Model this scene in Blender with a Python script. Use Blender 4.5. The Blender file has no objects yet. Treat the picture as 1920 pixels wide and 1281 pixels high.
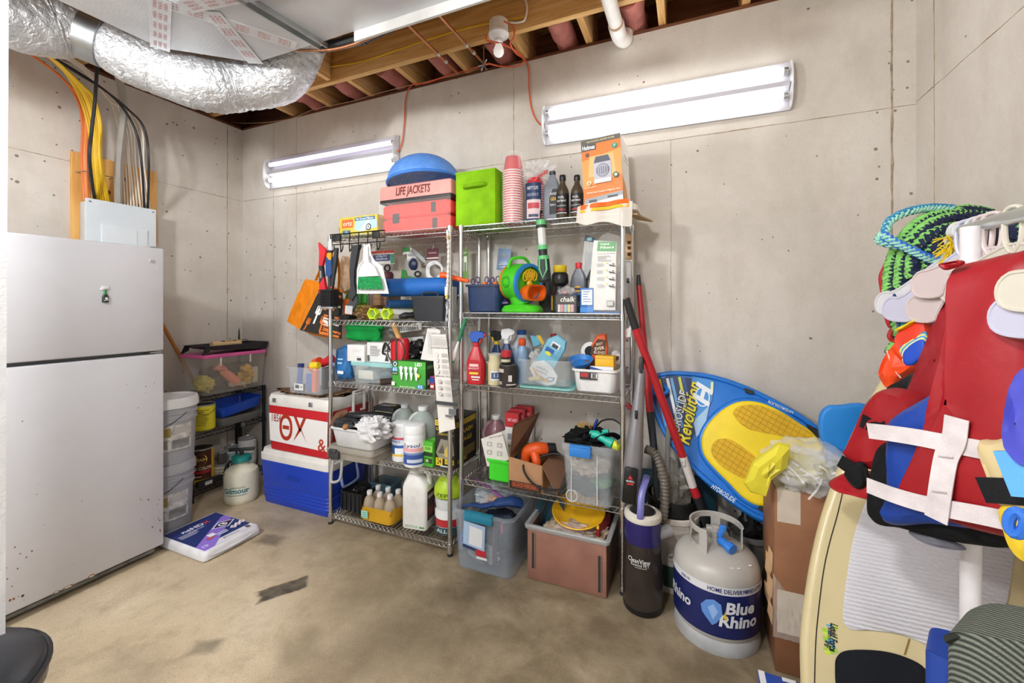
import bpy,bmesh,math,random
from mathutils import Matrix,Vector,noise
from math import sin,cos,pi,radians,atan2,sqrt
random.seed(7)
SC=bpy.context.scene
COL=SC.collection
# ---------------------------------------------------------------- camera
H,FPX,YAW,HOR=1.40,782.0,radians(22.9),572.0
cd=bpy.data.cameras.new('camera');CAM=bpy.data.objects.new('camera',cd);COL.objects.link(CAM)
CAM.location=(0,0,H);CAM.rotation_euler=(radians(90),0,YAW)
cd.sensor_width=36;cd.lens=36*FPX/1920;cd.shift_y=-(640.5-HOR)/1920;cd.clip_start=.05
SC.camera=CAM
# ---------------------------------------------------------------- light
SC.view_settings.view_transform='Standard';SC.view_settings.look='None'
SC.view_settings.gamma=1;SC.view_settings.use_curve_mapping=False
SC.view_settings.exposure=0.0
wd=bpy.data.worlds.new('world');SC.world=wd;wd.use_nodes=True
wd.node_tree.nodes['Background'].inputs[0].default_value=(1.0,.99,.975,1)
wd.node_tree.nodes['Background'].inputs[1].default_value=.32
def area(name,loc,rot,sx,sy,power,col=(1,1,1)):
    l=bpy.data.lights.new(name,'AREA');l.shape='RECTANGLE';l.size=sx;l.size_y=sy;l.energy=power;l.color=col
    o=bpy.data.objects.new(name,l);COL.objects.link(o);o.location=loc;o.rotation_euler=rot
    return o
def bulb(name,loc,power,r=.10,col=(1,.995,.985)):  # point light without a fixture, for the added fills
    l=bpy.data.lights.new(name,'POINT');l.energy=power;l.shadow_soft_size=r;l.color=col
    o=bpy.data.objects.new(name,l);COL.objects.link(o);o.location=loc;return o
bulb('added_fill_right',(-.5,-.1,2.45),84)  # added point light out of view, brightens the right side
bulb('added_fill_left',(-2.0,-.5,2.45),135)  # added point light out of view, brightens the left walls
area('added_fill_front',(-2.0,-2.0,1.6),(radians(88),0,radians(-8)),2.4,2.0,30,(1,.985,.965))  # added soft light from the front left; no doorway is built
# ---------------------------------------------------------------- picture rays -> points on real planes
_F=Vector((-sin(YAW),cos(YAW),0));_R=Vector((cos(YAW),sin(YAW),0))
def ray(px,py):return _F + _R*((px-960)/FPX) + Vector((0,0,(HOR-py)/FPX))
def onY(px,py,Y):d=ray(px,py);p=d*(Y/d.y);return Vector((p.x,p.y,p.z+H))
def onX(px,py,X):d=ray(px,py);p=d*(X/d.x);return Vector((p.x,p.y,p.z+H))
def onZ(px,py,z=0):d=ray(px,py);p=d*((z-H)/d.z);return Vector((p.x,p.y,z))
def X_(px,Y):return onY(px,600,Y).x
def Z_(px,py,Y):return onY(px,py,Y).z
# ---------------------------------------------------------------- materials
def lin(h):
    h=h.lstrip('#');o=[]
    for i in (0,2,4):
        c=int(h[i:i+2],16)/255
        o.append(c/12.92 if c <= .04045 else ((c+.055)/1.055)**2.4)
    return (*o,1)
class N:
    "tiny node-tree helper"
    def __init__(s,name):
        s.m=bpy.data.materials.new(name);s.m.use_nodes=True;s.t=s.m.node_tree
        s.b=s.t.nodes['Principled BSDF'];s.o=s.t.nodes['Material Output']
        s._tc=None
    def n(s,typ,**kw):
        x=s.t.nodes.new(typ)
        for k,v in kw.items():setattr(x,k,v)
        return x
    def l(s,a,b):s.t.links.new(a,b)
    def tc(s):
        if not s._tc:s._tc=s.n('ShaderNodeTexCoord')
        return s._tc.outputs['Object']
    def map(s,scale=(1,1,1),loc=(0,0,0),rot=(0,0,0),src=None):
        x=s.n('ShaderNodeMapping');x.inputs['Scale'].default_value=scale
        x.inputs['Location'].default_value=loc;x.inputs['Rotation'].default_value=rot
        s.l(src or s.tc(),x.inputs[0]);return x.outputs[0]
    def noise(s,scale,detail=3,vec=None,rough=.55,dist=0):
        x=s.n('ShaderNodeTexNoise');x.inputs['Scale'].default_value=scale;x.inputs['Detail'].default_value=detail
        x.inputs['Roughness'].default_value=rough;x.inputs['Distortion'].default_value=dist
        s.l(vec or s.tc(),x.inputs['Vector']);return x.outputs['Fac']
    def ramp(s,fac,stops):
        x=s.n('ShaderNodeValToRGB');e=x.color_ramp.elements
        while len(e) < len(stops):e.new(.5)
        for i,(p,c) in enumerate(stops):
            e[i].position=p;e[i].color=lin(c) if isinstance(c,str) else (c,c,c,1)
        s.l(fac,x.inputs[0]);return x.outputs[0]
    def math(s,op,a,b=0,c=None):
        x=s.n('ShaderNodeMath',operation=op)
        for i,v in enumerate((a,b) if c is None else (a,b,c)):
            if hasattr(v,'links'):s.l(v,x.inputs[i])
            else:x.inputs[i].default_value=v
        return x.outputs[0]
    def mix(s,fac,a,b,mode='MIX'):
        x=s.n('ShaderNodeMix',data_type='RGBA',blend_type=mode)
        for i,v in ((0,fac),(6,a),(7,b)):
            if hasattr(v,'links'):s.l(v,x.inputs[i])
            elif i == 0:x.inputs[0].default_value=v
            else:x.inputs[i].default_value=lin(v) if isinstance(v,str) else (v,v,v,1)
        return x.outputs[2]
    def bump(s,h,strength=.3,dist=.01):
        x=s.n('ShaderNodeBump');x.inputs['Strength'].default_value=strength;x.inputs['Distance'].default_value=dist
        s.l(h,x.inputs['Height']);s.l(x.outputs[0],s.b.inputs['Normal'])
    def set(s,**kw):
        for k,v in kw.items():s.b.inputs[k.replace('_',' ')].default_value=v
    def col(s,c):s.l(c,s.b.inputs['Base Color'])
    def xyz(s,src=None):
        x=s.n('ShaderNodeSeparateXYZ');s.l(src or s.tc(),x.inputs[0]);return x.outputs
_mc={}
def C(h,r=.5,m=0,a=1,e=0,nz=.07,bump=0,bs=60,sc=9,spec=.5):
    "plain surface with a little mottling of its own"
    k=(h,r,m,a,e,nz,bump,bs,sc,spec)
    if k in _mc:return _mc[k]
    q=N('paint_'+h.lstrip('#'));c=lin(h)
    if nz > 0:
        f=q.noise(sc,4)
        hi=tuple(min(1,x*(1+nz)) for x in c[:3])+(1,);lo=tuple(x*(1-nz*1.6) for x in c[:3])+(1,)
        rp=q.n('ShaderNodeValToRGB');rp.color_ramp.elements[0].position=.3;rp.color_ramp.elements[1].position=.7
        rp.color_ramp.elements[0].color=lo;rp.color_ramp.elements[1].color=hi
        q.l(f,rp.inputs[0]);q.col(rp.outputs[0])
    else:q.b.inputs['Base Color'].default_value=c
    q.set(Roughness=r,Metallic=m,Alpha=a);q.b.inputs['Specular IOR Level'].default_value=spec
    if e:q.b.inputs['Emission Color'].default_value=c;q.b.inputs['Emission Strength'].default_value=e
    if bump:q.bump(q.noise(bs,3),bump,.004)
    _mc[k]=q.m;return q.m
def CLR(h='#e8eef2',a=.26,r=.25):return C(h,r,a=a,nz=.03)          # frosted or clear plastic
def FAB(h,bs=260,r=.85):return C(h,r,bump=.35,bs=bs,nz=.12,sc=14,spec=.2)
def wood(c1,c2,c3,axis,knots=True,name='wood'):
    q=N(name);s={'x':(.9,14,14),'y':(14,.9,14),'z':(14,14,.9)}[axis]
    v=q.map(s);f=q.noise(2.2,5,v,.6,1.2)
    c=q.ramp(f,[(.28,c1),(.5,c2),(.72,c3)])
    c=q.mix(q.math('MULTIPLY',q.noise(3,2),.35),c,c1)
    if knots:
        k=q.n('ShaderNodeTexVoronoi',feature='F1');k.inputs['Scale'].default_value=.32
        q.l(q.map({'x':(1.6,5,5),'y':(5,1.6,5),'z':(5,5,1.6)}[axis]),k.inputs['Vector'])
        c=q.mix(q.ramp(k.outputs['Distance'],[(.05,1.0),(.11,0.0)]),c,'#5a3618')
    q.col(c);q.set(Roughness=.7);q.bump(f,.15,.003);return q.m
WOOD_X=wood('#b98546','#dcae6c','#edcd98','x');WOOD_Y=wood('#b98848','#dfb173','#efce9a','y',False)
WOOD_R=wood('#53301f','#74452c','#8a5a3c','x',False);PLY=wood('#c98d45','#e0aa5e','#ecc27d','z')
CHROME=C('#d4d6d8',.22,1,nz=.04);STEEL=C('#a9adb0',.38,1,nz=.1);GALV=C('#c4c8cb',.35,1,nz=.12)
BLACK=C('#17181a',.55);BLK2=C('#232428',.8,bump=.2);WHITE=C('#eeeef0',.4);RUB=C('#1b1b1d',.7)
KRAFT=C('#a67c55',.85,nz=.1,bump=.08,bs=40)
def foil(h,bs,st,name,m=.75,r=.3):
    q=N(name);f=q.noise(bs,4,None,.6,.6);q.col(q.mix(q.noise(3,2),h,'#b9bcc2'));q.set(Metallic=m,Roughness=r);q.bump(f,st,.02);return q.m
FOIL=foil('#eef0f2',34,.8,'crinkled_foil',.7,.4);FSK=foil('#e2e4e8',90,.12,'foil_kraft_facing',.45,.42)
def concrete():
    q=N('cast_concrete');big=q.noise(1.1,5,None,.6,.4);fine=q.noise(26,4)
    c=q.ramp(big,[(.3,'#c4beb5'),(.5,'#d4cec6'),(.7,'#dfdbd4')])
    c=q.mix(q.math('MULTIPLY',q.ramp(q.noise(7,5,q.map((1,1,.35))),[(.5,0.0),(.75,1.0)]),.35),c,'#b3a898')
    c=q.mix(q.math('MULTIPLY',fine,.16),c,'#978c7f');c=q.mix(q.math('MULTIPLY',q.ramp(q.noise(150,3,None,.7),[(.56,0.0),(.7,1.0)]),.22),c,'#8d8170')
    v=q.n('ShaderNodeTexVoronoi',feature='F1');v.inputs['Scale'].default_value=17;v.inputs['Randomness'].default_value=1
    q.l(q.map((1,1,1),src=None),v.inputs['Vector'])
    sz=q.math('MULTIPLY',q.ramp(q.noise(2.3,2),[(.32,0.0),(.6,1.0)]),.20)
    cs=q.n('ShaderNodeSeparateColor');q.l(v.outputs['Color'],cs.inputs[0])
    sz=q.math('MULTIPLY',sz,q.math('GREATER_THAN',cs.outputs[0],.5))
    sz=q.math('MULTIPLY',sz,cs.outputs[1])
    pit=q.math('LESS_THAN',v.outputs['Distance'],sz)
    c=q.mix(q.math('MULTIPLY',pit,.75),c,'#5d5244')
    # a few larger bug holes
    w=q.n('ShaderNodeTexVoronoi',feature='F1');w.inputs['Scale'].default_value=5.5;q.l(q.map((1,1,1.15),(.3,.7,.1)),w.inputs['Vector'])
    ws=q.n('ShaderNodeSeparateColor');q.l(w.outputs['Color'],ws.inputs[0])
    p2=q.math('LESS_THAN',q.math('ADD',w.outputs['Distance'],q.math('MULTIPLY',q.math('SUBTRACT',q.noise(60,2),.5),.045)),q.math('MULTIPLY',q.math('GREATER_THAN',ws.outputs[0],.35),.036))
    c=q.mix(q.math('MULTIPLY',p2,.8),c,'#4a4034')
    q.col(c);q.set(Roughness=.85);q.b.inputs['Specular IOR Level'].default_value=.25
    h=q.math('SUBTRACT',q.math('MULTIPLY',fine,.4),q.math('ADD',pit,p2));q.bump(h,.35,.004);return q.m
CONC=concrete();SEAM=C('#a8987f',.9,nz=.25,sc=30)
def floor_mat():
    q=N('stained_concrete_floor');big=q.noise(1.3,8,None,.66,.3);mid=q.noise(7,8,None,.7,.2)
    c=q.ramp(big,[(.28,'#978a75'),(.45,'#bbaa8e'),(.6,'#cdbda1'),(.75,'#dacdb6')])
    c=q.mix(q.math('MULTIPLY',q.ramp(mid,[(.48,0.0),(.72,1.0)]),.42),c,'#77664e')
    c=q.mix(q.math('MULTIPLY',q.noise(70,3),.2),c,'#8a775a')
    # worn area beside the shelving, with the light's falloff painted in darker
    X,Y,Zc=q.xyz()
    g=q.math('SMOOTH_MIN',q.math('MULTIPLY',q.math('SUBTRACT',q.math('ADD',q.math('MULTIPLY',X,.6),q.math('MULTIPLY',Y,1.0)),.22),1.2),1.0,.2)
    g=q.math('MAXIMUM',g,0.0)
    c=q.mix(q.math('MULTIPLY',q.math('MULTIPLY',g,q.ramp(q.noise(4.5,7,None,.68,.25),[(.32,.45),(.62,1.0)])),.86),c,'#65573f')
    c=q.mix(q.math('MULTIPLY',q.ramp(q.noise(160,3,None,.7),[(.5,0.0),(.68,1.0)]),.35),c,'#5b4c38')
    def stain(px,py,hw,hh,rot,colr,amt,soft=.35):
        nonlocal c
        p=onZ(px,py);x,y=p.x,p.y
        v=q.n('ShaderNodeVectorMath',operation='SUBTRACT');q.l(q.tc(),v.inputs[0]);v.inputs[1].default_value=(x,y,0)
        m=q.n('ShaderNodeVectorRotate',rotation_type='Z_AXIS');m.inputs['Angle'].default_value=-rot;q.l(v.outputs[0],m.inputs['Vector'])
        a,b,_=q.xyz(m.outputs[0])
        d=q.math('MAXIMUM',q.math('DIVIDE',q.math('ABSOLUTE',a),hw),q.math('DIVIDE',q.math('ABSOLUTE',b),hh))
        d=q.math('ADD',d,q.math('MULTIPLY',q.math('SUBTRACT',q.noise(14,4),.5),.7))
        k=q.ramp(d,[(1-soft,1.0),(1.0+soft*.4,0.0)])
        c=q.mix(q.math('MULTIPLY',q.math('MULTIPLY',k,q.ramp(q.noise(18,3),[(.25,.7),(.6,1.0)])),amt),c,colr)
    stain(531,1105,.118,.052,radians(56),'#332f29',.95,.2)
    stain(508,1012,.10,.06,radians(10),'#4e483e',.75,.5)
    stain(385,1214,.075,.05,radians(30),'#6b6252',.75,.6)
    stain(560,1212,.10,.12,radians(50),'#6e6148',.55,.6)
    stain(516,985,.2,.09,radians(0),'#5b5347',.45,.6)
    q.col(c);q.set(Roughness=.62);q.bump(q.math('ADD',mid,q.noise(90,2)),.12,.004);return q.m
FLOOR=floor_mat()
def osb():
    q=N('strand_board');v=q.n('ShaderNodeTexVoronoi',feature='F1');v.inputs['Scale'].default_value=18
    q.l(q.map((1,3,1)),v.inputs['Vector']);s=q.n('ShaderNodeSeparateColor');q.l(v.outputs['Color'],s.inputs[0])
    q.col(q.ramp(s.outputs[0],[(0,'#5e4128'),(.5,'#8a6540'),(1,'#a9825a')]));q.set(Roughness=.85);return q.m
OSB=osb()
# ---------------------------------------------------------------- mesh builder
def TR(x=0,y=0,z=0,rx=0,ry=0,rz=0,s=1):
    return Matrix.Translation((x,y,z)) @ Matrix.Rotation(rz,4,'Z') @ Matrix.Rotation(ry,4,'Y') @ Matrix.Rotation(rx,4,'X') @ Matrix.Diagonal((s,s,s,1))
def spl(pts,n=6,closed=False):
    P=[Vector(p) for p in pts];o=[];L=len(P)
    for i in range(L if closed else L-1):
        g=(lambda j:P[j % L]) if closed else (lambda j:P[max(0,min(L-1,j))])
        a,b,c,d=g(i-1),g(i),g(i+1),g(i+2)
        for k in range(n):
            t=k/n
            o.append(.5*((2*b)+(c-a)*t+(2*a-5*b+4*c-d)*t*t+(3*b-a-3*c+d)*t*t*t))
    if not closed:o.append(P[-1])
    return o
def rrect(w,d,r,n=4):
    r=max(.0004,min(r,w/2-.0002,d/2-.0002));o=[]
    for cx,cy,a0 in ((w/2-r,d/2-r,0),(-w/2+r,d/2-r,90),(-w/2+r,-d/2+r,180),(w/2-r,-d/2+r,270)):
        for i in range(n+1):
            a=radians(a0+90*i/n);o.append((cx+r*cos(a),cy+r*sin(a)))
    return o
_tx={}
def glyphs(body,bold=0,shear=0):
    k=(body,bold,shear)
    if k not in _tx:
        c=bpy.data.curves.new('text','FONT');c.body=body;c.resolution_u=2;c.align_x='CENTER';c.align_y='CENTER';c.offset=bold;c.shear=shear
        o=bpy.data.objects.new('text',c);me=bpy.data.meshes.new_from_object(o)
        _tx[k]=([tuple(v.co[:2]) for v in me.vertices],[tuple(p.vertices) for p in me.polygons])
        bpy.data.objects.remove(o);bpy.data.curves.remove(c);bpy.data.meshes.remove(me)
    return _tx[k]
FRONT=Matrix(((1,0,0,0),(0,0,-1,0),(0,1,0,0),(0,0,0,1)))      # picture plane facing -Y
RIGHT=Matrix(((0,0,1,0),(1,0,0,0),(0,1,0,0),(0,0,0,1)))       # facing +X
LEFT=Matrix(((0,0,-1,0),(-1,0,0,0),(0,1,0,0),(0,0,0,1)))      # facing -X
TOP=Matrix.Identity(4)
class B:
    def __init__(s,mat=None):s.v=[];s.f=[];s.k=[];s.mats=[];s.T=Matrix.Identity(4);s.m=mat or WHITE
    def mi(s,m):
        m=m or s.m
        if isinstance(m,str):m=C(m)
        if m not in s.mats:s.mats.append(m)
        return s.mats.index(m)
    def add(s,vs,fs,m=None):
        o=len(s.v);T=s.T;s.v += [tuple(T @ Vector(v)) for v in vs];k=s.mi(m)
        for f in fs:s.f.append(tuple(i+o for i in f));s.k.append(k)
        return s
    def box(s,c,sz,m=None,bev=0,T=None):
        w,d,h=sz[0]/2,sz[1]/2,sz[2]/2
        if bev > 0:
            bev=min(bev,w*.9,d*.9,h*.9)
            bm=bmesh.new();bmesh.ops.create_cube(bm,size=1)
            for v in bm.verts:v.co=Vector((v.co.x*sz[0],v.co.y*sz[1],v.co.z*sz[2]))
            bmesh.ops.bevel(bm,geom=bm.edges[:],offset=bev,segments=2,affect='EDGES',profile=.5)
            bm.verts.index_update();vs=[v.co.copy() for v in bm.verts];fs=[[v.index for v in f.verts] for f in bm.faces];bm.free()
        else:
            vs=[Vector((x,y,z)) for z in (-h,h) for x,y in ((-w,-d),(w,-d),(w,d),(-w,d))]
            fs=[(3,2,1,0),(4,5,6,7),(0,1,5,4),(1,2,6,5),(2,3,7,6),(3,0,4,7)]
        M=Matrix.Translation(c) @ (T or Matrix.Identity(4))
        return s.add([M @ v for v in vs],fs,m)
    def loft(s,rings,m=None,c0=True,c1=True,closed=True):
        n=len(rings[0]);vs=[p for r in rings for p in r];fs=[]
        for i in range(len(rings)-1):
            for j in range(n if closed else n-1):
                a,b=i*n+j,i*n+(j+1) % n;fs.append((a,b,b+n,a+n))
        if c0:fs.append(tuple(range(n-1,-1,-1)))
        if c1:fs.append(tuple((len(rings)-1)*n+j for j in range(n)))
        return s.add(vs,fs,m)
    def rb(s,secs,m=None,n=4,c0=True,c1=True):
        "stack of rounded rectangles (z, width, depth, radius[, dx, dy])"
        return s.loft([[(x+(q[4] if len(q) > 4 else 0),y+(q[5] if len(q) > 5 else 0),q[0]) for x,y in rrect(q[1],q[2],q[3],n)] for q in secs],m,c0,c1)
    def lathe(s,prof,m=None,n=24,c0=True,c1=True,T=None):
        M=T or Matrix.Identity(4)
        return s.loft([[M @ Vector((max(r,1e-5)*cos(2*pi*i/n),max(r,1e-5)*sin(2*pi*i/n),z)) for i in range(n)] for r,z in prof],m,c0,c1)
    def cyl(s,a,b,r,m=None,n=14,r2=None):return s.tube([a,b],[r,r if r2 is None else r2],m,n)
    def tube(s,pts,r,m=None,n=8,caps=True,closed=False,flat=1,up=None):
        P=[Vector(p) for p in pts];L=len(P);rs=r if isinstance(r,(list,tuple)) else [r]*L
        rings=[];N0=None
        for i in range(L):
            if closed:t=P[(i+1) % L]-P[i-1]
            else:t=P[min(i+1,L-1)]-P[max(i-1,0)]
            t=t.normalized() if t.length > 1e-9 else Vector((0,0,1))
            if N0 is None:
                u=Vector(up) if up else (Vector((0,0,1)) if abs(t.z) < .9 else Vector((1,0,0)))
                N0=(u - t*u.dot(t)).normalized()
            else:
                N0=N0 - t*N0.dot(t);N0=N0.normalized() if N0.length > 1e-6 else t.orthogonal().normalized()
            Bn=t.cross(N0)
            rings.append([P[i]+N0*(rs[i]*flat*cos(2*pi*j/n))+Bn*(rs[i]*sin(2*pi*j/n)) for j in range(n)])
        if closed:rings.append(rings[0]);return s.loft(rings,m,False,False)
        return s.loft(rings,m,caps,caps)
    def prism(s,poly,t,m=None,M=None,bev=0):
        "outline in a local XY plane, thickness t along +n"
        M=M or FRONT
        if bev:
            cx=sum(p[0] for p in poly)/len(poly);cy=sum(p[1] for p in poly)/len(poly)
            def sc(k):return [(cx+(x-cx)*k,cy+(y-cy)*k) for x,y in poly]
            R=max(sqrt((x-cx)**2+(y-cy)**2) for x,y in poly);k=1-bev/R
            rings=[[M @ Vector((x,y,z)) for x,y in sc(q)] for z,q in ((0,k),(bev,1),(t-bev,1),(t,k))]
        else:rings=[[M @ Vector((x,y,z)) for x,y in poly] for z in (0,t)]
        return s.loft(rings,m)
    def grid(s,fn,nu,nv,m=None,cu=False):
        vs=[fn(i/nu,j/nv) for j in range(nv+1) for i in range(nu+1)];fs=[]
        for j in range(nv):
            for i in range(nu):a=j*(nu+1)+i;fs.append((a,a+1,a+nu+2,a+nu+1))
        return s.add(vs,fs,m)
    def blob(s,c,sz,m=None,amp=.15,fr=2.5,seed=0,nu=24,nv=14,p=1.0,zmin=None):
        "crumpled lump: rounded body pushed in and out by noise"
        rings=[]
        def sg(x):return (abs(x)**p)*(1 if x >= 0 else -1)
        for j in range(nv+1):
            ph=-pi/2+pi*j/nv;r=[]
            for i in range(nu):
                th=2*pi*i/nu;d=Vector((sg(cos(ph))*sg(cos(th)),sg(cos(ph))*sg(sin(th)),sg(sin(ph))))
                k=1+amp*(noise.noise(d*fr+Vector((seed,seed*.7,0)))+.5*noise.noise(d*fr*2.7+Vector((0,seed,3))))
                q=Vector((c[0]+d.x*sz[0]*k,c[1]+d.y*sz[1]*k,c[2]+d.z*sz[2]*k))
                if zmin is not None and q.z < zmin:q.z=zmin
                r.append(q)
            rings.append(r)
        return s.loft(rings,m,False,False)
    def pr(s,M,items,wrap=None,z0=.0006,dz=.0004):
        "flat print: r=rectangle, c=disc, p=polygon, t=lettering; later items lie on earlier ones"
        def put(x,y,n):
            if wrap:a=x/wrap;return Vector(((wrap+n)*sin(a),-(wrap+n)*cos(a),y))
            return Vector((x,y,n))
        for i,it in enumerate(items):
            n=z0+dz*i;k=it[0]
            if k == 'r':
                _,x,y,w,h,c=it;q=max(1,int(w/(.15*wrap))) if wrap else 1;vs=[]
                for a in range(q+1):xx=x-w/2+w*a/q;vs += [put(xx,y-h/2,n),put(xx,y+h/2,n)]
                fs=[(2*a,2*a+2,2*a+3,2*a+1) for a in range(q)]
            elif k == 'c':
                _,x,y,r,c=it[:5];ry=it[5] if len(it) > 5 else r
                vs=[put(x+r*cos(2*pi*a/20),y+ry*sin(2*pi*a/20),n) for a in range(20)];fs=[tuple(range(20))]
            elif k == 'p':
                _,pl,c=it;vs=[put(x,y,n) for x,y in pl];fs=[tuple(range(len(pl)))]
            else:
                _,x,y,size,body,c=it[:6];o=it[6] if len(it) > 6 else {}
                g,fs=glyphs(body,o.get('bold',.012),o.get('shear',0));ca,sa=cos(o.get('rot',0)),sin(o.get('rot',0));sx=o.get('sx',1)
                if o.get('w'):
                    ww=max(p[0] for p in g)-min(p[0] for p in g);sx=o['w']/(ww*size)
                vs=[put(x+size*(a*sx*ca-b*sa),y+size*(a*sx*sa+b*ca),n) for a,b in g]
            s.add([M @ v for v in vs],fs,C(c,.5,nz=0) if isinstance(c,str) else c)
        return s
    def mesh(s,name,sharp=35):
        me=bpy.data.meshes.new(name);me.from_pydata(s.v,[],s.f)
        for m in s.mats:me.materials.append(m)
        me.polygons.foreach_set('material_index',s.k);me.polygons.foreach_set('use_smooth',[True]*len(s.f))
        me.update();me.set_sharp_from_angle(angle=radians(sharp));return me
def place(o,loc,rz=0,rx=0,ry=0):
    o.matrix_basis=TR(*loc,rx,ry,rz);return o
def thing(name,label,cat,loc=(0,0,0),rz=0,group=None,rx=0,ry=0):
    o=bpy.data.objects.new(name,None);COL.objects.link(o);o.empty_display_size=.05;place(o,loc,rz,rx,ry)
    o['label']=label;o['category']=cat
    if group:o['group']=group
    return o
def part(t,name,b,label=None,sharp=35,kind=None,loc=None):
    me=b if isinstance(b,bpy.types.Mesh) else b.mesh(name,sharp)
    o=bpy.data.objects.new(name,me);COL.objects.link(o);o.parent=t
    if loc:o.location=loc
    if label:o['label']=label
    if kind or name in ('printed_text','tape_print','printed_face','cutlery_print','lettering','printed_label'):o['kind']=kind or 'stuff'
    return o
def one(name,label,cat,b,loc=(0,0,0),rz=0,group=None,rx=0,ry=0,sharp=35):
    o=bpy.data.objects.new(name,b if isinstance(b,bpy.types.Mesh) else b.mesh(name,sharp));COL.objects.link(o);place(o,loc,rz,rx,ry)
    o['label']=label;o['category']=cat
    if group:o['group']=group
    return o
def struct(name,b,parent=None):
    o=bpy.data.objects.new(name,b.mesh(name));COL.objects.link(o)
    if parent:o.parent=parent
    else:o['kind']='structure'
    return o
def dup(t,loc,rz=0,label=None,group=None,rx=0,ry=0):
    r=t.copy();COL.objects.link(r);place(r,loc,rz,rx,ry)
    if label:r['label']=label
    if group:r['group']=group
    for ch in list(t.children):
        c=ch.copy();COL.objects.link(c);c.parent=r
        for g in ch.children:d=g.copy();COL.objects.link(d);d.parent=c
    return r
# ================================================================ the room
D,XL,XR,CZ=2.45,-3.60,.951,2.93
YN=-2.2                                           # the room goes on behind the camera
def wall(name,c,sz):
    b=B(CONC);b.box(c,sz);return struct(name,b)
WB=wall('wall_back',((XL+XR)/2,D+.11,CZ/2),(XR-XL+.44,.22,CZ))
WL=wall('wall_left',(XL-.11,(YN+D)/2,CZ/2),(.22,D-YN,CZ))
WR=wall('wall_right',(XR+.11,(YN+D)/2,CZ/2),(.22,D-YN,CZ))
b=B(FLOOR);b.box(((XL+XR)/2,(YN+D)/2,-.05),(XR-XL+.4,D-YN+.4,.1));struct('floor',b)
# ridges left where the form panels met: real proud fins
def seam(parent,p,q,axis,n=60,amp=.0025,r=(.0012,.0042)):
    b=B(SEAM);p,q=Vector(p),Vector(q);pts=[];rs=[]
    for i in range(n+1):
        v=p.lerp(q,i/n);k=noise.noise(v*9)*amp
        if axis == 'x':v.x += k
        elif axis == 'z':v.z += k
        else:v.y += k
        pts.append(v);rs.append(r[0]+(r[1]-r[0])*abs(noise.noise(v*14+Vector((5,0,0)))))
    b.tube(pts,rs,n=5);return part(parent,'form_seam',b)
zs=Z_(453,378,D)
seam(WB,(XL,D,zs),(XR,D,zs),'z',120)
for px in (513,556,960,1258,1672):x=X_(px,D);seam(WB,(x,D,.02),(x,D,zs if px in (960,1258) else CZ-.01),'x',r=(.0008,.0032) if px != 1672 else (.003,.009))
x=X_(960,D)+.012;seam(WB,(x,D,zs),(x,D,CZ-.01),'x')
seam(WL,(XL,.2,zs),(XL,D,zs),'z',80)
for px in (426,):y=onX(px,500,XL).y;seam(WL,(XL,y,.02),(XL,y,CZ-.01),'y',r=(.002,.006))
seam(WR,(XR,.2,zs+.01),(XR,D,zs+.01),'z',80)
y=onX(1752,300,XR).y;seam(WR,(XR,y,.02),(XR,y,CZ-.01),'y')
# ---- ceiling: deck, rim boards, joists, blocking, batts
JB,JT=2.955,3.195
b=B(OSB);b.box(((XL+XR)/2,(YN+D+.22)/2,JT+.01),(XR-XL+.44,D+.22-YN,.018));CE=struct('ceiling',b)
JY=onZ(640,148,JB).y
def brd(name,c,sz,m,lab=None):
    b=B(m);b.box(c,sz,bev=.002);return part(CE,name,b,lab)
brd('rim_board',((XL+XR)/2,D+.20,(JB+JT)/2),(XR-XL+.44,.038,JT-JB),WOOD_R)
brd('sill_plate',((XL+XR)/2,D+.11,CZ+.013),(XR-XL+.44,.2,.025),WOOD_R)
for xx in (XL-.19,XR+.19):brd('rim_board',(xx,(YN+D+.2)/2,(JB+JT)/2),(.038,D+.2-YN,JT-JB),WOOD_R)
for xx in (XL-.11,XR+.11):brd('sill_plate',(xx,(YN+D)/2-.0,CZ+.013),(.2,D-YN,.025),WOOD_R)
for yy in (JY+.019,JY-.387,JY-.793,JY-1.2,JY-1.6,JY-2.0):brd('joist',((XL+XR)/2,yy,(JB+JT)/2),(XR-XL+.36,.038,JT-JB),WOOD_X)
rx=X_(837,JY)
BX=[rx+.408*k for k in range(-4,6)]
PINK=C('#b8736a',.95,nz=.2,bump=.6,bs=50)
for i,x in enumerate(BX):
    if x < XR-.05:brd('blocking',(x,JY+.038+(D+.18-JY-.038)/2,(JB+JT)/2),(.038,D+.18-JY-.038-.002,JT-JB-.002),WOOD_Y)
    if i < 7:
        b=B(PINK)
        b.tube([(x+.26+.012*noise.noise(Vector((x,k,0))),JY+.06+k*.05,JB+.075+.02*noise.noise(Vector((x*3,k*.6,4)))) for k in range(9)],[.062+.008*noise.noise(Vector((x,k*.8,9))) for k in range(9)],n=16,flat=1.2)
        part(CE,'insulation_batt',b)
p=onZ(620,155,JB);p2=onZ(545,100,JB)
b=B(WOOD_Y);b.box((X_(620,JY),JY-.20,(JB+JT)/2),(.038,.365,JT-JB-.004),bev=.002);part(CE,'blocking',b)
for px in (455,):
    b=B(WOOD_Y);b.box((X_(430,JY)-.1,JY-.20,(JB+JT)/2),(.038,.365,JT-JB-.004),bev=.002);part(CE,'blocking',b)
# white door casing just inside the left of the frame, where the photographer stands
b=B(C('#e6e8ec',.7,bump=.5,bs=140))
yc=.42;xa=X_(16,yc+.03);xb=X_(1,yc)
b.prism([(xa-.16,0),(xa-.022,0),(xa-.014,.9),(xa-.008,1.5),(xa,2.0),(xa+.002,2.6),(xa-.16,2.6)],.03,M=Matrix.Translation((0,yc+.03,0)) @ FRONT)
struct('trim_1',b)
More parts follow.
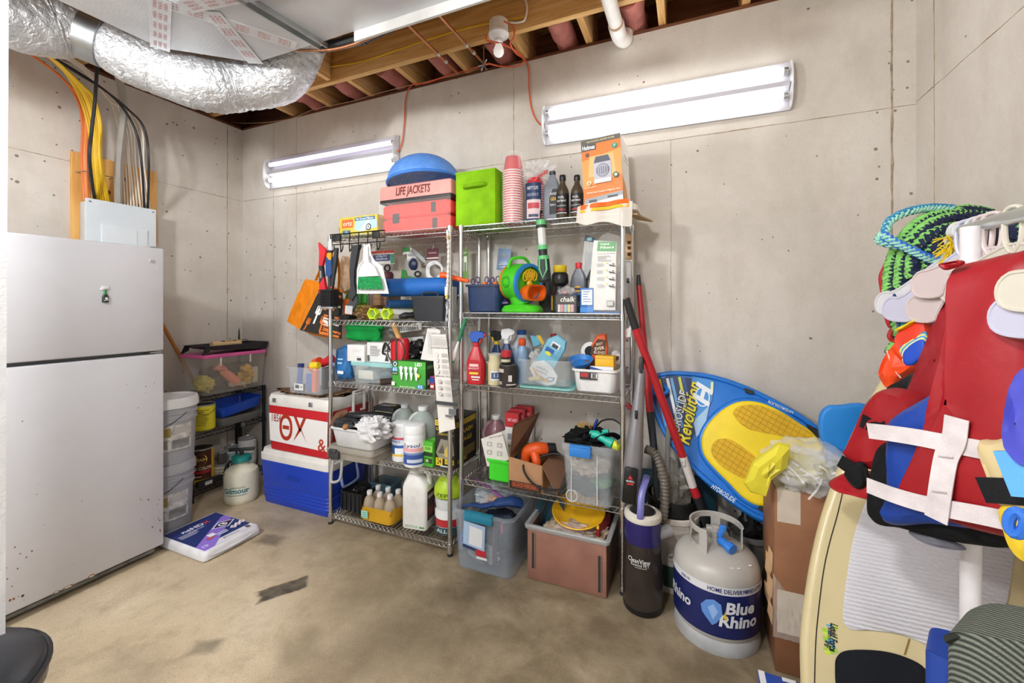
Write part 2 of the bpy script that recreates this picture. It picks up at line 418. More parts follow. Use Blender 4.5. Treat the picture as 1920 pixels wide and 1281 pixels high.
# ================================================================ overhead: lights, ducts, pipes, wires
TUBE_ON=C('#ffffff',e=9,nz=0);TUBE_DIM=C('#eee4fb',.4,e=1.6,nz=0)
LENS=CLR('#ffffff',.05,.15);ENAM=C('#b4b3ba',.5,nz=.02)
def strip_light(label,p0,p1,upper,ylean):
    "wrap-round fluorescent fitting fixed flat on the wall; p0 p1 = bottom left and right corners, tall = height"
    w=p1[0]-p0[0];h=p0[2]
    t=thing('fluorescent_light',label,'light',((p0[0]+p1[0])/2,D,p0[1]+h/2),0,None)
    t.matrix_basis=t.matrix_basis @ Matrix.Rotation(-atan2(p1[1]-p0[1],w),4,'Y')
    b=B(ENAM);b.prism([(-w/2,-h/2),(w/2,-h/2),(w/2,h/2),(-w/2,h/2)],.012,M=FRONT)
    for s in (1,-1):
        b.box((0,-.03,s*h*.06),(w*.985,.036,.004),T=Matrix.Rotation(s*.5,4,'X'))
    b.box((0,-.046,0),(w*.985,.004,h*.1));part(t,'reflector',b)
    for s,m in ((.27,upper),(-.25,TUBE_ON)):
        b=B(m);b.cyl((-w/2+.035,-.04,s*h),(w/2-.035,-.04,s*h),.0165,n=14);o=part(t,'tube',b,'dim lilac tube' if m is TUBE_DIM else None)
        for e in (-1,1):b=B(GALV);b.cyl((e*(w/2-.036),-.04,s*h),(e*(w/2-.016),-.04,s*h),.0168,n=14);part(o,'tube_cap',b)
    b=B(LENS);n=18
    def sec(u):  # flattened bulge seen end-on
        a=pi*(u-.5);return (-.018-.062*cos(a)**.6 if abs(u-.5) < .499 else -.018,h*.49*sin(a))
    b.grid(lambda u,v:Vector(((u-.5)*w*.992,*sec(v))),2,n);part(t,'wrap_lens',b)
    b=B(CLR('#f6f8fa',.55,.2))
    for e in (-1,1):
        pr=[sec(v/n) for v in range(n+1)];M=Matrix(((0,0,1,e*(w/2-.002)-.002),(1,0,0,0),(0,1,0,0),(0,0,0,1)))
        b.prism([(y,z) for y,z in pr],.004,M=M)
    part(t,'end_plate',b);return t
Yf=D-.03
a0,a1,a2=onY(503,354,Yf),onY(745,317,Yf),onY(503,299,Yf)
strip_light('white two-tube fluorescent fitting on the wall above the left shelves, upper tube dim lilac',(a0.x,a0.z,a2.z-a0.z),(a1.x,a1.z),TUBE_DIM,0)
a0,a1,a2=onY(1020,273,Yf),onY(1484,205,Yf),onY(1020,200,Yf)
strip_light('white two-tube fluorescent fitting on the wall right of the orange heater carton, both tubes bright',(a0.x,a0.z,a2.z-a0.z),(a1.x,a1.z),TUBE_ON,0)
# ---- foil faced trunk duct
ZD=2.66
c0,c1,c2=onZ(480,118,ZD),onZ(300,90,ZD),onZ(892,-6,ZD)
YE=c0.y
t=thing('trunk_duct','foil-faced insulated trunk duct filling the ceiling at upper left','duct',(c0.x,YE,ZD))
poly=[(0,0),(1.64,0.02),(1.64,-3.0),(c1.x-c0.x-.12,-3.0),(c1.x-c0.x,c1.y-YE)]
b=B(FSK);b.prism(poly,.288,M=TOP,bev=.004);part(t,'duct_body',b)
b=B(FSK)
def strip2(b,p,q,w,z,m=None,h=.0015):
    p,q=Vector((p[0],p[1],z)),Vector((q[0],q[1],z));d=(q-p);L=d.length
    b.box((p+q)/2,(L,w,h),m,T=Matrix.Rotation(atan2(d.y,d.x),4,'Z'))
rel=lambda px,py:onZ(px,py,ZD)-Vector((c0.x,YE,0))
lines=[((290,0),(555,86)),((395,20),(480,118)),((300,-5),(300,90)),((345,10),(540,-30))]
for k_,(p,q) in enumerate(lines):
    b=B(C('#dfe2e6',.35,.5,bump=.5,bs=70));strip2(b,rel(*p),rel(*q),.075,-.0012-.0022*k_);o=part(t,'tape_strip',b,'foil tape')
    P,Q=rel(*p),rel(*q);d=Q-P;L=d.length;ang=atan2(d.y,d.x);bb=B()
    its=[]
    for k in range(int(L/.085)):
        for j in (-1,0,1):its.append(('t',-L/2+.05+k*.085,.018*j,.016,'FOIL TAPE UL 181','#b65a5a',{'w':.05}))
    M=Matrix.Translation(((P.x+Q.x)/2,(P.y+Q.y)/2,-.0020-.0022*k_)) @ Matrix.Rotation(ang,4,'Z') @ Matrix.Rotation(pi,4,'X')
    bb.pr(M,its,dz=0);part(o,'tape_print',bb)
b=B(GALV);p,q=rel(607,83),rel(462,-5);q=p+(q-p)*1.6
for dx in (-.022,.022):strip2(b,(p.x+dx,p.y),(q.x+dx,q.y),.006,-.012,h=.024)
strip2(b,p,q,.05,-.002,h=.004);part(t,'metal_channel',b)
b=B(C('#d0d0ce',.6));P,Q=rel(770,34),rel(930,-14)
b.box(((P.x+Q.x)/2+.1,.012,-.02),(1.2,.012,.05));part(t,'white_edge_flap',b)
# ---- flexible insulated duct
pts=[(-2.72,.30,2.67),onY(20,30,.85),onY(140,58,1.05),onY(300,128,1.30),onY(385,158,1.42),onY(446,158,1.54),(c0.x-.06,1.665,2.70),(c0.x+.05,1.69,2.86),(c0.x+.09,1.69,3.0)]
P=spl(pts,22);n=44;b=B(FOIL);rings=[]
L=len(P);N0=Vector((0,0,1))
for i in range(L):
    tt=(P[min(i+1,L-1)]-P[max(i-1,0)]).normalized();N0=(N0-tt*N0.dot(tt)).normalized();Bn=tt.cross(N0);r=[]
    neck=.80 if 46 <= i <= 52 else (1-.2*max(0,1-abs(i-49)/9) if i < 62 else 1)
    for j in range(n):
        a=2*pi*j/n
        k=1+.05*noise.noise(Vector((i*.42,a*2.0*0+sin(a)*2.2,cos(a)*2.2)))+.035*noise.noise(Vector((i*1.1,sin(a)*5,cos(a)*5)))
        r.append(P[i]+(N0*cos(a)+Bn*sin(a))*.138*k*neck)
    rings.append(r)
b.loft(rings,None,False,False)
t=thing('flexible_duct','crinkled silver flexible duct curving along the ceiling above the breaker panel','duct',tuple(P[60]))
t.location=(0,0,0);part(t,'foil_sleeve',b,sharp=80)
b=B(STEEL);ax=(P[52]-P[46]).normalized();cc=P[49]
b.tube([cc-ax*.045,cc-ax*.04,cc+ax*.04,cc+ax*.045],[.112,.122,.122,.112],n=32);part(t,'metal_collar',b,'bare metal collar')
# ---- refrigerant line set along the edge of the trunk
pp=[onY(600,90,YE+.07),onY(680,72,YE+.06),onY(760,35,YE+.05),onY(850,2,YE+.05),onY(960,-45,YE+.05)]
b=B(BLACK);S=spl(pp,8);b.tube(S,.024,n=12)
t=thing('insulated_line','black foam-covered line along the edge of the foil duct','pipe');part(t,'foam_sleeve',b)
b=B(C('#1d1d1f',.5))
for k in (8,13):d=(S[k+1]-S[k]).normalized();b.tube([S[k]-d*.012,S[k]+d*.012],.0275,n=12)
part(t,'zip_tie',b)
COPPER=C('#c98a63',.3,.85,nz=.12)
b=B(COPPER);b.tube([p+Vector((0,-.035,-.025)) for p in spl([onY(560,92,YE+.09),onY(640,90,YE+.08),onY(720,62,YE+.07),onY(790,18,YE+.07),onY(900,-30,YE+.07)],8)],.007,n=8)
one('copper_line','thin bare copper line sagging below the black foam-covered line','pipe',b)
for px,py,qx,qy,lab in ((752,34,858,137,'bare copper pipe crossing under the joist, the left one of two'),(813,18,908,120,'bare copper pipe crossing under the joist, nearer the lamp holder')):
    p,q=onZ(px,py,JB-.02),onZ(qx,qy,JB-.02);p=p+(p-q)*.8
    t=thing('copper_pipe',lab,'pipe',tuple(p));b=B(COPPER);b.cyl((0,0,0),q-p,.0085,n=12);part(t,'pipe',b)
    for k in (.78,.86):
        b=B(C('#d8d8d4',.4,.6));d=(q-p).normalized();c=(q-p)*k;b.tube([c-d*.012,c+d*.012],.0115,n=12);part(t,'pipe_clip',b)
# ---- white waste pipe that turns into the wall through a brown stub
p,q=onZ(1163,74,2.90),onZ(1142,0,2.90);d=(q-p).normalized()
t=thing('waste_pipe','white plastic drain pipe dropping to an elbow beside the joists','pipe');R=.036
b=B(C('#f1efec',.3));b.cyl(p+d*.03,p+d*1.9,R,n=22);part(t,'pipe',b)
e=onY(1205,34,D+.14);b=B(C('#f1efec',.3))
el=spl([p+d*.14,p+d*.03,p+Vector((.02,.015,.0)),p+(e-p)*.22],6);b.tube(el,R*1.16,n=22);part(t,'elbow',b)
b=B(C('#b08a63',.6,nz=.2));b.cyl(p+(e-p)*.18,e,R*1.02,n=20);part(t,'stub_pipe',b,'brown stained stub')
b=B(C('#b98a5e',.5));b.tube([p+d*.145,p+d*.155],R*1.05,n=22);part(t,'strap',b)
# ---- lamp holder and bulb on the joist
LY=JY-.075;c=onY(935,58,LY)
t=thing('lamp_holder','white porcelain lamp holder with a round bulb hung on the joist','light',tuple(c))
b=B(C('#d9d2c6',.5));b.lathe([(.047,.055),(.052,.05),(.052,-.0),(.05,-.012)],n=26);part(t,'junction_box',b)
b=B(WHITE);b.lathe([(.05,-.012),(.057,-.016),(.057,-.026),(.042,-.034),(.026,-.05),(.024,-.062)],n=28);part(t,'porcelain_socket',b)
b=B(C('#fbfbfb',.15,e=.35,nz=0));b.lathe([(.013,-.058),(.014,-.07),(.022,-.088),(.0295,-.108),(.0285,-.125),(.02,-.138),(.008,-.1435),(0,-.144)],n=24);part(t,'bulb',b)
b=B(STEEL);b.box((.0,.055,.06),(.03,.045,.012));part(t,'bracket',b)
def wire(name,label,cat,pts,r,col,group=None,n=6,closed=False):
    b=B(C(col,.45));b.tube(spl(pts,8),r,n=n);return one(name,label,cat,b,group=group)
jy=JY-.012
wire('electrical_cable','yellow house cable stapled along the front of the long joist','cable',[onY(x,y,jy) for x,y in ((610,127),(680,115),(750,92),(800,75),(860,57),(905,46),(960,36),(985,31))],.006,'#e6ba2c')
wire('electrical_cable','short yellow cable on the joist between silver duct and blocking','cable',[onY(x,y,jy) for x,y in ((470,172),(520,163),(560,148),(584,137))],.006,'#e6ba2c')
wire('electrical_cable','white cable looping down the joist to the lamp holder','cable',[onY(x,y,jy-.01) for x,y in ((975,-20),(988,10),(984,36),(972,42),(955,42),(945,45))],.006,'#f0ebe2')
OR='#d9623a'
wire('extension_cord','orange cord falling to the right end of the left light fitting','cord',[onY(x,y,D-.02) for x,y in ((958,82),(940,80),(913,66),(916,45),(938,40))][:0]+[onY(x,y,Y) for x,y,Y in ((912,120,JY+.03),(880,131,D-.03),(845,140,D-.02),(800,155,D-.02),(772,160,D-.02),(761,185,D-.015),(758,230,D-.015),(754,265,D-.015),(746,286,D-.02))],.0048,OR)
wire('extension_cord','orange cord falling to the left end of the right light fitting','cord',[onY(x,y,Y) for x,y,Y in ((945,40,LY-.06),(962,50,LY-.05),(964,68,LY-.05),(957,82,LY-.0),(968,100,JY+.03),(984,112,D-.03),(991,130,D-.02),(992,165,D-.015),(996,200,D-.015),(1006,225,D-.015),(1022,240,D-.02))],.0048,OR)
wire('extension_cord','orange cord tied along the pipe hanger from lamp holder to copper pipes','cord',[onY(x,y,Y) for x,y,Y in ((912,66,LY-.06),(914,76,LY-.06),(940,82,LY),(968,96,JY+.03),(982,108,D-.06),(975,122,D-.06),(945,125,D-.06),(915,119,JY+.05))],.0048,OR)
wire('string','pale string tacked along the foot of the joists','string',[onY(x,y,D-.01) for x,y in ((400,228),(470,231),(540,224),(590,205),(660,190),(700,178),(745,166),(800,153),(850,142),(905,128))],.0022,'#c9ab8c')
b=B(STEEL);c=onY(907,122,JY+.06)
for a in range(3):v=Vector((cos(a*pi/3),0,sin(a*pi/3)))*.035;b.cyl(c-v,c+v,.005,n=8)
b.cyl(c,c+Vector((0,0,JB-c.z+.0)),.004,n=8) if c.z < JB else None
one('pipe_hanger','small shiny metal hanger where orange cord meets the copper pipe','hanger',b)
# ---- breaker panel and its cables on the left wall
y0,y1=onX(131,350,XL).y,onX(291,350,XL).y;zt=onX(131,283,XL).z
zp=onX(135,283,XL+.02).z
t=thing('backing_board','knotty plywood board on the wall behind the breaker panel','board',(XL,(y0+y1)/2,0))
b=B(PLY);b.box((.011,0,(1.2+zp)/2),(.022,y1-y0,zp-1.2),bev=.002);part(t,'board',b)
bk=B(C('#6b3d1c',.8,nz=.2));kn=random.Random(3)
for k in range(9):bk.pr(Matrix.Translation((.0225,0,0)) @ RIGHT,[('c',kn.uniform(-.17,.17),kn.uniform(1.9,zp-.05),.009,C('#7a4620',.8),.013)])
part(t,'knot',bk)
XP=XL+.13;q0,q1=onX(160,370,XP),onX(293,392,XP);pz1=q0.z
t=thing('breaker_panel','grey steel breaker panel on the left wall above the refrigerator','panel',(XL+.024,(q0.y+q1.y)/2,1.25));pw=q1.y-q0.y;ph=pz1-1.25
b=B(C('#c3cbd1',.4));b.box((.05,0,ph/2-.005),(.1,pw-.03,ph-.02),bev=.003);part(t,'box',b)
b=B(C('#d8e2e9',.35,nz=.02));b.box((.103,0,ph/2),(.008,pw,ph),bev=.004);part(t,'cover',b)
b=B(C('#dde6ec',.35,nz=.02));b.box((.111,.01,ph/2-.10),(.009,pw*.66,ph-.10),bev=.005);o=part(t,'door',b)
b=B(C('#cfd9e0',.35));b.box((.117,.07,ph/2-.10),(.003,.002,ph-.14));part(o,'crease',b)
b=B(C('#8f979c',.4,.7))
for yy in (-1,1):b.cyl((.104,yy*(pw/2-.02),ph-.02),(.112,yy*(pw/2-.02),ph-.02),.005,n=10)
part(t,'screw',b)
XC=XL+.055
def drop(name,label,group,top,bot,r,col,k,cat='cable',flat=1):
    pts=[onX(x,y,XC+.012*kk+k) for (x,y),kk in zip(top,(6,5,3,2,1,1,1,1))]
    pts.append(Vector((XL+.07,onX(bot,372,XL+.07).y,pz1-.01)))
    b=B(C(col,.45));b.tube(spl(pts,7),r,n=7,flat=flat);return one(name,label,cat,b,group=group)
rr=random.Random(11);ORD=['leftmost','second from the left','third from the left','fourth from the left','fifth from the left','sixth from the left','seventh from the left','eighth from the left','ninth from the left']
for k in range(4):
    f=k*5
    drop('electrical_cable',ORD[k]+' of four orange cables entering the breaker panel','orange cables at the breaker panel',[(-10+f,60+f*.4),(30+f,84+f*.6),(80+f,118+f*.7),(118+f,148+f),(146+f,190),(154+f*.7,235),(153+f*.6,300)],158+k*2.2,.0062,['#d8732a','#cf5e20','#e08a3c','#d8732a'][k],k*.0126)
for k in range(7):
    f=k*5.2+rr.uniform(-1,1)
    drop('electrical_cable',ORD[k]+' of seven yellow cables above the breaker panel','yellow cables at the breaker panel',[(62+f,82+f*.5),(95+f,110+f*.7),(125+f,140+f*.7),(150+f*.9,185),(165+f*.8,235),(172+f*.6,300)],174+k*5.2,.0062,['#e3b91f','#d9aa18','#ecc735'][k % 3],.09+k*.0126)
for k in range(9):
    f=k*6.5+rr.uniform(-2,2)
    drop('electrical_cable',ORD[k]+' of nine white cables above the breaker panel','white cables at the breaker panel',[(40+f*.6,72+f*.2),(110+f*.9,105+f*.35),(175+f*.6,138+f),(205+f*.8,185+f*.5),(222+f*.9,240+f*.2),(230+f*.8,310)],234+k*6,.0048,['#e9e2d6','#dcd3c4','#f0ebe2'][k % 3],-.01+k*.0098)
for k,(lab,tp,bt) in enumerate((('thick black cable hanging straight in front of the yellow cables',[(182,122),(180,160),(177,200),(172,245),(168,300)],178),('black cable crossing rightwards to the far side of the panel',[(80,92),(130,128),(190,165),(240,205),(270,240),(279,300)],277),('second black cable just left of the crossing one, near the panel edge',[(100,108),(150,138),(200,172),(232,205),(256,250),(266,310)],271))):
    drop('electrical_cable',lab,None,tp,bt,.009 if k == 0 else .007,'#25262a',.22-k*.022)
drop('electrical_cable','very thick grey service cable in the middle of the bundle',None,[(222,143),(228,170),(232,210),(228,250),(222,310)],222,.021,'#aaa69e',.12)
b=B(C('#8b8d90',.4,.5));yy0,yy1=onX(160,318,XC+.03).y,onX(210,318,XC+.03).y
b.tube([(XL+.024,yy0-.02,pz1+.17),(XC+.045,yy0-.01,pz1+.17),(XC+.06,(yy0+yy1)/2,pz1+.165),(XC+.045,yy1,pz1+.17),(XL+.024,yy1+.01,pz1+.17)],.003,n=5);one('cable_strap','thin grey strap holding the yellow and orange cables to the board','strap',b)
# ================================================================ wire shelving
def wire_shelf_unit(label,x0,x1,y0,y1,zs,ztop,chrome=CHROME,black=False,ribs=True):
    m=chrome;t=thing('wire_shelving',label,'shelving',((x0+x1)/2,(y0+y1)/2,0));w,d=x1-x0,y1-y0
    b=B(m);b.cyl((0,0,.012),(0,0,ztop),.0125,n=12)
    if ribs:
        for k in range(int(ztop/.0254)):b.tube([(0,0,.03+k*.0254),(0,0,.033+k*.0254)],.0133,n=12)
    b.lathe([(.015,0),(.016,.004),(.012,.016)],RUB,n=12);pm=b.mesh('post')
    for sx in (-1,1):
        for sy in (-1,1):part(t,'post',pm,loc=(sx*w/2,sy*d/2,0))
    for z in zs:
        b=B(m);X,Yd=w/2-.004,d/2-.004
        for dz in (0,-.028):
            for s in (-1,1):
                b.cyl((-X,s*Yd,z-.004+dz),(X,s*Yd,z-.004+dz),.0032,n=6);b.cyl((s*X,-Yd,z-.004+dz),(s*X,Yd,z-.004+dz),.0032,n=6)
        for sx in (-1,1):
            for sy in (-1,1):b.cyl((sx*w/2,sy*d/2,z-.036),(sx*w/2,sy*d/2,z),.0165,n=12)
        o=part(t,'shelf_rim',b,kind='stuff');b=B(m)
        n=int(w/.034)
        for s in (-1,1):b.tube([(-X+.02+k*(2*X-.04)/(2*n)*2/2,s*Yd,z-.006-(k % 2)*.022) for k in range(2*n+1)][:2*n+1],.0022,n=4)
        q=int(d/.034)
        for s in (-1,1):b.tube([(s*X,-Yd+.02+k*(2*Yd-.04)/(2*q),z-.006-(k % 2)*.022) for k in range(2*q+1)],.0022,n=4)
        for k in range(1,int(w/.026)):xx=-X+k*.026;b.cyl((xx,-Yd,z-.0025),(xx,Yd,z-.0025),.0019,n=4)
        for yy in (-d*.17,d*.17):b.cyl((-X,yy,z-.007),(X,yy,z-.007),.0028,n=5)
        part(o,'wire_deck',b,kind='stuff')
    return t
LX0,LX1,LY0,LY1=-2.111,-1.225,2.01,2.366
LZ=(1.84,1.308,.915,.466,.07)
wire_shelf_unit('chrome wire shelving unit standing next to the coolers, five shelves',LX0,LX1,LY0,LY1,LZ,1.842)
RX0,RX1,RY0,RY1=-1.188,-.292,2.07,2.426
RZ=(1.85,1.36,.955,.417)
wire_shelf_unit('chrome wire shelving unit with the heater carton on top and open bins at its foot',RX0,RX1,RY0,RY1,RZ,1.852)
# low black rack by the left wall
KX0,KX1,KY0,KY1=XL+.04,-3.225,1.83,2.372
KZ=(.735,.475,.075)
wire_shelf_unit('low black wire rack in the far left corner holding paint cans',KX0,KX1,KY0,KY1,KZ,.74,chrome=C('#202124',.45,.5),ribs=False)
# ---------------------------------------------------------------- general makers
def ext(px0,px1,pyt,Y,zb):
    x0,x1=X_(px0,Y),X_(px1,Y);return (x0+x1)/2,x1-x0,Z_((px0+px1)/2,pyt,Y)-zb
def nrm(items,w,h):
    o=[]
    for it in items:
        k=it[0]
        if k == 'r':o.append(('r',it[1]*w,it[2]*h,it[3]*w,it[4]*h,it[5]))
        elif k == 'c':o.append(('c',it[1]*w,it[2]*h,it[3]*h,it[4],(it[5] if len(it) > 5 else it[3])*h))
        elif k == 'p':o.append(('p',[(x*w,y*h) for x,y in it[1]],it[2]))
        else:
            q=dict(it[6]) if len(it) > 6 else {}
            if 'w' in q:q['w']=q['w']*w
            o.append(('t',it[1]*w,it[2]*h,it[3]*h,it[4],it[5],q))
    return o
def lines(x,y0,y1,n,w,c='#55585c',seed=1,th=.012):
    "rows of tiny unreadable print"
    r=random.Random(seed);o=[]
    for k in range(n):
        yy=y0+(y1-y0)*(k+.5)/n;ww=w*r.uniform(.6,1);o.append(('r',x-(w-ww)/2,yy,ww,th,c))
    return o
def carton(name,label,cat,e,Y,zb,dep,col,front=(),side=(),top=(),rz=0,ry=0,group=None,rx=0,bev=.002,pname='printed_panel',lid=None,m=None):
    px0,px1,pyt=e;xc,w,h=ext(px0,px1,pyt,Y,zb)
    t=thing(name,label,cat,(xc,Y+dep/2,zb),rz,group,rx=rx,ry=ry)
    b=B(m or C(col,.5));b.box((0,0,h/2),(w,dep,h),bev=bev);part(t,'carton',b)
    if front:b=B();b.pr(Matrix.Translation((0,-dep/2,0)) @ FRONT,nrm(front,w,h));part(t,pname,b)
    if side:b=B();b.pr(Matrix.Translation((w/2,0,0)) @ RIGHT,nrm(side,dep,h));part(t,'printed_side',b)
    if top:b=B();b.pr(Matrix.Translation((0,0,h)) @ TOP,nrm(top,w,dep));part(t,'printed_top',b)
    t['w']=w;t['h']=h
    del t['w'],t['h']
    return t,w,h
def tub(name,label,cat,e,Y,zb,dep,mat,taper=.88,r=.03,wall=.0025,rim=.008,ln=None,rz=0,rimmat=None):
    "open moulded bin with a rolled rim; e = (px0, px1, pytop) of the rim's front"
    px0,px1,pyt=e;xc,w,h=ext(px0,px1,pyt,Y,zb);t=thing(name,label,cat,(xc,Y+dep/2,zb),rz)
    tp=taper;b=B(mat)
    b.rb([(0,w*tp-.012,dep*tp-.012,r*.8),(.006,w*tp,dep*tp,r),(h-rim*1.6,w-.02,dep-.02,r),(h-rim*1.5,w,dep,r+.004),(h-.001,w,dep,r+.004),(h,w-.004,dep-.004,r+.003),(h,w-.022,dep-.022,r-.002),(h-rim*2,w-.022-2*wall,dep-.022-2*wall,r-.003),(.006+wall,w*tp-2*wall,dep*tp-2*wall,r-.003),(.004+wall,w*tp-.016,dep*tp-.016,r*.8)],n=5)
    part(t,'bin_body',b);return t,w,h
def flask(name,label,cat,pxc,pxw,pyt,Y,zb,prof,col,cap=None,capmat='#ffffff',wrap=(),wz=(0,1),group=None,m=None,sq=None,rz=0,base=None,loc=None,R=None,Hh=None,cap_n=20,wrapbg=None):
    "bottle: prof = [(r/R, z/H)...] of revolution (or rounded-rectangle when sq = depth ratio); cap = same for the closure"
    if loc is None:
        xc=X_(pxc,Y);R=(X_(pxc+pxw/2,Y)-X_(pxc-pxw/2,Y))/2;Hh=Z_(pxc,pyt,Y)-zb;loc=(xc,Y,zb)
    t=thing(name,label,cat,loc,rz,group);b=B(m or C(col,.35))
    def go(b,pf,mm=None):
        if sq:b.rb([(z*Hh,2*R*r,2*R*r*(sq if r > .45 else max(sq,.95)),R*(.45 if r > .45 else .9)*r*min(1,sq*1.2)) for r,z in pf],mm)
        else:b.lathe([(r*R,z*Hh) for r,z in pf],mm,n=24)
    go(b,prof);part(t,'bottle',b)
    if cap:b=B(C(capmat,.4) if isinstance(capmat,str) else capmat);b.lathe([(r*R,z*Hh) for r,z in cap],n=cap_n);part(t,'cap',b)
    if wrap:
        b=B();w=2*R
        if sq:b.pr(Matrix.Translation((0,-R*sq,0)) @ FRONT,nrm(wrap,w,Hh))
        else:b.pr(Matrix.Identity(4),nrm(wrap,w,Hh),wrap=R)
        part(t,'printed_label',b)
    return t,R,Hh
def jitterprint(seed,x0,x1,y0,y1,n,cols):
    r=random.Random(seed)
    return [('r',r.uniform(x0,x1),r.uniform(y0,y1),r.uniform(.05,.25),r.uniform(.02,.06),r.choice(cols)) for _ in range(n)]
# ================================================================ left unit: top shelf
z=LZ[0]
t,w,h=carton('freezer_bag_box','small yellow carton of bags on the top shelf beside the life jacket bag','carton',(636,709,405),2.06,z,.13,'#d9c94e',
    [('r',-.28,.66,.30,.42,'#e06a32'),('t',-.28,.66,.34,'ortz','#f8e6d0',{'w':.24}),('p',[(-.1,.3),(.1,.2),(.5,.35),(.5,.7),(.2,.95),(-.05,.88)],'#b9d7dd'),
     ('r',.18,.84,.52,.16,'#2f6f96'),('t',.18,.84,.15,'Pet Ground Blaster','#ffffff',{'w':.46}),('p',[(.05,.25),(.16,.2),(.32,.7),(.26,.76)],'#f4f8f8'),('c',.28,.4,.17,'#20324a'),('c',.28,.4,.12,'#e8e8e8'),('t',.28,.4,.2,'8','#20324a'),('r',-.3,.2,.2,.22,'#3d6a8c'),('t',-.3,.2,.18,'LB','#e8eef0')],side=[('r',0,.5,.8,.7,'#b5a843')],rz=-.03)
b=B(CLR('#d8cc6a',.9));b.grid(lambda u,v:Vector((-w/2-.003-.012*v,-.06+.11*u,.005+h*.5*v)),4,4);part(t,'torn_flap',b)
# life jacket bag
xc,w,h=ext(711,846,341,2.07,z);dep=.24
t=thing('life_jacket_bag','red life jackets in a zipped clear bag with a pink band reading LIFE JACKETS','bag',(xc,2.07+dep/2,z))
b=B(FAB('#f0493f',120,.8));hb=h*.60
for k in range(2):b.rb([(k*hb/2+.002,w-.05,dep-.03,.03),(k*hb/2+.012,w-.02,dep-.012,.035),(k*hb/2+hb/2-.012,w-.02,dep-.012,.035),(k*hb/2+hb/2-.001,w-.05,dep-.03,.03)])
part(t,'folded_jackets',b,'bright red-orange jackets',kind='stuff')
b=B(C('#3a3030',.7))
for x,zc,ww in ((-.26,.3,.09),(.26,.46,.06),(.28,.14,.06)):b.box((x*w,-dep/2+.004,zc*h),(ww*w,.006,h*.2),bev=.002)
part(t,'strap',b,kind='stuff')
b=B(C('#e79a92',.45));b.rb([(h*.70,w-.002,dep-.002,.012),(h*.97,w-.004,dep-.004,.012),(h,w-.03,dep-.03,.012)]);part(t,'bag_band',b,'salmon pink vinyl band')
b=B(C('#26262a',.5));b.rb([(h*.635,w-.001,dep-.001,.014),(h*.665,w+.003,dep+.003,.014),(h*.695,w-.001,dep-.001,.014)],c0=False,c1=False);part(t,'zip',b)
b=B();b.pr(Matrix.Translation((0,-dep/2,0)) @ FRONT,nrm([('t',-.02,.84,.23,'LIFE JACKETS','#6b2426',{'w':.48,'bold':.02,'shear':.15})],w,h));part(t,'lettering',b)
b=B(CLR('#ffffff',.14,.05));b.grid(lambda u,v:Vector((-w/2+u*w,-dep/2-.006+.006*noise.noise(Vector((u*9,v*6,1))),.003+v*h*.62)),26,12);part(t,'clear_film',b)
bag_top=z+h
# blue mesh food dome
yc=2.19;x0,x1=X_(741,yc),X_(853,yc);R=(x1-x0)/2;xc=(x0+x1)/2;HH=Z_(800,297,yc)-Z_(800,350,yc)
q=N('blue_mesh');wv=q.n('ShaderNodeTexVoronoi',feature='DISTANCE_TO_EDGE');wv.inputs['Scale'].default_value=260;q.l(q.tc(),wv.inputs['Vector'])
q.col(q.mix(q.noise(30,2),'#4a86dc','#6ea4f0'));q.set(Roughness=.5);q.l(q.ramp(wv.outputs['Distance'],[(.12,1.0),(.3,.6)]),q.b.inputs['Alpha']);MESHB=q.m
t=thing('mesh_food_dome','blue mesh dome resting on the life jacket bag','dome',(xc,yc,bag_top+.019),ry=radians(-5))
b=B(MESHB);b.lathe([(R*cos(a),.012+HH*.93*sin(a)) for a in [pi/2*k/12 for k in range(13)]],n=40,c0=False);part(t,'dome',b,sharp=60)
b=B(C('#3d7fd6',.4));b.tube([(R*cos(2*pi*k/40),R*sin(2*pi*k/40),.010) for k in range(40)],.009,n=8,closed=True,flat=1.1);part(t,'rim',b)
b=B(C('#3d7fd6',.4));b.lathe([(.008,HH*.92),(.006,HH*.96),(.013,HH*.99),(.013,HH*1.03),(.005,HH*1.06)],n=14);part(t,'knob',b)
# ---- right unit top
z=RZ[0]
xc,w,h=ext(850,924,322,2.08,z);dep=w*1.0
t=thing('fabric_cube_bin','lime green fabric storage cube on the right unit top shelf','bin',(xc+.01,2.09+dep/2,z+.003))
b=B(FAB('#86bf17',220,.8));b.box((0,0,h/2),(w,dep,h),bev=.004);part(t,'box',b)
b=B(FAB('#8cc81c',220,.8));b.box((0,0,h+.001),(w+.006,dep+.006,.010),bev=.003);part(t,'lid',b)
b=B(FAB('#7cb312',220,.8));b.tube([(-w*.26,-dep/2-.002,h*.72),(-w*.24,-dep/2-.010,h*.73),(0,-dep/2-.018,h*.735),(w*.24,-dep/2-.010,h*.74),(w*.26,-dep/2-.002,h*.74)],.013,n=8,flat=1.0,up=(0,0,1));part(t,'handle',b)
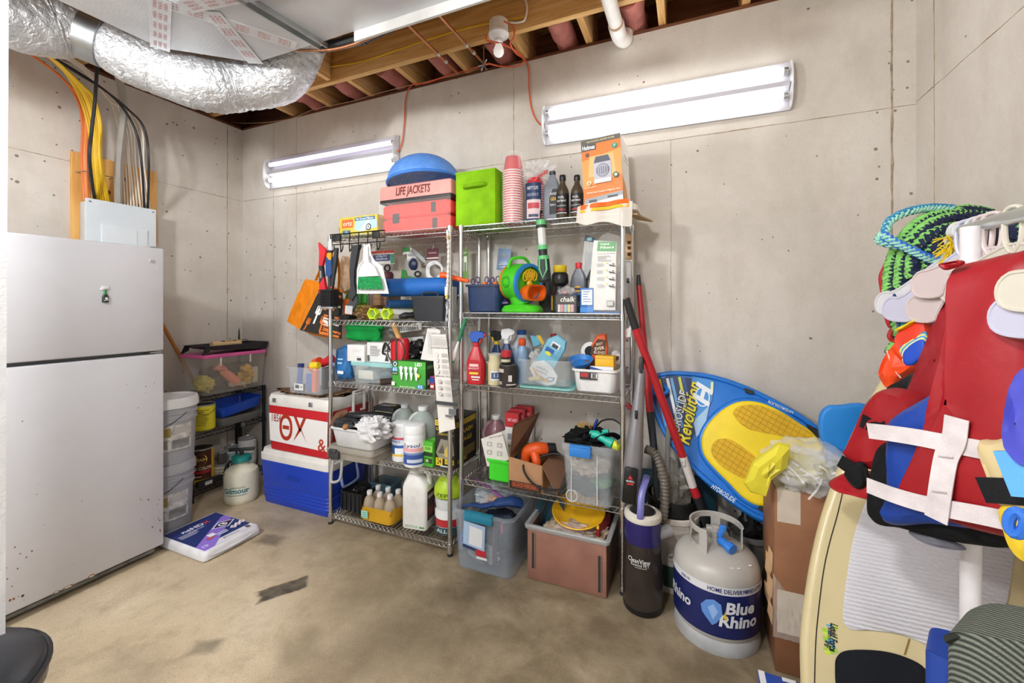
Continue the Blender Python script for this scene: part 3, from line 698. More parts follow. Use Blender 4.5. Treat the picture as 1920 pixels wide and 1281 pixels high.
# red cups, rims down
CUPR=C('#d8323c',.35);CUPW=C('#f3eeee',.35)
def nth(k):return 'top' if k == 0 else '%d%s from the top' % (k+1,{1:'nd',2:'rd',20:'st',21:'nd'}.get(k,'th'))
def cups(which,pxc,pxw,pyt,Y,n,top_plain):
    xc=X_(pxc,Y);R=(X_(pxc+pxw/2,Y)-X_(pxc-pxw/2,Y))/2;Hh=Z_(pxc,pyt,Y)-z;pitch=(Hh-top_plain)/n
    def one_cup(hh,last):
        b=B(CUPR);b.lathe([(R*.96,0),(R*(.72 if last else .965),hh-.002),(R*.6 if last else R*.94,hh-.002)],n=22,c0=False,c1=last);m1=b.mesh('cup_wall')
        b=B(CUPW);b.tube([(R*.97*cos(2*pi*j/22),R*.97*sin(2*pi*j/22),0) for j in range(22)],pitch*.32,n=5,closed=True);return m1,b.mesh('rolled_rim')
    mm,mt=one_cup(pitch+.0,False),one_cup(top_plain,True)
    for k in range(n):
        t=thing('plastic_cup','red plastic cup, '+nth(n-1-k)+' in the '+which,'cup',(xc,Y,z+.004+k*pitch),0,'red cups in the '+which);u=mt if k == n-1 else mm;part(t,'cup_wall',u[0]);part(t,'rolled_rim',u[1])
    return xc,Y,R,Hh
xc,yc,R,Hh=cups('tall upside-down stack',962,36,292,2.16,22,.085);t=thing('cup_sleeve','clear plastic sleeve round the tall stack of red cups','sleeve',(xc,yc,z+.002))
b=B(CLR('#ffffff',.16,.08));b.lathe([(R*1.035+.002*sin(k*5),-.001 if k == 0 else Hh*k/10+.004) for k in range(11)]+[(R*.4,Hh*1.06)],n=26,c0=False,c1=False);part(t,'clear_sleeve',b)
xc,yc,R,Hh=cups('shorter stack behind the blue label',1003,34,332,2.17,16,.05);t=thing('cup_bag','crumpled clear bag with a blue label over the shorter cup stack','bag',(xc,yc,z+.002))
b=B();b.pr(Matrix.Identity(4),nrm([('r',.05,.42,.95,.80,'#20345e'),('t',.05,.70,.1,'PARTY CUPS','#e6ecf4',{'w':.6}),('t',.05,.56,.08,'18 OZ CUPS 50 CT','#c8d2e6',{'w':.6}),('r',.1,.26,.76,.40,'#e9d3d6'),('r',.1,.33,.6,.12,'#c94b55'),('r',.1,.12,.5,.06,'#44506c')],2*R,Hh),wrap=R*1.06);part(t,'bag_label',b)
b=B(CLR('#ffffff',.34,.12));b.blob((.02,0,Hh+.02),(.075,.06,.055),amp=.7,fr=3.4,seed=4,nu=30,nv=20);part(t,'crumpled_bag',b,sharp=12)
b=B(C('#c8303a',.4))
for k in range(5):b.cyl((.055+.012*k-.02,-R*1.1,Hh*.86+.006*k),(.06+.012*k-.02,-R*1.12,Hh*.94+.006*k),.004,n=6)
part(t,'striped_edge',b,kind='stuff')
# motor oil
t,R,Hh=flask('motor_oil_bottle','grey motor oil bottle with black label next to the two dark bottles','bottle',1036,30,322,2.15,z,[(.95,0),(1,.02),(1,.60),(.92,.68),(.55,.84),(.36,.90),(.34,.93)],'#7c828c',[(.36,.92),(.38,.93),(.38,.995),(.34,1.0)],'#30343a',sq=.62,
    wrap=[('p',[(-.1,.12),(.8*.5,.12),(.45,.62),(.1,.62),(-.1,.45)],'#1b1d22'),('t',.18,.52,.07,'SYNTHETIC','#d8dadd',{'w':.5}),('t',.2,.42,.1,'GEAR','#e9c23a',{'w':.45}),('t',.2,.30,.06,'5W-30','#d8dadd')])
for px,lab in ((1055,'dark fuel additive bottle with black label, the left one of the pair'),(1082,'dark fuel additive bottle with black label, nearest the heater carton')):
    flask('additive_bottle',lab,'bottle',px,23,329,2.13,z+.001,[(.92,0),(1,.02),(1,.60),(.86,.68),(.44,.80),(.40,.9)],'#4a3f2e',[(.5,.88),(.52,.89),(.5,.985),(.44,1.0)],'#17181a',
        wrap=[('r',0,.33,1.9,.46,'#161719'),('t',0,.47,.07,'FUEL','#d9d9d9',{'w':.5}),('t',0,.39,.06,'TREATMENT','#e2e2e2',{'w':.8}),('t',0,.28,.05,'CONCENTRATE','#b9b9b9',{'w':.75}),('r',0,.19,.7,.05,'#8a2a2a'),('r',0,.12,.9,.02,'#c9c9c9')],group=None)
# bag and card under the heater
xb0,xb1=X_(1092,2.10),X_(1196,2.10)
t=thing('floor_wipe_bag','flattened white and orange plastic bag lying under the heater carton','bag',((xb0+xb1)/2,2.2,z))
wb=xb1-xb0;b=B(C('#e9e2d8',.35));b.rb([(.001,wb*.9,.22,.04),(.012,wb,.26,.05),(.038,wb,.26,.05),(.048,wb*.9,.22,.04)]);part(t,'bag',b)
b=B(CLR('#efe9e0',.8,.2));b.grid(lambda u,v:Vector((-wb*.56+u*wb*.98,-.135-.03*v+.008*sin(u*14),.045-.085*v-.03*u*v+.01*sin(u*9+v*3))),20,6);o=part(t,'bag_flap',b)
b=B();b.grid(lambda u,v:Vector((-wb*.5+u*wb*.86,-.139-.006*v+.008*sin(u*14),.050-.022*v+.012*u)),16,2,C('#ee6a1c'));b.grid(lambda u,v:Vector((-wb*.5+u*wb*.86,-.143-.006*v+.008*sin(u*14),.026-.016*v+.012*u)),16,2,C('#edc02c'));part(o,'printed_band',b,kind='stuff')
b=B(C('#b9a06e',.8));b.box((0,0,0),(.16,.22,.006));b.box((.0,0,.004),(.15,.21,.002),C('#8a5a42'))
one('cardboard_sheet','loose tan cardboard sheet sticking out past the top right corner of the shelving','cardboard',b,(RX1+.02,2.20,z+.0005+.052-.052+.004),-.25,ry=.25)
# heater carton
Yh=2.12;zb=z+.0485;xc,w,h=ext(1097,1172,256,Yh,zb);dep=.20
front=[('p',[(-.5,0),(.5,0),(.5,1),(-.5,1)],'#dd7a2b'),('p',[(-.5,.3),(.5,.42),(.5,.8),(-.5,.7)],'#e79b4c'),('p',[(-.35,.45),(.35,.45),(.3,.75),(-.3,.75)],'#efb673'),('p',[(-.5,.93),(.5,.93),(.5,1),(-.5,1)],'#5b5a4e'),('t',0,.965,.035,'FAN FORCED HEATER WARM','#d9c79c',{'w':.7}),
    ('r',-.31,.885,.38,.09,'#4b4a4a'),('t',-.31,.885,.09,'Holmes','#ffffff',{'w':.32,'bold':.02}),('c',-.35,.78,.03,'#6b4a30'),('c',.35,.84,.04,'#3f8a72'),('t',.35,.84,.06,'P','#bfe0d0'),
    ('p',[(-.2,.36),(.24,.36),(.24,.66),(.19,.73),(-.15,.73),(-.2,.66)],'#b9b8c4'),('p',[(-.19,.64),(.23,.64),(.18,.73),(-.14,.73)],'#4e5260'),('c',.03,.52,.098,'#7d7f90'),('c',.03,.52,.085,'#a3a4b2')]
for k in range(6):front.append(('r',-.11+.055*k,.52,.02,.12-.008*abs(k-2.5)*2,'#6d6f80'))
front += [('p',[(-.2,.34),(.24,.34),(.22,.40),(-.18,.40)],'#dcdbe2'),('c',-.33,.36,.035,'#f3d9a4'),('p',[(-.36,.34),(-.33,.39),(-.30,.34)],'#d9662a'),('c',.35,.42,.04,'#356b55'),('c',.35,.42,.02,'#e9e3c9'),('t',.02,.215,.036,'Whole Room Comfort & Right for You!','#fff0d8',{'w':.84}),('p',[(-.46,.02),(.5,.02),(.5,.18),(-.46,.13)],'#9aa0a6'),('p',[(-.46,.02),(.5,.02),(.5,.12),(-.46,.06)],'#dadcde'),('r',-.25,.09,.2,.04,'#4b4f55'),('r',.25,.12,.25,.03,'#4b4f55'),('t',-.3,.29,.02,'ADJUSTABLE THERMOSTAT','#fbe6c5',{'w':.3})]
carton('heater_carton','tall orange heater carton on top of the right shelving unit','carton',(1097,1172,256),Yh,zb,dep,'#efe9e2',front,side=[('r',0,.5,.96,.98,'#f2ede6'),('p',[(-.48,.0),(.2,0),(-.1,.3),(-.48,.4)],'#e3a56a'),('r',.1,.75,.5,.03,'#c9b9a5'),('r',.1,.68,.5,.02,'#c9b9a5')],ry=radians(-3.0),rz=-.05)
# ================================================================ left unit: things hung on the front and side
YF=LY0-.03
zt=LZ[0]
x0,x1=X_(617,YF),X_(719,YF);xh=(x0+x1)/2;wh=x1-x0
t=thing('hook_rack','black wire hook rail clipped to the front of the top left shelf','hooks',(xh,YF+.01,zt-.05))
b=B(C('#1a1a1c',.5,.3))
b.tube([(-wh/2,0,.055),(-wh/2,0,-.01),(wh/2,0,-.01),(wh/2,0,.055),(-wh/2,0,.055)],.0035,n=6);b.tube([(-wh/2,0,.055),(wh/2,0,.055)],.0035,n=6);part(t,'frame',b)
HK=[]
for k in range(6):
    xk=-wh/2+wh*(k+.25)/6.0;HK.append(xh+xk+wh*.055)
    b=B(C('#1a1a1c',.5,.3));b.tube(spl([(xk,.0,.055),(xk,-.004,-.02),(xk+.004,-.006,-.045),(xk+wh*.05,-.022,-.062),(xk+wh*.1,-.03,-.045),(xk+wh*.105,-.03,-.022)],5),.0035,n=6);part(t,'hook',b)
for s in (-.36,.36):
    b=B(BLACK);b.box((s*wh,-.006,.03),(.055,.008,.04),bev=.002);part(t,'clip_plate',b)
def poly_px(pts,Y):return [(onY(x,y,Y).x,onY(x,y,Y).z) for x,y in pts]
def flat(b,pts,Y,t,m,bev=0):
    "outline at real size in the plane Y, thickness t towards the viewer side"
    b.prism(poly_px(pts,Y)[::1],t,m,M=Matrix.Translation((0,Y,0)) @ FRONT,bev=bev);return b
# red and black brush handle tool
Y=YF-.01
t=thing('saw','red and black hand saw hung at the far left of the hook rail','saw');b=B(C('#c8242c',.45));flat(b,[(601,455),(608,462),(616,470),(613,482),(608,500),(602,498),(603,475)],Y,.02,None,.003);part(t,'grip',b)
b=B(C('#2a2a2e',.5));flat(b,[(602,498),(608,498),(611,520),(604,534),(603,534)],Y,.02,None,.003);o=part(t,'shaft',b,'black middle')
b=B();a=onY(606,515,Y);b.pr(Matrix.Translation((a.x,Y-.02,a.z)) @ FRONT,[('t',0,0,.022,'FISKARS'[:0]+'SAW','#c9c9cc',{'rot':pi/2})]);part(o,'lettering',b)
b=B(C('#c8242c',.45));flat(b,[(603,534),(611,520),(615,543),(615,552),(602,552)],Y,.02,None,.003);part(t,'lower_sheath',b,'red lower end')
# blue / orange tool
Y2=YF+.004
t=thing('putty_tool','blue and orange handled tool hanging behind the grill brush','tool');b=B(C('#1f4b87',.45));flat(b,[(614,482),(625,482),(626,514),(622,520),(615,518)],Y2,.018,None,.003);part(t,'handle',b)
b=B(C('#e8a023',.45));flat(b,[(614,474),(625,474),(625,488),(621,488),(616,481)],Y2,.02,None,.002);part(t,'handle_end',b,'yellow-orange end');b=B(C('#28303c',.5));flat(b,[(614,470),(625,470),(625,475),(614,475)],Y2,.02,None,.002);part(t,'cap',b)
b=B(CLR('#dfe6ea',.7));flat(b,[(617,452),(622,448),(624,470),(615,470)],Y2,.006,None);part(t,'hang_loop',b);b=B(C('#3a3d42',.5));flat(b,[(617,519),(622,520),(621,556),(618,556)],Y2,.012,None);part(t,'shank',b)
# grill brush
Y=YF-.022;t=thing('grill_brush','black wire grill brush with a square bristle head','brush')
b=B(C('#23262a',.5));pts=[onY(x,y,Y-.008) for x,y in ((631,465),(630,480),(627,505),(624,530),(621,548))];b.tube(spl(pts,5),[.0135]*6+[.015]*6+[.012]*9,n=10,flat=1.0);part(t,'handle',b)
a=onY(621,539,Y-.02);b=B();b.pr(Matrix.Translation((a.x,a.y,a.z)) @ FRONT,[('r',0,0,.012,.012,'#c9302c')]);part(t,'logo_patch',b)
a,c=onY(606,543,Y),onY(630,575,Y);b=B(C('#141416',.6));cx,cz,w,h=(a.x+c.x)/2,(a.z+c.z)/2,c.x-a.x,a.z-c.z
b.box((cx,Y,cz),(w,.05,h),bev=.004);part(t,'head',b)
b=B(C('#1c1c1f',.9))
for i in range(10):
    zz=cz-h*.42+h*.84*i/9;b.box((cx,Y-.032,zz),(w*.98,.016,h*.055))
part(t,'bristles',b,kind='stuff');b=B(C('#bfc1c4',.35,.8));b.box((cx,Y-.01,cz-h/2-.008),(w*.95,.035,.014),bev=.002);part(t,'scraper_plate',b,'bare metal scraper')
# pruning saw
Y=YF-.012;t=thing('scraper','long curved black scraper tool hanging beside the white dustpan','tool')
b=B(C('#2b2e33',.45));flat(b,[(665,462),(677,459),(674,480),(669,505),(668,530),(672,552),(664,565),(657,556),(662,540),(660,510),(662,480)],Y,.022,None,.004);part(t,'handle',b)
b=B(C('#3a3d43',.4));flat(b,[(664,556),(672,552),(673,566),(662,585),(651,582),(652,573)],Y,.012,None,.003)
for k in range(5):flat(b,[(672-k*2.2,568+k*3),(674-k*2.2,570+k*3),(670.5-k*2.2,571+k*3)],Y,.010,None)
part(t,'blade_end',b)
b=B(CLR('#e8ecef',.45));flat(b,[(648,573),(662,574),(660,590),(647,588)],Y-.013,.003,None);part(t,'plastic_guard',b)
# dustpan and brush
Y=YF-.015;t=thing('dustpan','white plastic dustpan hanging from the hook rail','dustpan')
b=B(C('#e9ebec',.35));pl=[(683,458),(694,458),(695,478),(702,490),(716,500),(728,551),(671,551),(671,507),(674,498),(682,488)]
flat(b,pl,Y,.006,None,.002);part(t,'pan',b)
b=B(C('#eff0f1',.35));b.tube([onY(x,y,Y-.01) for x,y in ((671,551),(671,507),(674,498),(682,488),(684,458),(693,458),(695,478),(702,490),(716,500),(728,551))],.005,n=6);part(t,'raised_rim',b)
b=B(C('#dfe2e4',.35));flat(b,[(686,462),(691,462),(692,492),(685,492)],Y-.01,.006,None,.002);part(t,'handle_rib',b)
t=thing('hand_brush','small white hand brush with green bristles clipped in the dustpan','brush')
b=B(C('#f1f2f3',.35));flat(b,[(685,478),(692,478),(694,492),(704,500),(712,518),(673,520),(677,503),(685,492)],Y-.02,.012,None,.003);part(t,'brush_back',b)
GR=C('#1c9a54',.7,nz=.3,sc=60);b=B(GR)
for k in range(22):
    for r in range(2):
        u=k/21;a=onY(673+u*39,519+(r*.5),Y-.018-.010*r);c=onY(671.5+u*46,542+1.5*sin(k*2.1),Y-.018-.012*r);b.cyl(a,c,.0034,n=5,r2=.0042)
part(t,'bristles',b,'green bristles',kind='stuff')
# big shopping bag: orange side gusset and dark front with cutlery print
YB=2.10
t=thing('shopping_bag','orange shopping bag with dark cutlery-print front hanging at the left of the shelving','bag')
OG=FAB('#ee8a12',180,.55);DK=FAB('#33312f',180,.7)
P=lambda x,y,Y:onY(x,y,Y)
b=B(OG)
A=[P(573,523,YB+.06),P(606,530,YB-.02)];Bm=[P(538,603,YB+.10),P(562,619,YB-.02)]
def gus(u,v):
    top=A[0].lerp(A[1],u);bot=Bm[0].lerp(Bm[1],u);q=top.lerp(bot,v);q.y += .018*sin(pi*u)*sin(pi*v*.9)+.006*noise.noise(Vector((u*5,v*6,2)));q.x -= .012*sin(v*pi)*(1-u);return q
b.grid(gus,10,16)
part(t,'gusset',b,'plain orange side panel')
b=B(DK);FA=[P(606,530,YB-.02),P(643,545,YB-.0)];FB=[P(562,619,YB-.02),P(641,636,YB)]
def fr(u,v):
    q=FA[0].lerp(FA[1],u).lerp(FB[0].lerp(FB[1],u),v);q.y += -.012*sin(pi*u)+.005*noise.noise(Vector((u*5,v*5,7)));return q
b.grid(fr,12,14);fp=part(t,'front_panel',b,'dark front printed with forks')
b=B(OG);b.grid(lambda u,v:Bm[0].lerp(Bm[1],u).lerp(FB[1],max(0,u*0)) if False else (Bm[0].lerp(FB[1],u)+Vector((0,-.03*sin(pi*u)+v*.02,-.012*sin(pi*u)-v*.02*sin(pi*u)))),14,3);b.grid(lambda u,v:FA[0].lerp(FA[1],u)+Vector((0,-.012*sin(pi*u)-.003,-.018*v+.004)),10,2);part(t,'orange_hem',b)
# cutlery print follows the panel
FRK=[(-.13,0),(-.13,.42),(-.10,.46),(-.035,.5),(-.035,1),(.035,1),(.035,.5),(.10,.46),(.13,.42),(.13,0),(.085,0),(.085,.36),(.05,.36),(.05,0),(.015,0),(.015,.36),(-.015,.36),(-.015,0),(-.05,0),(-.05,.36),(-.085,.36),(-.085,0)]
b=B()
def fork(u0,v0,ang,s,col):
    vs=[]
    for (x,y) in FRK:
        X=(x*1.6*cos(ang)-(y-.5)*sin(ang))*s;Yv=(x*1.6*sin(ang)+(y-.5)*cos(ang))*s
        u,v=u0+X,v0+Yv*.9;q=fr(min(.98,max(.02,u)),min(.98,max(.02,v)));vs.append((q.x,q.y-.002,q.z))
    n=len(vs)
    quads=[(0,1,20,21),(18,17,20,19)[:0] or (17,18,19,20)[:0] or (15,16,17,14)[:0] or (1,2,3,20),(3,4,5,6),(16,17,18,15)[:0] or (17,18,19,16)[:0] or (3,6,17,20)[:0] or (3,6,12,17),(3,17,20,20)[:3],(6,7,8,11),(8,9,10,11),(6,11,12,12)[:3],(12,13,14,15)[:4],(16,17,18,19)[:4],(12,15,16,17)]
    b.add(vs,[f for f in quads if len(f) > 2],C(col,.6))
for (u,v,a,s,c) in ((.3,.62,.05,.42,'#f1efec'),(.72,.72,-1.5,.42,'#f1efec'),(.55,.42,-1.45,.42,'#d6722a'),(.78,.88,-1.5,.45,'#d6722a'),(.52,.78,.1,.36,'#d6722a'),(.6,.22,-1.4,.36,'#d6722a'),(.12,.85,.1,.3,'#d6722a')):fork(u,v,a,s,c)
for v in (.12,.33,.57,.94):
    vs=[fr(.5+.45*k,vv)-Vector((0,.0015,0)) for k in (0,1) for vv in (v,v+.045)];b.add([tuple(q) for q in vs],[(0,1,3,2)],C('#c9c6c2' if v in (.33,) else '#d6722a',.6))
part(fp,'cutlery_print',b,kind='stuff')
b=B(OG)
for xs in (((592,526),(601,505),(612,480),(616,462)),((634,548),(636,520),(634,490),(628,470))):b.tube(spl([P(x,y,YB-.03-.04*k/3) for k,(x,y) in enumerate(xs)],5),.011,n=6,flat=.25)
part(t,'carry_handle',b,kind='stuff')
# green cloth bag below shelf two
b=B(FAB('#0f8a3c',160,.8));a0,a1=P(641,600,2.08),P(703,640,2.08);zt2=LZ[1]-.035
b.blob(((a0.x+a1.x)/2,2.14,(zt2+a1.z)/2),((a1.x-a0.x)/2,.05,(zt2-a1.z)/2+.01),amp=.22,fr=1.6,seed=8,p=.55);one('green_cloth_bag','bright green cloth bag hanging under the second shelf by the left post','bag',b)
# cards and long paper tags with a hook
def tag_card(t,pts,Y,col,items,name='card',rot=0,thick=.002):
    b=B(C(col,.5,nz=.03));flat(b,pts,Y,thick,None);o=part(t,name,b)
    p=poly_px(pts,Y);cx=sum(q[0] for q in p)/len(p);cz=sum(q[1] for q in p)/len(p)
    w=max(q[0] for q in p)-min(q[0] for q in p);h=max(q[1] for q in p)-min(q[1] for q in p)
    if items:b=B();b.pr(Matrix.Translation((cx,Y-thick,cz)) @ Matrix.Rotation(rot,4,'Y') @ FRONT,nrm(items,w,h));part(o,'printed_text',b)
    return o
def wire_hook(t,px,py,Y,s=.03):
    a=onY(px,py,Y);b=B(STEEL);b.tube(spl([a,a+Vector((.2*s,0,.5*s)),a+Vector((-.3*s,.1*s,s)),a+Vector((-.6*s,.3*s,.7*s))],5),.0014,n=5);part(t,'wire_hook',b)
Y=LY0-.025
t=thing('drain_tool_card','long white instruction card for a drain tool hanging over the shelf edge','card')
its=[('t',-.12,.455,.042,'DRAIN','#26262a',{'w':.62,'bold':.03,'rot':.1}),('t',-.06,.418,.042,'WEASEL','#26262a',{'w':.72,'bold':.03,'rot':.1}),('t',-.05,.33,.014,"HOW IT WORKS",'#33363a',{'w':.5}),('t',.0,.19,.016,'ATTACHING THE WAND','#26282c',{'w':.8}),('t',.08,-.09,.016,'REMOVING THE CLOG','#26282c',{'w':.8})]
for k in range(4):its += [('c',-.16,.12-.055*k,.017,'#55585c',.019),('c',-.16,.12-.055*k,.015,'#e7e5e1',.017)]+lines(.2,.10-.055*k,.14-.055*k,4,.36,'#8b8d90',k,.003)
for k in range(3):its += [('c',-.1,-.14-.06*k,.02,'#55585c',.016),('c',-.1,-.14-.06*k,.016,'#d8d6d2',.012)]+lines(.26,-.16-.06*k,-.12-.06*k,4,.3,'#8b8d90',k+9,.003)
its += lines(.05,.22,.31,9,.7,'#9c9ea0',5,.003)+[('r',.14,-.345,.92,.035,'#3b3d40'),('r',.36,-.42,.3,.06,'#6a6c70'),('r',.2,-.465,.28,.022,'#6a6c70')]
its=[(i[0],i[1]+((.5-i[2])-.5)*.36-.0,*i[2:]) if i[0] != 'p' else i for i in its]
tag_card(t,[(809,628),(816,624),(836,627),(838,640),(854,804),(824,812)],Y,'#e3e0db',its)
wire_hook(t,832,627,Y,.05)
t=thing('paper_leaflet','shorter white leaflet hanging behind the long drain tool card','leaflet')
tag_card(t,[(802,616),(815,614),(826,620),(824,640),(812,677),(789,674)],Y+.012,'#dedcd8',lines(0,-.4,.3,16,.45,'#9b9da0',4,.008)+[('t',.05,.38,.05,'SPECIFICATIONS','#4a4c50',{'w':.4})])
# small packs hanging on the back of the unit
YK=2.31
def pack(label,hdr,blister,Y,group=None,parts=()):
    t=thing('hanging_pack',label,'package',group=group)
    pts,col,its=hdr;tag_card(t,pts,Y,col,its,'header_card')
    if blister:b=B(CLR('#f0f4f6',.13,.1));flat(b,blister,Y-.004,.02,None,.006);part(t,'clear_blister',b)
    for nm,b in parts:part(t,nm,b)
    xs=[p[0] for p in pts];wire_hook(t,(min(xs)+max(xs))/2,min(p[1] for p in pts)+2,Y-.002,.05);return t
b=B(C('#5d2a38',.5));c=P(728,517,YK-.02);b.lathe([(.02,0),(.034,.01),(.036,.04),(.026,.055)],T=Matrix.Translation((c.x,c.y,c.z-.03)),n=16);b2=B(C('#2b2c30',.5));b2.tube([(c.x+.022*cos(k*pi/8),c.y-.01,c.z+.05+.022*sin(k*pi/8)) for k in range(16)],.007,n=6,closed=True)
pack('hanging pack with red and blue header and a maroon fitting',([(697,472),(739,472),(740,495),(697,495)],'#e6e4e1',[('r',0,.42,1,.2,'#c24a40'),('r',-.05,.0,.75,.5,'#3d4a78'),('t',-.05,.1,.2,'UTILITY','#e6e9f2',{'w':.5}),('t',-.05,-.1,.16,'RELEASE','#e6e9f2',{'w':.5}),('r',.42,-.1,.16,.7,'#3f8a6a')]),[(700,495),(738,495),(736,530),(702,530)],YK,parts=(('fitting',b),('ring',b2)))
b=B(C('#24304f',.4));c=P(775,496,YK-.025);b.blob(tuple(c),(.034,.022,.04),amp=.15,seed=3,nu=14,nv=10);b2=B(BLACK);c2=P(783,514,YK-.028);b2.tube([(c2.x+.022*cos(k*pi/8),c2.y,c2.z+.016*sin(k*pi/8)) for k in range(16)],.006,n=6,closed=True)
b3=B(C('#2aa02f',.5));flat(b3,[(755,505),(762,507),(765,517),(780,520),(778,526),(753,524)],YK-.006,.012,None,.003)
pack('hanging pack with a blue hose fitting, a black ring and green clip',([(760,466),(768,462),(783,474),(780,487),(763,490),(765,476),(755,478)],'#dfe3e0',[('r',-.2,.3,.5,.3,'#3f8f4a'),('r',.1,-.15,.5,.4,'#e9edf0'),('t',.12,-.1,.2,'PENCO','#5a5f6a',{'w':.4})]),[(762,486),(786,484),(792,510),(790,524),(758,524)],YK,parts=(('fitting',b),('rubber_ring',b2),('green_clip',b3)))
pack('hanging pack with a dark maroon folded card',([(802,466),(823,465),(822,488),(798,488)],'#5a2730',[('r',0,.1,.6,.1,'#b98a8a'),('r',0,-.32,.9,.1,'#e6d9d6')]),[(800,488),(824,488),(828,498),(798,498)],YK)
t=thing('drain_hose_coil','coil of white tubing hanging beside the maroon card','hose');c=P(816,508,YK-.02)
for k in range(5):
    r=.047+.0035*k;b=B(C('#e9e9e8',.35));b.tube([(c.x+r*1.02*cos(a*pi/14),c.y-.003*k+.004*sin(a),c.z+r*1.0*sin(a*pi/14)) for a in range(28)],.0042,n=6,closed=True);part(t,'coil_loop',b)
b=B(STEEL);q=N('chip');flat(b,[(770,470),(776,466),(796,484),(800,494),(794,492)],YK-.03,.004,C('#9aa09f',.4));one('metal_blade','small grey blade hanging between the hose packs','blade',b)
# short rope hanging on the inner front post
b=B(C('#e7e3de',.8));Sx=[P(x,y,LY0-.022) for x,y in ((839,432),(841,470),(840,515),(838,552),(838,560))]
S=spl(Sx,14)
for ph in (0,pi):b.tube([p+Vector((.0042*cos(k*1.1+ph),.0042*sin(k*1.1+ph),0)) for k,p in enumerate(S)],.0045,n=6)
t=thing('twisted_cord','short twisted white cord hanging from the top shelf by the inner post','cord');part(t,'cord',b,kind='stuff')
b=B(C('#c9a77c',.8));a=P(840,445,LY0-.022);b.blob(tuple(a),(.012,.01,.014),seed=2,nu=10,nv=8);part(t,'knot',b)
b=B(STEEL);a=P(839,572,LY0-.022);b.tube([(a.x+.010*cos(k*pi/7),a.y,a.z+.022*sin(k*pi/7)) for k in range(14)],.0022,n=5,closed=True);part(t,'snap_hook',b)
b=B(C('#d9b430',.6));a=P(838,556,LY0-.03);b.box(tuple(a),(.014,.01,.016),bev=.002);part(t,'yellow_tag',b)
# ================================================================ left unit: second shelf
z=LZ[1]
t,w,h=carton('brown_carton','plain brown carton at the back of the second shelf under the blue mat','carton',(700,728,552),2.20,z,.13,'#9c7656',[('r',.2,0.55,.3,.04,'#80604a'),('r',0,.8,1,.02,'#7d5d42')])
# lime tubes: hexagonal ends
for px,lab in ((695.5,'left one of two clear tubes with lime green hexagonal ends'),(721.5,'right one of two clear tubes with lime green hexagonal ends')):
    c=P(px,585,2.04);R=.036;t=thing('hexagonal_tube',lab,'tube',(c.x,2.045,z+R*.90+.005),.0,None)
    hx=[(R*cos(pi/3*k+pi/2*0),R*.97*sin(pi/3*k)) for k in range(6)];hi=[(x*.78,y*.78) for x,y in hx]
    L=.27;dr=Vector((.34,.90,0));dr.normalize()
    def pt(x,y,d):return Vector((x,0,y))+dr*d
    LM=C('#c6e02b',.4)
    b=B(LM);b.loft([[pt(x,y,.03) for x,y in hx],[pt(x*1.02,y*1.02,.0) for x,y in hx],[pt(x,y,0) for x,y in hi],[pt(x,y,.03) for x,y in hi]],None,False,False);part(t,'end_ring',b)
    for k in range(6):
        x,y=hx[k];b=B(LM);b.box(tuple(pt(x*1.05,y*1.05,.012)),(.008,.02,.008),bev=.002);part(t,'corner_nib',b)
    b=B(C('#cfe27a',.3));b.add([tuple(pt(x,y,.016)) for x,y in hi],[(0,1,2,3,4,5)],C('#7f9a4a',.7));o=part(t,'mesh_disc',b)
    b=B(C('#e9ebe4',.35));b.loft([[pt(x*.97,y*.97,d) for x,y in hx] for d in (.03,L*.92)],None,False,True);part(t,'sleeve',b)
    b=B(LM);b.loft([[pt(x*1.0,y*1.0,d) for x,y in hx] for d in (L*.62,L)],None,True,True);part(t,'far_band',b)
# woven chips / kindling basket and pan
t=thing('kindling_basket','small heap of pale bent wood strips at the left of the second shelf','basket');r=random.Random(5);c=P(670,590,2.07)
for k in range(9):
    a=r.uniform(0,pi);L=r.uniform(.035,.06);zz=z+.012+.0075*k;cx,cy=c.x+r.uniform(-.035,.035),2.09+r.uniform(-.02,.02)
    b=B(C(['#b98a58','#9c7040','#c9a06a'][k % 3],.8));v=Vector((cos(a),sin(a)*.6,0))*L;p=Vector((cx,cy,zz));b.tube(spl([p-v,p+Vector((0,0,.014)),p+v],4),.008,n=6,flat=.3,up=(0,0,1));part(t,'wood_strip',b)
b=B(C('#8c6a32',.7));b.box((c.x+.03,2.17,z+.045),(.13,.06,.09),bev=.004);one('tan_box','tan cardboard box behind the wood strips and lime tubes','carton',b)
b=B(BLK2);a=P(642,592,2.05);b.rb([(z+.001,.07,.10,.02),(z+.02,.085,.12,.03),(z+.026,.085,.12,.03),(z+.024,.07,.105,.025),(z+.008,.06,.09,.02)]);b.v=[(x+a.x,y+2.10,zz) for x,y,zz in b.v];one('black_pan','small black tray beside the grill brush on the second shelf','tray',b)
b=B(C('#17181a',.5));a=P(757,588,2.05);b.tube(spl([(a.x-.03,2.05,z+.02),(a.x,2.06,z+.028),(a.x+.03,2.09,z+.03),(a.x+.04,2.12,z+.03)],4),[.012,.013,.015,.018,.02,.02,.018,.018,.02,.022,.024,.024,.022],n=10);one('black_tool','black knobbly handle lying left of the black bin','tool',b)
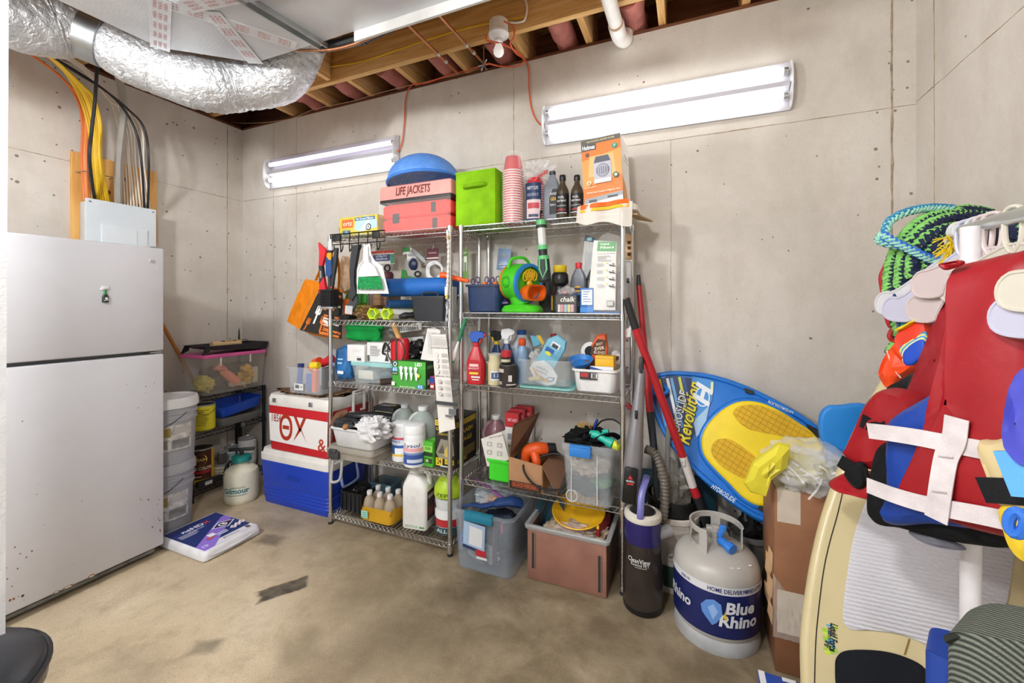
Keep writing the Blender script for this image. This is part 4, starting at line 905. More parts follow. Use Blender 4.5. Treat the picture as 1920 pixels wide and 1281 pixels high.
# black bin
xc,w,h=ext(769,833,555,2.03,z);dep=.17
t=thing('black_bin','small black plastic bin with a carry handle on the second shelf','bin',(xc,2.03+dep/2,z+.0));b=B(C('#24272d',.45))
b.rb([(0,w*.86,dep*.86,.012),(h*.9,w*.97,dep*.97,.014),(h*.9,w,dep,.014),(h,w,dep,.014),(h,w-.012,dep-.012,.012),(.01,w*.82,dep*.82,.01)]);part(t,'bin_body',b)
b=B(C('#24272d',.45));b.tube(spl([(-w*.22,-dep*.3,h),(-w*.2,-dep*.3,h+.018),(0,-dep*.3,h+.02),(w*.2,-dep*.3,h+.018),(w*.22,-dep*.3,h)],4),.006,n=6);part(t,'handle',b)
zmat=z+h+.001
b=B(C('#e3e5e6',.4));a,c=P(836,538,2.08),P(851,598,2.08);b.box(((a.x+c.x)/2,2.09,(a.z+z)/2),(c.x-a.x,.05,a.z-z),bev=.003);b.pr(Matrix.Translation((0,2.065,0)) @ FRONT,[('r',(a.x+c.x)/2+.012,a.z-.10,.02,.09,'#8f9498'),('c',(a.x+c.x)/2,a.z-.17,.014,'#5d6266')]);one('white_pack','narrow white pack standing at the right end of the second shelf','package',b)
# rolled mats
a=P(724,540,2.17);c=P(850,540,2.17);R=.058
zc=max(zmat+R,Z_(790,540,2.17))
t=thing('rolled_mat','long rolled bright blue foam mat lying across the second shelf','mat',((a.x+c.x)/2,2.17,zc));L=c.x-a.x+.03
b=B(C('#1763b5',.6,bump=.2,bs=120));b.cyl((-L/2,0,0),(L/2,0,0),R,n=32);part(t,'mat',b)
b=B(C('#124f92',.7));b.tube(spl([(-L/2-.002,(R-.006)*cos(k*.6)*(1-k/40),(R-.006)*sin(k*.6)*(1-k/40)) for k in range(32)],3),.0022,n=4);part(t,'spiral_edge',b)
a=P(738,557,2.10);t=thing('rolled_mat','small dark blue roll resting on the lime tubes','mat',(a.x,2.06,z+.068+.030),rz=-.45);b=B(C('#1d4f80',.6));b.cyl((0,-.01,0),(0,.17,0),.027,n=24);part(t,'roll',b)
b=B(C('#0e2a4a',.7));b.cyl((0,-.0125,0),(0,-.009,0),.011,n=16);b.tube([(.02*cos(k*.5)*(1-k/40),-.0115,.02*sin(k*.5)*(1-k/40)) for k in range(26)],.002,n=4);part(t,'core',b)
# orange tool lying over to the right unit
t=thing('caulking_gun','orange-handled tool lying across between the two units','tool');yq=2.055;a=[P(x,y,yq) for x,y in ((827,516),(838,517),(852,521),(868,525),(879,527))]
b=B(C('#ef5a1e',.4));b.tube(spl(a,4),[.018]*4+[.015]*4+[.013]*4+[.011]*4+[.008],n=12);o=part(t,'barrel',b);o.location.z += 0
# onion net bag and packs behind
b=B(C('#ecc9a4',.6,nz=.15,sc=40));a=P(648,515,2.16);b.blob(tuple(a),(.05,.045,.13),amp=.25,fr=2,seed=6,nu=16,nv=14);one('mesh_sack','pale orange net sack hanging behind the scraper','sack',b,sharp=20)
b=B(C('#7da52c',.5));flat(b,[(651,560),(663,490),(666,490),(668,560),(690,566),(688,585),(650,585)],2.24,.02,None,.004);flat(b,[(652,570),(662,545),(690,553),(690,568)],2.215,.012,C('#2e8a35',.5),.003);one('seed_packet','green and yellow packet standing behind the scraper and dustpan','package',b)
b=B(C('#dd6a20',.5));a,c=P(636,552,2.10),P(652,588,2.10);b.rb([(z+.028,.045,.04,.008),(z+.13,.06,.05,.012),(z+.125,.05,.04,.01),(z+.04,.04,.035,.008)]);b.v=[(x+(a.x+c.x)/2,y+2.14,q) for x,y,q in b.v];one('orange_pot','small orange pot beside the grill brush head','pot',b)
# ================================================================ left unit: third shelf
z=LZ[2]
# vent board and wooden handle above
b=B(C('#dcdcd8',.5));a,c=P(709,629,2.27),P(790,606,2.27);L=sqrt((c.x-a.x)**2+(c.z-a.z)**2)
b.box((0,0,0),(L,.012,.05),bev=.003)
for k in range(9):b.box((L*.02+k*L*.05,-.007,0),(L*.03,.002,.028),C('#9a9c9a',.6))
one('vent_cover','white slotted vent cover leaning at the back of the third shelf','vent',b,((a.x+c.x)/2,2.27,(a.z+c.z)/2),ry=-.14)
b=B(C('#c99b5e',.6));b.cyl(P(737,606,2.12),P(751,640,2.12),.017,n=14);b.cyl(P(751,640,2.12),P(757,655,2.12),.012,C('#55585c',.4,.6),n=12);one('wooden_tool_handle','round wooden tool handle sticking up behind the red lantern','tool_handle',b)
# blue bag
b=B(C('#2b6aa5',.35,nz=.2));a,c=P(636,650,2.10),P(660,713,2.10);b.blob(((a.x+c.x)/2,2.10,(z+a.z)/2),((c.x-a.x)/2+.01,.045,(a.z-z)/2),amp=.2,fr=2,seed=12,p=.6,zmin=z+.001)
t=thing('salt_bag','small blue plastic bag slumped at the left end of the third shelf','bag');part(t,'bag',b)
b=B();b.pr(Matrix.Translation(((a.x+c.x)/2+.01,2.046,z+.05)) @ FRONT,[('r',0,0,.05,.02,'#dfe8ee'),('r',-.005,.06,.04,.012,'#9cc4e2'),('r',0,.085,.045,.01,'#9cc4e2')]);part(t,'printed_label',b)
# teal lidded bin
Yb=2.04;xc,w,h=ext(655,735,684,Yb,z);dep=.24
t=thing('lidded_bin','clear bin with pale teal lid under the two white cartons','bin',(xc,Yb+dep/2,z))
b=B(CLR('#cfe0e6',.3));b.rb([(0,w*.86,dep*.86,.02),(h*.9,w*.97,dep*.97,.025),(h,w*.97,dep*.97,.025)],c1=False);part(t,'bin_body',b)
b=B(C('#9ccfcf',.4));b.rb([(h-.012,w,dep,.026),(h+.006,w+.006,dep+.006,.028),(h+.012,w-.01,dep-.01,.024),(h+.010,w-.04,dep-.04,.02)]);part(t,'lid',b)
b=B(C('#e9e4d6',.6));b.box((-w*.22,-.03,h*.32),(w*.36,.1,h*.5),bev=.006);one('white_packet','cream packet seen inside the teal lidded bin','packet',b,(xc,Yb+dep/2,z+.004))
b=B(C('#3f4d57',.7));b.blob((w*.2,0,h*.35),(w*.22,.08,h*.3),seed=4);one('dark_cloth','dark cloth seen inside the teal lidded bin','cloth',b,(xc,Yb+dep/2,z+.004))
zl=z+h+.0115
carton('white_carton','small plain white carton on the teal lid','carton',(651,683,647),2.05,zl,.10,'#e8e6e6',[('r',.2,.15,.25,.16,'#44464a'),('r',.2,.3,.3,.02,'#9a9ca0'),('r',.1,.7,.6,.02,'#c2c2c4'),('r',.1,.6,.5,.02,'#c2c2c4')],side=[('r',0,.5,.9,.9,'#d9d4cf'),('r',0,.3,.6,.04,'#a08f80')])
carton('lantern_carton','white carton with black print beside the red lantern','carton',(688,732,643),2.07,zl,.12,'#e4e4e3',lines(-.1,.3,.85,7,.5,'#6a6c70',3,.03)+[('p',[(.28,.1),(.44,.1),(.36,.5)],'#33363a'),('r',.38,.72,.2,.3,'#55585c'),('t',.38,.72,.3,'A','#e8e8e8'),('r',-.42,.2,.08,.3,'#55585c')])
# red hand lantern lying on its side
a=P(745,651,2.06);t=thing('red_lantern','red oval lantern with a dark wire guard on the third shelf','lantern',(a.x,2.09,zl+.006));w2=(P(760,650,2.06).x-P(729,650,2.06).x)/2;hh=P(745,637,2.06).z-zl
b=B(C('#c0202a',.3));b.rb([(0,w2*1.7,.06,.03),(.012,w2*2,.08,.038),(hh*.85,w2*2,.08,.038),(hh,w2*1.6,.06,.03)]);part(t,'body',b)
b=B(C('#5a4a48',.4,.6));b.box((0,-.042,hh/2),(.012,.006,hh*.98),bev=.002);b.tube([(w2*1.02*cos(k*pi/10),-.043,hh/2+hh*.5*sin(k*pi/10)) for k in range(20)],.004,n=6,closed=True);part(t,'guard',b,kind='stuff')
b=B(BLACK);b.tube(spl([(-w2-.001,-.02,hh*.5),(-w2-.03,-.03,hh*.8),(-w2-.05,-.03,hh*.4),(-w2-.03,-.03,.05)],4),.006,n=8);part(t,'hook',b)
# black plastic bag + paper
b=B(C('#151619',.25,nz=.2));a,c=P(753,640,2.12),P(797,676,2.12);b.blob(((a.x+c.x)/2,2.15,(a.z+zl)/2),((c.x-a.x)/2,.06,(a.z-zl)/2),amp=.55,fr=3,seed=21,nu=30,nv=18,zmin=zl-.002);one('black_plastic_bag','crumpled shiny black plastic bag above the green bulb carton','bag',b,sharp=14)
b=B(C('#e8e6e4',.6));flat(b,[(760,634),(797,630),(799,676),(762,676)],2.26,.02,None,.003);one('white_sheet_pack','flat white pack standing behind the crumpled black bag','package',b)
# LED carton
front=[('p',[(-.5,0),(.5,0),(.5,1),(-.5,1)],'#3f9b35'),('r',0,.86,1,.28,'#46a83a'),('r',-.41,.89,.18,.2,'#2c3e46'),('c',-.41,.88,.085,'#e7e9ea'),('c',-.41,.88,.05,'#2c3e46'),('r',-.41,.68,.18,.16,'#2f86c4'),('t',-.41,.68,.17,'65','#f2f6fa',{'w':.12}),('r',-.41,.53,.18,.12,'#25332d'),('t',-.41,.53,.08,'50,000','#e2e2a0',{'w':.14}),
    ('t',.3,.90,.17,'LED','#eef6ea',{'w':.2,'bold':.03})]
for r_ in range(2):
    for k in range(4):
        x,y=-.22+.15*k+.03*r_,.70-.13*r_ if r_ == 0 else .52
        front += [('p',[(x-.06,y+.09),(x+.06,y+.09),(x+.035,y-.03),(x+.025,y-.24),(x-.025,y-.24),(x-.035,y-.03)],'#e9edef'),('r',x,y-.22,.05,.06,'#b9bcbc'),('c',x,y+.09,.035,'#f8fafa')] if r_ == 0 else [('p',[(x-.05,y+.06),(x+.05,y+.06),(x+.03,y-.03),(x+.02,y-.2),(x-.02,y-.2),(x-.03,y-.03)],'#f2f4f4'),('r',x,y-.19,.04,.05,'#c9cccc')]
front += [('c',.32,.50,.065,'#f0e03a'),('r',.38,.1,.2,.14,'#2f86c4'),('t',.38,.1,.14,'E2','#eef4fa',{'w':.12}),('t',0,.06,.07,'BR30 SOFT WHITE','#e4f0d8',{'w':.45}),('r',-.43,.16,.1,.14,'#e6e8e6')]
carton('bulb_carton','green carton of light bulbs printed LED on the third shelf','carton',(736,797,678),LY0-.008,z-.0,.10,'#35662c',front,side=[('r',0,.5,1,1,'#2c4a2a'),('r',0,.8,.7,.12,'#6aa85a'),('r',0,.5,.6,.1,'#22382a'),('r',-.1,.25,.5,.2,'#cfd6cc')],rz=.03)
b=B(C('#3a2e28',.6));a=P(728,711,2.03);b.cyl((a.x-.035,2.0,z+.022),(a.x+.05,2.10,z+.022),.02,n=14);b.cyl((a.x-.037,1.998,z+.022),(a.x-.03,2.004,z+.022),.014,C('#6f4a34',.6),n=12);one('dark_roll','small dark brown roll lying left of the green bulb carton','roll',b)
carton('red_blue_pack','tiny red and blue pack to the right of the bulb carton','package',(806,814,706),2.04,z,.03,'#c22f34',[('r',0,.7,1,.5,'#2b4fa5'),('r',0,.2,.8,.2,'#e8e8e8')])
# ================================================================ left unit: fourth shelf
z=LZ[3]
YT=LY0-.10
x0,x1=X_(611,YT),X_(697,YT);w=x1-x0;dep=.36;h=.075
t=thing('tool_case','taupe plastic tool case under the white dishpan, sticking out past the post','case',((x0+x1)/2+.0,YT+dep/2,z))
TP=C('#8d877b',.5);b=B(TP);b.rb([(0,w*.95,dep*.95,.02),(.006,w,dep,.025),(h*.55,w,dep,.025)]);part(t,'case_base',b)
b=B(TP);b.rb([(h*.56,w,dep,.025),(h*.6,w+.012,dep+.012,.028),(h*.7,w+.012,dep+.012,.028),(h*.74,w,dep,.025),(h,w*.97,dep*.95,.03)]);part(t,'case_lid',b)
b=B(C('#3c3d3f',.5))
b.box((-w*.28,-dep/2-.012,h*.42),(w*.22,.02,h*.7),bev=.006);b.box((-w*.28,-dep/2-.02,h*.75),(w*.16,.018,h*.3),bev=.005);part(t,'latch',b,'dark grey latch',kind='stuff')
b=B(C('#aeb0b0',.5));b.tube(spl([(-w*.30,-dep/2-.012,0),(-w*.32,-dep/2-.02,-.11),(-w*.27,-dep/2-.022,-.13),(-w*.12,-dep/2-.02,-.10),(-w*.10,-dep/2-.012,0)],5),.008,n=8);part(t,'carry_handle',b,'hanging grey wire handle')
zt4=z+h+.001
t,w,h=tub('dishpan','white dishpan full of black plastic and a baseball on the taupe case','pan',(612,700,806),YT-.01,zt4,.30,C('#d5d7d9',.4),taper=.84,r=.05,rim=.007);xc=t.location.x;yc=t.location.y;zr=zt4+h
BP=C('#1c1d20',.32,nz=.15)
b=B(BP);b.grid(lambda u,v:Vector((xc-w*.46+u*w*.80,yc-.13+v*.22,zr-.012+.03*sin(pi*v)*sin(pi*min(1,u*1.1))+.02*noise.noise(Vector((u*5,v*5,2))))),26,18);b.grid(lambda u,v:Vector((xc-w*.46+u*w*.80,yc-.13+v*.22,zr-.06)),2,2);one('black_sheeting','folded black plastic sheeting heaped in the white dishpan','sheeting',b,sharp=25)
b=B(BP);b.tube(spl([(xc-w*.40,yc-.02,zr+.028),(xc-w*.1,yc-.04,zr+.05),(xc+w*.2,yc+.0,zr+.052),(xc+w*.42,yc+.05,zr+.034)],6),.034,n=16,flat=.8);one('rolled_black_bag','smooth rolled black bag lying on the heap in the dishpan','bag',b)
b=B(C('#2a2b2f',.4));b.blob((xc-w*.18,yc-.10,zr+.018),(w*.3,.05,.028),amp=.3,seed=31);one('black_pouch','lumpy black pouch at the front of the dishpan','pouch',b)
b=B(C('#6d4a33',.8,bump=.5,bs=90));b.tube(spl([(xc-w*.42,yc-.12,zr-.01),(xc-w*.47,yc-.06,zr+.04),(xc-w*.38,yc-.02,zr+.05)],5),.028,n=10);one('brown_glove','rough brown leather glove draped over the left rim of the dishpan','glove',b)
b=B(C('#9a6a42',.7,nz=.2));b.lathe([(.02*cos(a),.018*sin(a)) for a in [-pi/2+pi*k/10 for k in range(11)]],n=16);one('wooden_ball','small brown ball in the front of the dishpan','ball',b,(xc-.03,yc-.145,zr+.012))
b=B(FAB('#d6d6d8',160,.8));b.blob((xc+w*.40,yc-.10,zr+.016),(w*.28,.065,.055),amp=.75,fr=2.6,seed=41,nu=36,nv=24);b.grid(lambda u,v:Vector((xc+w*(.22+.36*u)+.01*sin(v*9),yc-.165-.012*sin(u*9),zr+.02-.075*v*(1-.5*abs(u-.6)))),14,8);one('white_rag','crumpled white cotton rag hanging over the dishpan rim','rag',b,sharp=20)
t,w_,h_=carton('black_carton','black carton behind the jugs with a silver picture on top','carton',(700,738,764),2.25,z,.11,'#1b1c1f',[('r',0,.85,.8,.08,'#8a8c6a'),('r',.1,.6,.5,.05,'#5d6066')],top=[('r',-.1,0,.5,.4,'#8e9090'),('r',.2,.1,.2,.3,'#c9b04a')])
CJ=CLR('#dfe7e2',.45,.25);CJD=C('#c9d5cf',.35,a=.55)
jug=[(.9,0),(1,.03),(1,.52),(.93,.66),(.62,.82),(.34,.9),(.33,.93)]
def handle(t,R,Hh,m,z0=.5,z1=.86):
    b=B(m);b.tube(spl([(R*.78,-.01,Hh*z0),(R*1.02,-.01,Hh*(z0+.14)),(R*.86,-.01,Hh*(z1-.08)),(R*.4,-.01,Hh*z1)],5),.010,n=8);part(t,'handle',b)
for px,pyt,yy,lab,pw in ((760,757,2.27,'clear plastic jug at the back, half hidden by the wipes canister',36),(794,761,2.16,'clear plastic jug standing in front of the contractor bag carton',44)):
    t,R,Hh=flask('water_jug',lab,'jug',px,pw,pyt,yy,z,jug,'#dfe7e2',[(.36,.92),(.37,.93),(.37,.99),(.33,1)],'#e6e8ea',m=CJD,wrap=[('r',.3,.22,.8,.3,'#2d6b4a'),('r',.3,.26,.5,.06,'#d6e4d8')] if px > 780 else ())
    b=B(CLR('#dfe7e2',.6));b.tube(spl([(-R*.6,-R*.6,Hh*.5),(-R*.98,-R*.5,Hh*.62),(-R*.7,-R*.3,Hh*.8),(-R*.3,-.01,Hh*.86)],4),.011,n=8);part(t,'handle',b)
wip=[(.97,0),(1,.02),(1,.76),(.96,.78)];wcap=[(.98,.77),(1.02,.78),(1.02,.93),(.95,.97),(.7,1.0),(.0,1.0)]
for px,pw,pyt,yy,lab,wr in ((754,30,789,2.075,'white canister of wipes with a blue band, the left one',[('r',0,.3,1.8,.3,'#2f5fae'),('r',0,.17,1.8,.05,'#e6c23a'),('r',-.1,.5,1.5,.14,'#d9e2ee'),('r',-.1,.6,1.2,.06,'#b9485c'),('r',.2,.28,.5,.16,'#e9eef4'),('t',-.1,.52,.07,'WIPES','#335f9e',{'w':.7})]),
    (778,34,793,2.035,'white and yellow canister of wipes, the right one in front',[('r',0,.34,1.9,.56,'#eef0f2'),('p',[(-.9,.06),(-.5,.06),(-.35,.6),(-.9,.6)],'#e8c53c'),('r',.25,.2,1.2,.26,'#35549c'),('t',.12,.52,.12,'Lysol','#3b4f86',{'w':.8,'shear':.2}),('r',.1,.42,1.2,.09,'#e3a6ac'),('r',.15,.33,1.0,.05,'#7a8fbe'),('t',-.5,.12,.1,'80','#2b3a5c',{'w':.3}),('r',.3,.16,.7,.08,'#c9d2e4')])):
    flask('wipes_canister',lab,'canister',px,pw,pyt,yy,z,wip,'#e9ebee',wcap,'#eceef0',wrap=wr)
carton('green_carton','small lime green carton between wipes and contractor bag carton','carton',(795,813,829),2.03,z,.16,'#4cae2c',[('r',0,.72,.9,.22,'#8fd45a'),('r',0,.5,1,.16,'#22361c'),('r',.05,.24,.8,.2,'#2d3c28'),('r',-.1,.24,.3,.12,'#9fd06a'),('t',0,.73,.14,'FLEX','#234a16',{'w':.6})],top=[('r',0,0,.9,.5,'#6cc63f')],rz=-.06)
front=[('r',0,.5,1,1,'#23221f'),('r',0,.93,1,.12,'#e1c52b'),('t',.0,.925,.1,'CONTRACTOR','#1d1c18',{'w':.92,'bold':.02}),('t',.0,.80,.085,'CONTRACTO','#e4c92e',{'w':.9,'bold':.02}),('t',.05,.70,.06,'CLEAN-UP BAGS','#d9c13a',{'w':.8}),('p',[(-.45,.3),(-.2,.6),(.4,.58),(.48,.3),(.2,.18),(-.3,.2)],'#8d8878'),('p',[(-.1,.3),(.25,.55),(.35,.4),(.1,.22)],'#c9b25a'),('p',[(-.35,.3),(-.1,.5),(0,.3)],'#55524a'),('r',-.28,.12,.34,.16,'#e1c52b'),('t',-.28,.12,.16,'24','#1d1c18',{'w':.2,'bold':.02}),('r',.24,.14,.46,.1,'#e1c52b'),('t',.24,.14,.08,'GENUINE','#1d1c18',{'w':.4}),('r',.1,.04,.6,.03,'#c9c9c4')]
carton('contractor_bag_carton','black and yellow carton of contractor bags by the inner post, fourth shelf','carton',(816,853,788),2.05,z,.26,'#23221f',front,side=[('r',0,.9,.9,.12,'#b9a028'),('t',0,.7,.13,'TRASH','#d0b62c',{'w':.6}),('t',0,.52,.13,'BAGS','#d0b62c',{'w':.5}),('r',.1,.25,.6,.2,'#6f6532'),('r',-.2,.12,.4,.08,'#a08c2c')])
# ================================================================ left unit: bottom shelf
z=LZ[4]
xc,w,h=ext(636,676,925,2.06,z);t=thing('black_tray','low black plastic crate at the left end of the bottom shelf','crate',(xc,2.15,z));d=.17
BT=C('#1a1b1d',.4);b=B(BT);b.rb([(0,w*.96,d*.96,.012),(h*.95,w,d,.014),(h,w,d,.014),(h,w-.012,d-.012,.012),(.006,w*.9,d*.9,.01)]);part(t,'crate_body',b)
b=B(BT)
for k in range(5):b.box((-w*.4+k*w*.2,-d/2-.002,h*.5),(.008,.006,h*.9),bev=.001)
part(t,'rib',b,kind='stuff')
b=B(C('#0f1012',.25));b.blob((-w*.1,-.01,h*.8),(w*.4,d*.36,.03),amp=.4,seed=51);one('black_liner_bag','shiny black bag lying in the low black crate','bag',b,(xc,2.15,z),sharp=15)
t,w,h=tub('blue_bin','small clear blue bin behind the yellow-wrapped bottles','bin',(690,733,908),2.20,z,.14,C('#4f7486',.35,a=.55),taper=.88,r=.015)
b=B(C('#2d4f78',.5));b.box((0,0,.05),(w*.7,.09,.08),bev=.004);b.pr(Matrix.Translation((0,-.045,.05)) @ FRONT,[('r',0,.0,.1,.03,'#8fb4cc'),('r',0,.02,.08,.01,'#d9e6ee')]);one('blue_packet','blue packet standing inside the small clear blue bin','packet',b,(t.location.x,t.location.y,z+.006))
# six pack of bottles in yellow film
xa,xb=X_(688,2.08),X_(745,2.08);dx=(xb-xa)/3;R=dx/2*.92;hb=Z_(700,918,2.08)-z
AM=C('#c9b8a0',.2,a=.6);WC=C('#e8e8e8',.4)
bm1=B(AM);bm1.lathe([(R*.95,0),(R,.01),(R,hb*.55),(R*.8,hb*.72),(R*.42,hb*.83),(R*.4,hb*.88)],n=18);bm1=bm1.mesh('bottle');bm2=B(WC);bm2.lathe([(R*.44,hb*.86),(R*.46,hb*.87),(R*.46,hb*.99),(R*.42,hb)],n=16);bm2=bm2.mesh('cap')
labs=[['front left bottle of the yellow-wrapped six-pack','back left bottle of the yellow-wrapped six-pack'],['front middle bottle of the yellow-wrapped six-pack','back middle bottle of the yellow-wrapped six-pack'],['front right bottle of the yellow-wrapped six-pack','back right bottle of the yellow-wrapped six-pack']]
for i in range(3):
    for j in range(2):
        t=thing('drink_bottle','white-capped '+labs[i][j],'bottle',(xa+dx*(i+.5),2.06+j*dx,z+.001),0,'six-pack of bottles');part(t,'bottle',bm1);part(t,'cap',bm2)
t=thing('pack_wrap','golden yellow plastic wrap around the six small bottles','wrap',((xa+xb)/2,2.06+dx/2,z+.001));ww,dd=dx*3+.004,dx*2+.004
b=B(C('#c99a1f',.3,a=.93,bump=.6,bs=40));n=48
def ring(zz,k,am):return [(x*k+am*noise.noise(Vector((x*40,y*40,zz*30))),y*k+am*noise.noise(Vector((x*40,y*40,zz*30+7))),zz+am*1.5*noise.noise(Vector((x*30,y*30,3)))) for x,y in rrect(ww,dd,R,11)]
b.loft([ring(.002,1,.0),ring(hb*.12,1.02,.006),ring(hb*.3,1.0,.009),ring(hb*.5,1.0,.012)],None,True,False);part(t,'film',b,sharp=18)
b=B();b.pr(Matrix.Translation((-ww*.3,-dd/2-.012,hb*.26)) @ FRONT,[('r',0,0,.05,.045,'#9fd6c4'),('r',0,.012,.036,.004,'#5d8f80'),('r',0,0,.036,.004,'#5d8f80'),('r',0,-.012,.036,.004,'#5d8f80')]);part(t,'price_label',b,'pale green price label')
# white detergent jug
xc,w,h=ext(752,795,884,2.045,z);d=.13
t=thing('detergent_jug','tall white square-shouldered jug on the bottom shelf','jug',(xc,2.045+d/2,z+.001),rz=.12)
b=B(C('#e4e3e0',.4));b.rb([(0,w*.95,d*.95,.018),(.008,w,d,.024),(h*.70,w,d,.024),(h*.76,w*.95,d*.95,.03),(h*.93,w*.42,d*.42,.03,-w*.14),(h*.95,w*.34,d*.34,.02,-w*.16)]);part(t,'jug_body',b)
b=B(C('#e9e8e6',.4));b.cyl((-w*.16,0,h*.945),(-w*.16,0,h),w*.2,n=18);part(t,'cap',b)
b=B(C('#dedddb',.4));b.tube(spl([(-w*.02,0,h*.93),(w*.22,0,h*.98),(w*.40,0,h*.9),(w*.44,0,h*.74)],5),.015,n=10);part(t,'handle',b)
b=B();b.pr(Matrix.Translation((0,-d/2,0)) @ FRONT,nrm([('t',-.1,.05,.05,'RECYCLE','#57a04a',{'w':.5}),('r',.32,.05,.2,.03,'#57a04a'),('r',0,.5,.12,.13,'#cfcecb'),('r',.0,.5,.08,.10,'#dcdbd8')],w,h));b.pr(Matrix.Translation((w/2,0,0)) @ RIGHT,nrm([('r',0,.4,.75,.5,'#4a3232'),('r',0,.55,.6,.06,'#b9b2ae'),('r',0,.3,.5,.12,'#7a3a34')],d,h));part(t,'printed_label',b)
# cleaner pail with lime lid
xc,w,h=ext(803,852,902,2.05,z);R=w/2
t=thing('cleaner_pail','white pail with a lime green top band beside the tall white jug','pail',(xc,2.05+R,z+.001))
b=B(C('#cfd4d6',.4));b.lathe([(R*.86,0),(R*.88,.01),(R*.94,h*.64)],n=26);part(t,'pail_body',b)
b=B(C('#aacb2a',.4));b.lathe([(R*.94,h*.66),(R,h*.67),(R,h*.78),(R*.93,h*.84),(R*.7,h*.96),(R*.55,h)],n=26);part(t,'lid',b,'lime green lid')
b=B();b.pr(Matrix.Identity(4),nrm([('r',0,.34,1.6,.22,'#e6e8e8'),('r',.15,.22,.9,.13,'#b02a30'),('r',-.45,.24,.35,.1,'#2b2d30'),('r',0,.08,1.5,.12,'#2f4a4e'),('t',.0,.08,.09,'ALL','#d6e2e2',{'w':.4}),('c',-.4,.50,.06,'#3a3d42')],w,h),wrap=R*.945);b.pr(Matrix.Identity(4),nrm([('t',0,.725,.09,'ZEP','#4a5a12',{'w':.5})],w,h),wrap=R*1.005);part(t,'printed_label',b)
# ================================================================ right unit: second shelf
z=RZ[1];YB2=2.40
pack('blue hanging card at the back of the right unit above the blue bin',([(935,466),(958,467),(955,508),(931,506)],'#2f7fc4',[('r',0,.1,.8,.2,'#2a5f98'),('c',.02,.2,.08,'#6a7a3a'),('r',0,-.2,.7,.05,'#d5e6f4'),('r',0,-.32,.6,.04,'#d5e6f4'),('r',0,-.12,.5,.03,'#d5e6f4')]),[(929,458),(961,459),(957,520),(926,518)],YB2-.01)
pack('narrow green hanging pack between the two units',([(867,468),(878,466),(878,522),(868,523)],'#5f8f33',[('r',0,.0,.5,.5,'#dfe6d6'),('r',0,-.1,.3,.3,'#6a6f62'),('t',0,.36,.1,'SIP','#e9f2dc',{'w':.6})]),None,YB2-.03)
q=C('#27406e',.3,a=.72)
t,w,h=tub('blue_scissor_bin','translucent navy blue bin of scissors on the right unit second shelf','bin',(869,937,533),2.09,z,.22,q,taper=.86,r=.03)
bx,by=t.location.x,t.location.y
b=B(C('#2a8f86',.5));b.rb([(.0,.10,.08,.02),(.03,.12,.1,.03),(.055,.09,.07,.03)]);b.pr(Matrix.Translation((0,-.051,.03)) @ FRONT,[('r',-.02,0,.03,.02,'#cfe8e4'),('r',.02,0,.02,.02,'#cfe8e4')]);one('teal_tape_gun','teal item seen through the navy blue bin','tape',b,(bx-.05,by-.03,z+.006))
PU=C('#4b2a66',.4)
labs=['left pair of purple-handled scissors sticking out of the navy bin','middle pair of purple-handled scissors sticking out of the navy bin','third pair of purple-handled scissors sticking out of the navy bin','right pair of dark purple scissors leaning in the navy bin']
for k in range(4):
    xk=bx-.085+.06*k;t=thing('scissors',labs[k],'scissors',(xk,by+.02+.012*(k % 2),z+h-.03),ry=(-.35,.1,-.15,.45)[k])
    for s in (-1,1):
        b=B(PU);b.tube([(s*.016+.013*cos(a*pi/6),s*.003,.062+.018*sin(a*pi/6)) for a in range(12)],.0035,n=6,closed=True);b.tube([(s*.012,s*.003,.045),(0,s*.003,.01)],.0045,n=6);part(t,'handle',b)
        b=B(STEEL);b.box((-s*.003,s*.002,-.03),(.008,.002,.085));part(t,'blade',b)
for k,(x,c) in enumerate(((-.02,'#ee7a22'),(.05,'#ee7a22'))):
    b=B(C(c,.4));b.lathe([(.014,0),(.018,.012),(.012,.028)],n=14);one('loose_orange_cap',('left' if k == 0 else 'right')+' small orange cap showing above the scissor bin','cup',b,(bx+x,by-.03,z+h-.012))  # two loose orange caps
b=B(C('#523a7a',.35,a=.8,nz=.3));b.blob((0,0,.05),(.11,.07,.04),amp=.5,seed=61);one('purple_wrapping','tangle of purple and teal bits inside the navy bin','scraps',b,(bx+.01,by+.01,z+.008))
# bubble machine
Yq=2.13;a,c=P(943,584,Yq),P(1013,567,Yq);cx=(a.x+c.x)/2
t=thing('bubble_machine','lime green toy bubble machine with orange scoop on the second shelf','toy',(cx-.005,Yq+.03,z+.001))
GN=C('#4fd32a',.3);R=.105
b=B(GN);w=c.x-a.x;b.rb([(0,w*1.0,.15,.05),(.012,w*1.02,.155,.055),(.034,w*.92,.13,.05),(.044,w*.55,.09,.04)]);b.tube([(-.005,0,.04),(-.015,0,.085)],[.05,.06],n=20);part(t,'base',b)
M=TR(-.014,.01,.165,rz=radians(66)) @ Matrix.Rotation(radians(90+6),4,'X')
def MT(b):b.T=M;return b
b=MT(B(GN));b.lathe([(R*.80,-.085),(R*.92,-.08),(R*.98,-.05),(R,.0),(R,.045),(R*.96,.055)],n=36);part(t,'drum',b)
b=MT(B(C('#2f86d8',.35)));b.lathe([(R*.99,.05),(R*1.03,.054),(R*1.03,.07),(R*.88,.074),(R*.86,.06)],n=36,c0=False,c1=False);part(t,'blue_rim',b,'blue ring')
b=MT(B(C('#3aa51f',.4)));b.lathe([(R*.87,.052),(R*.87,.054)],n=30);part(t,'front_well',b)
b=MT(B(C('#f0c224',.4)))
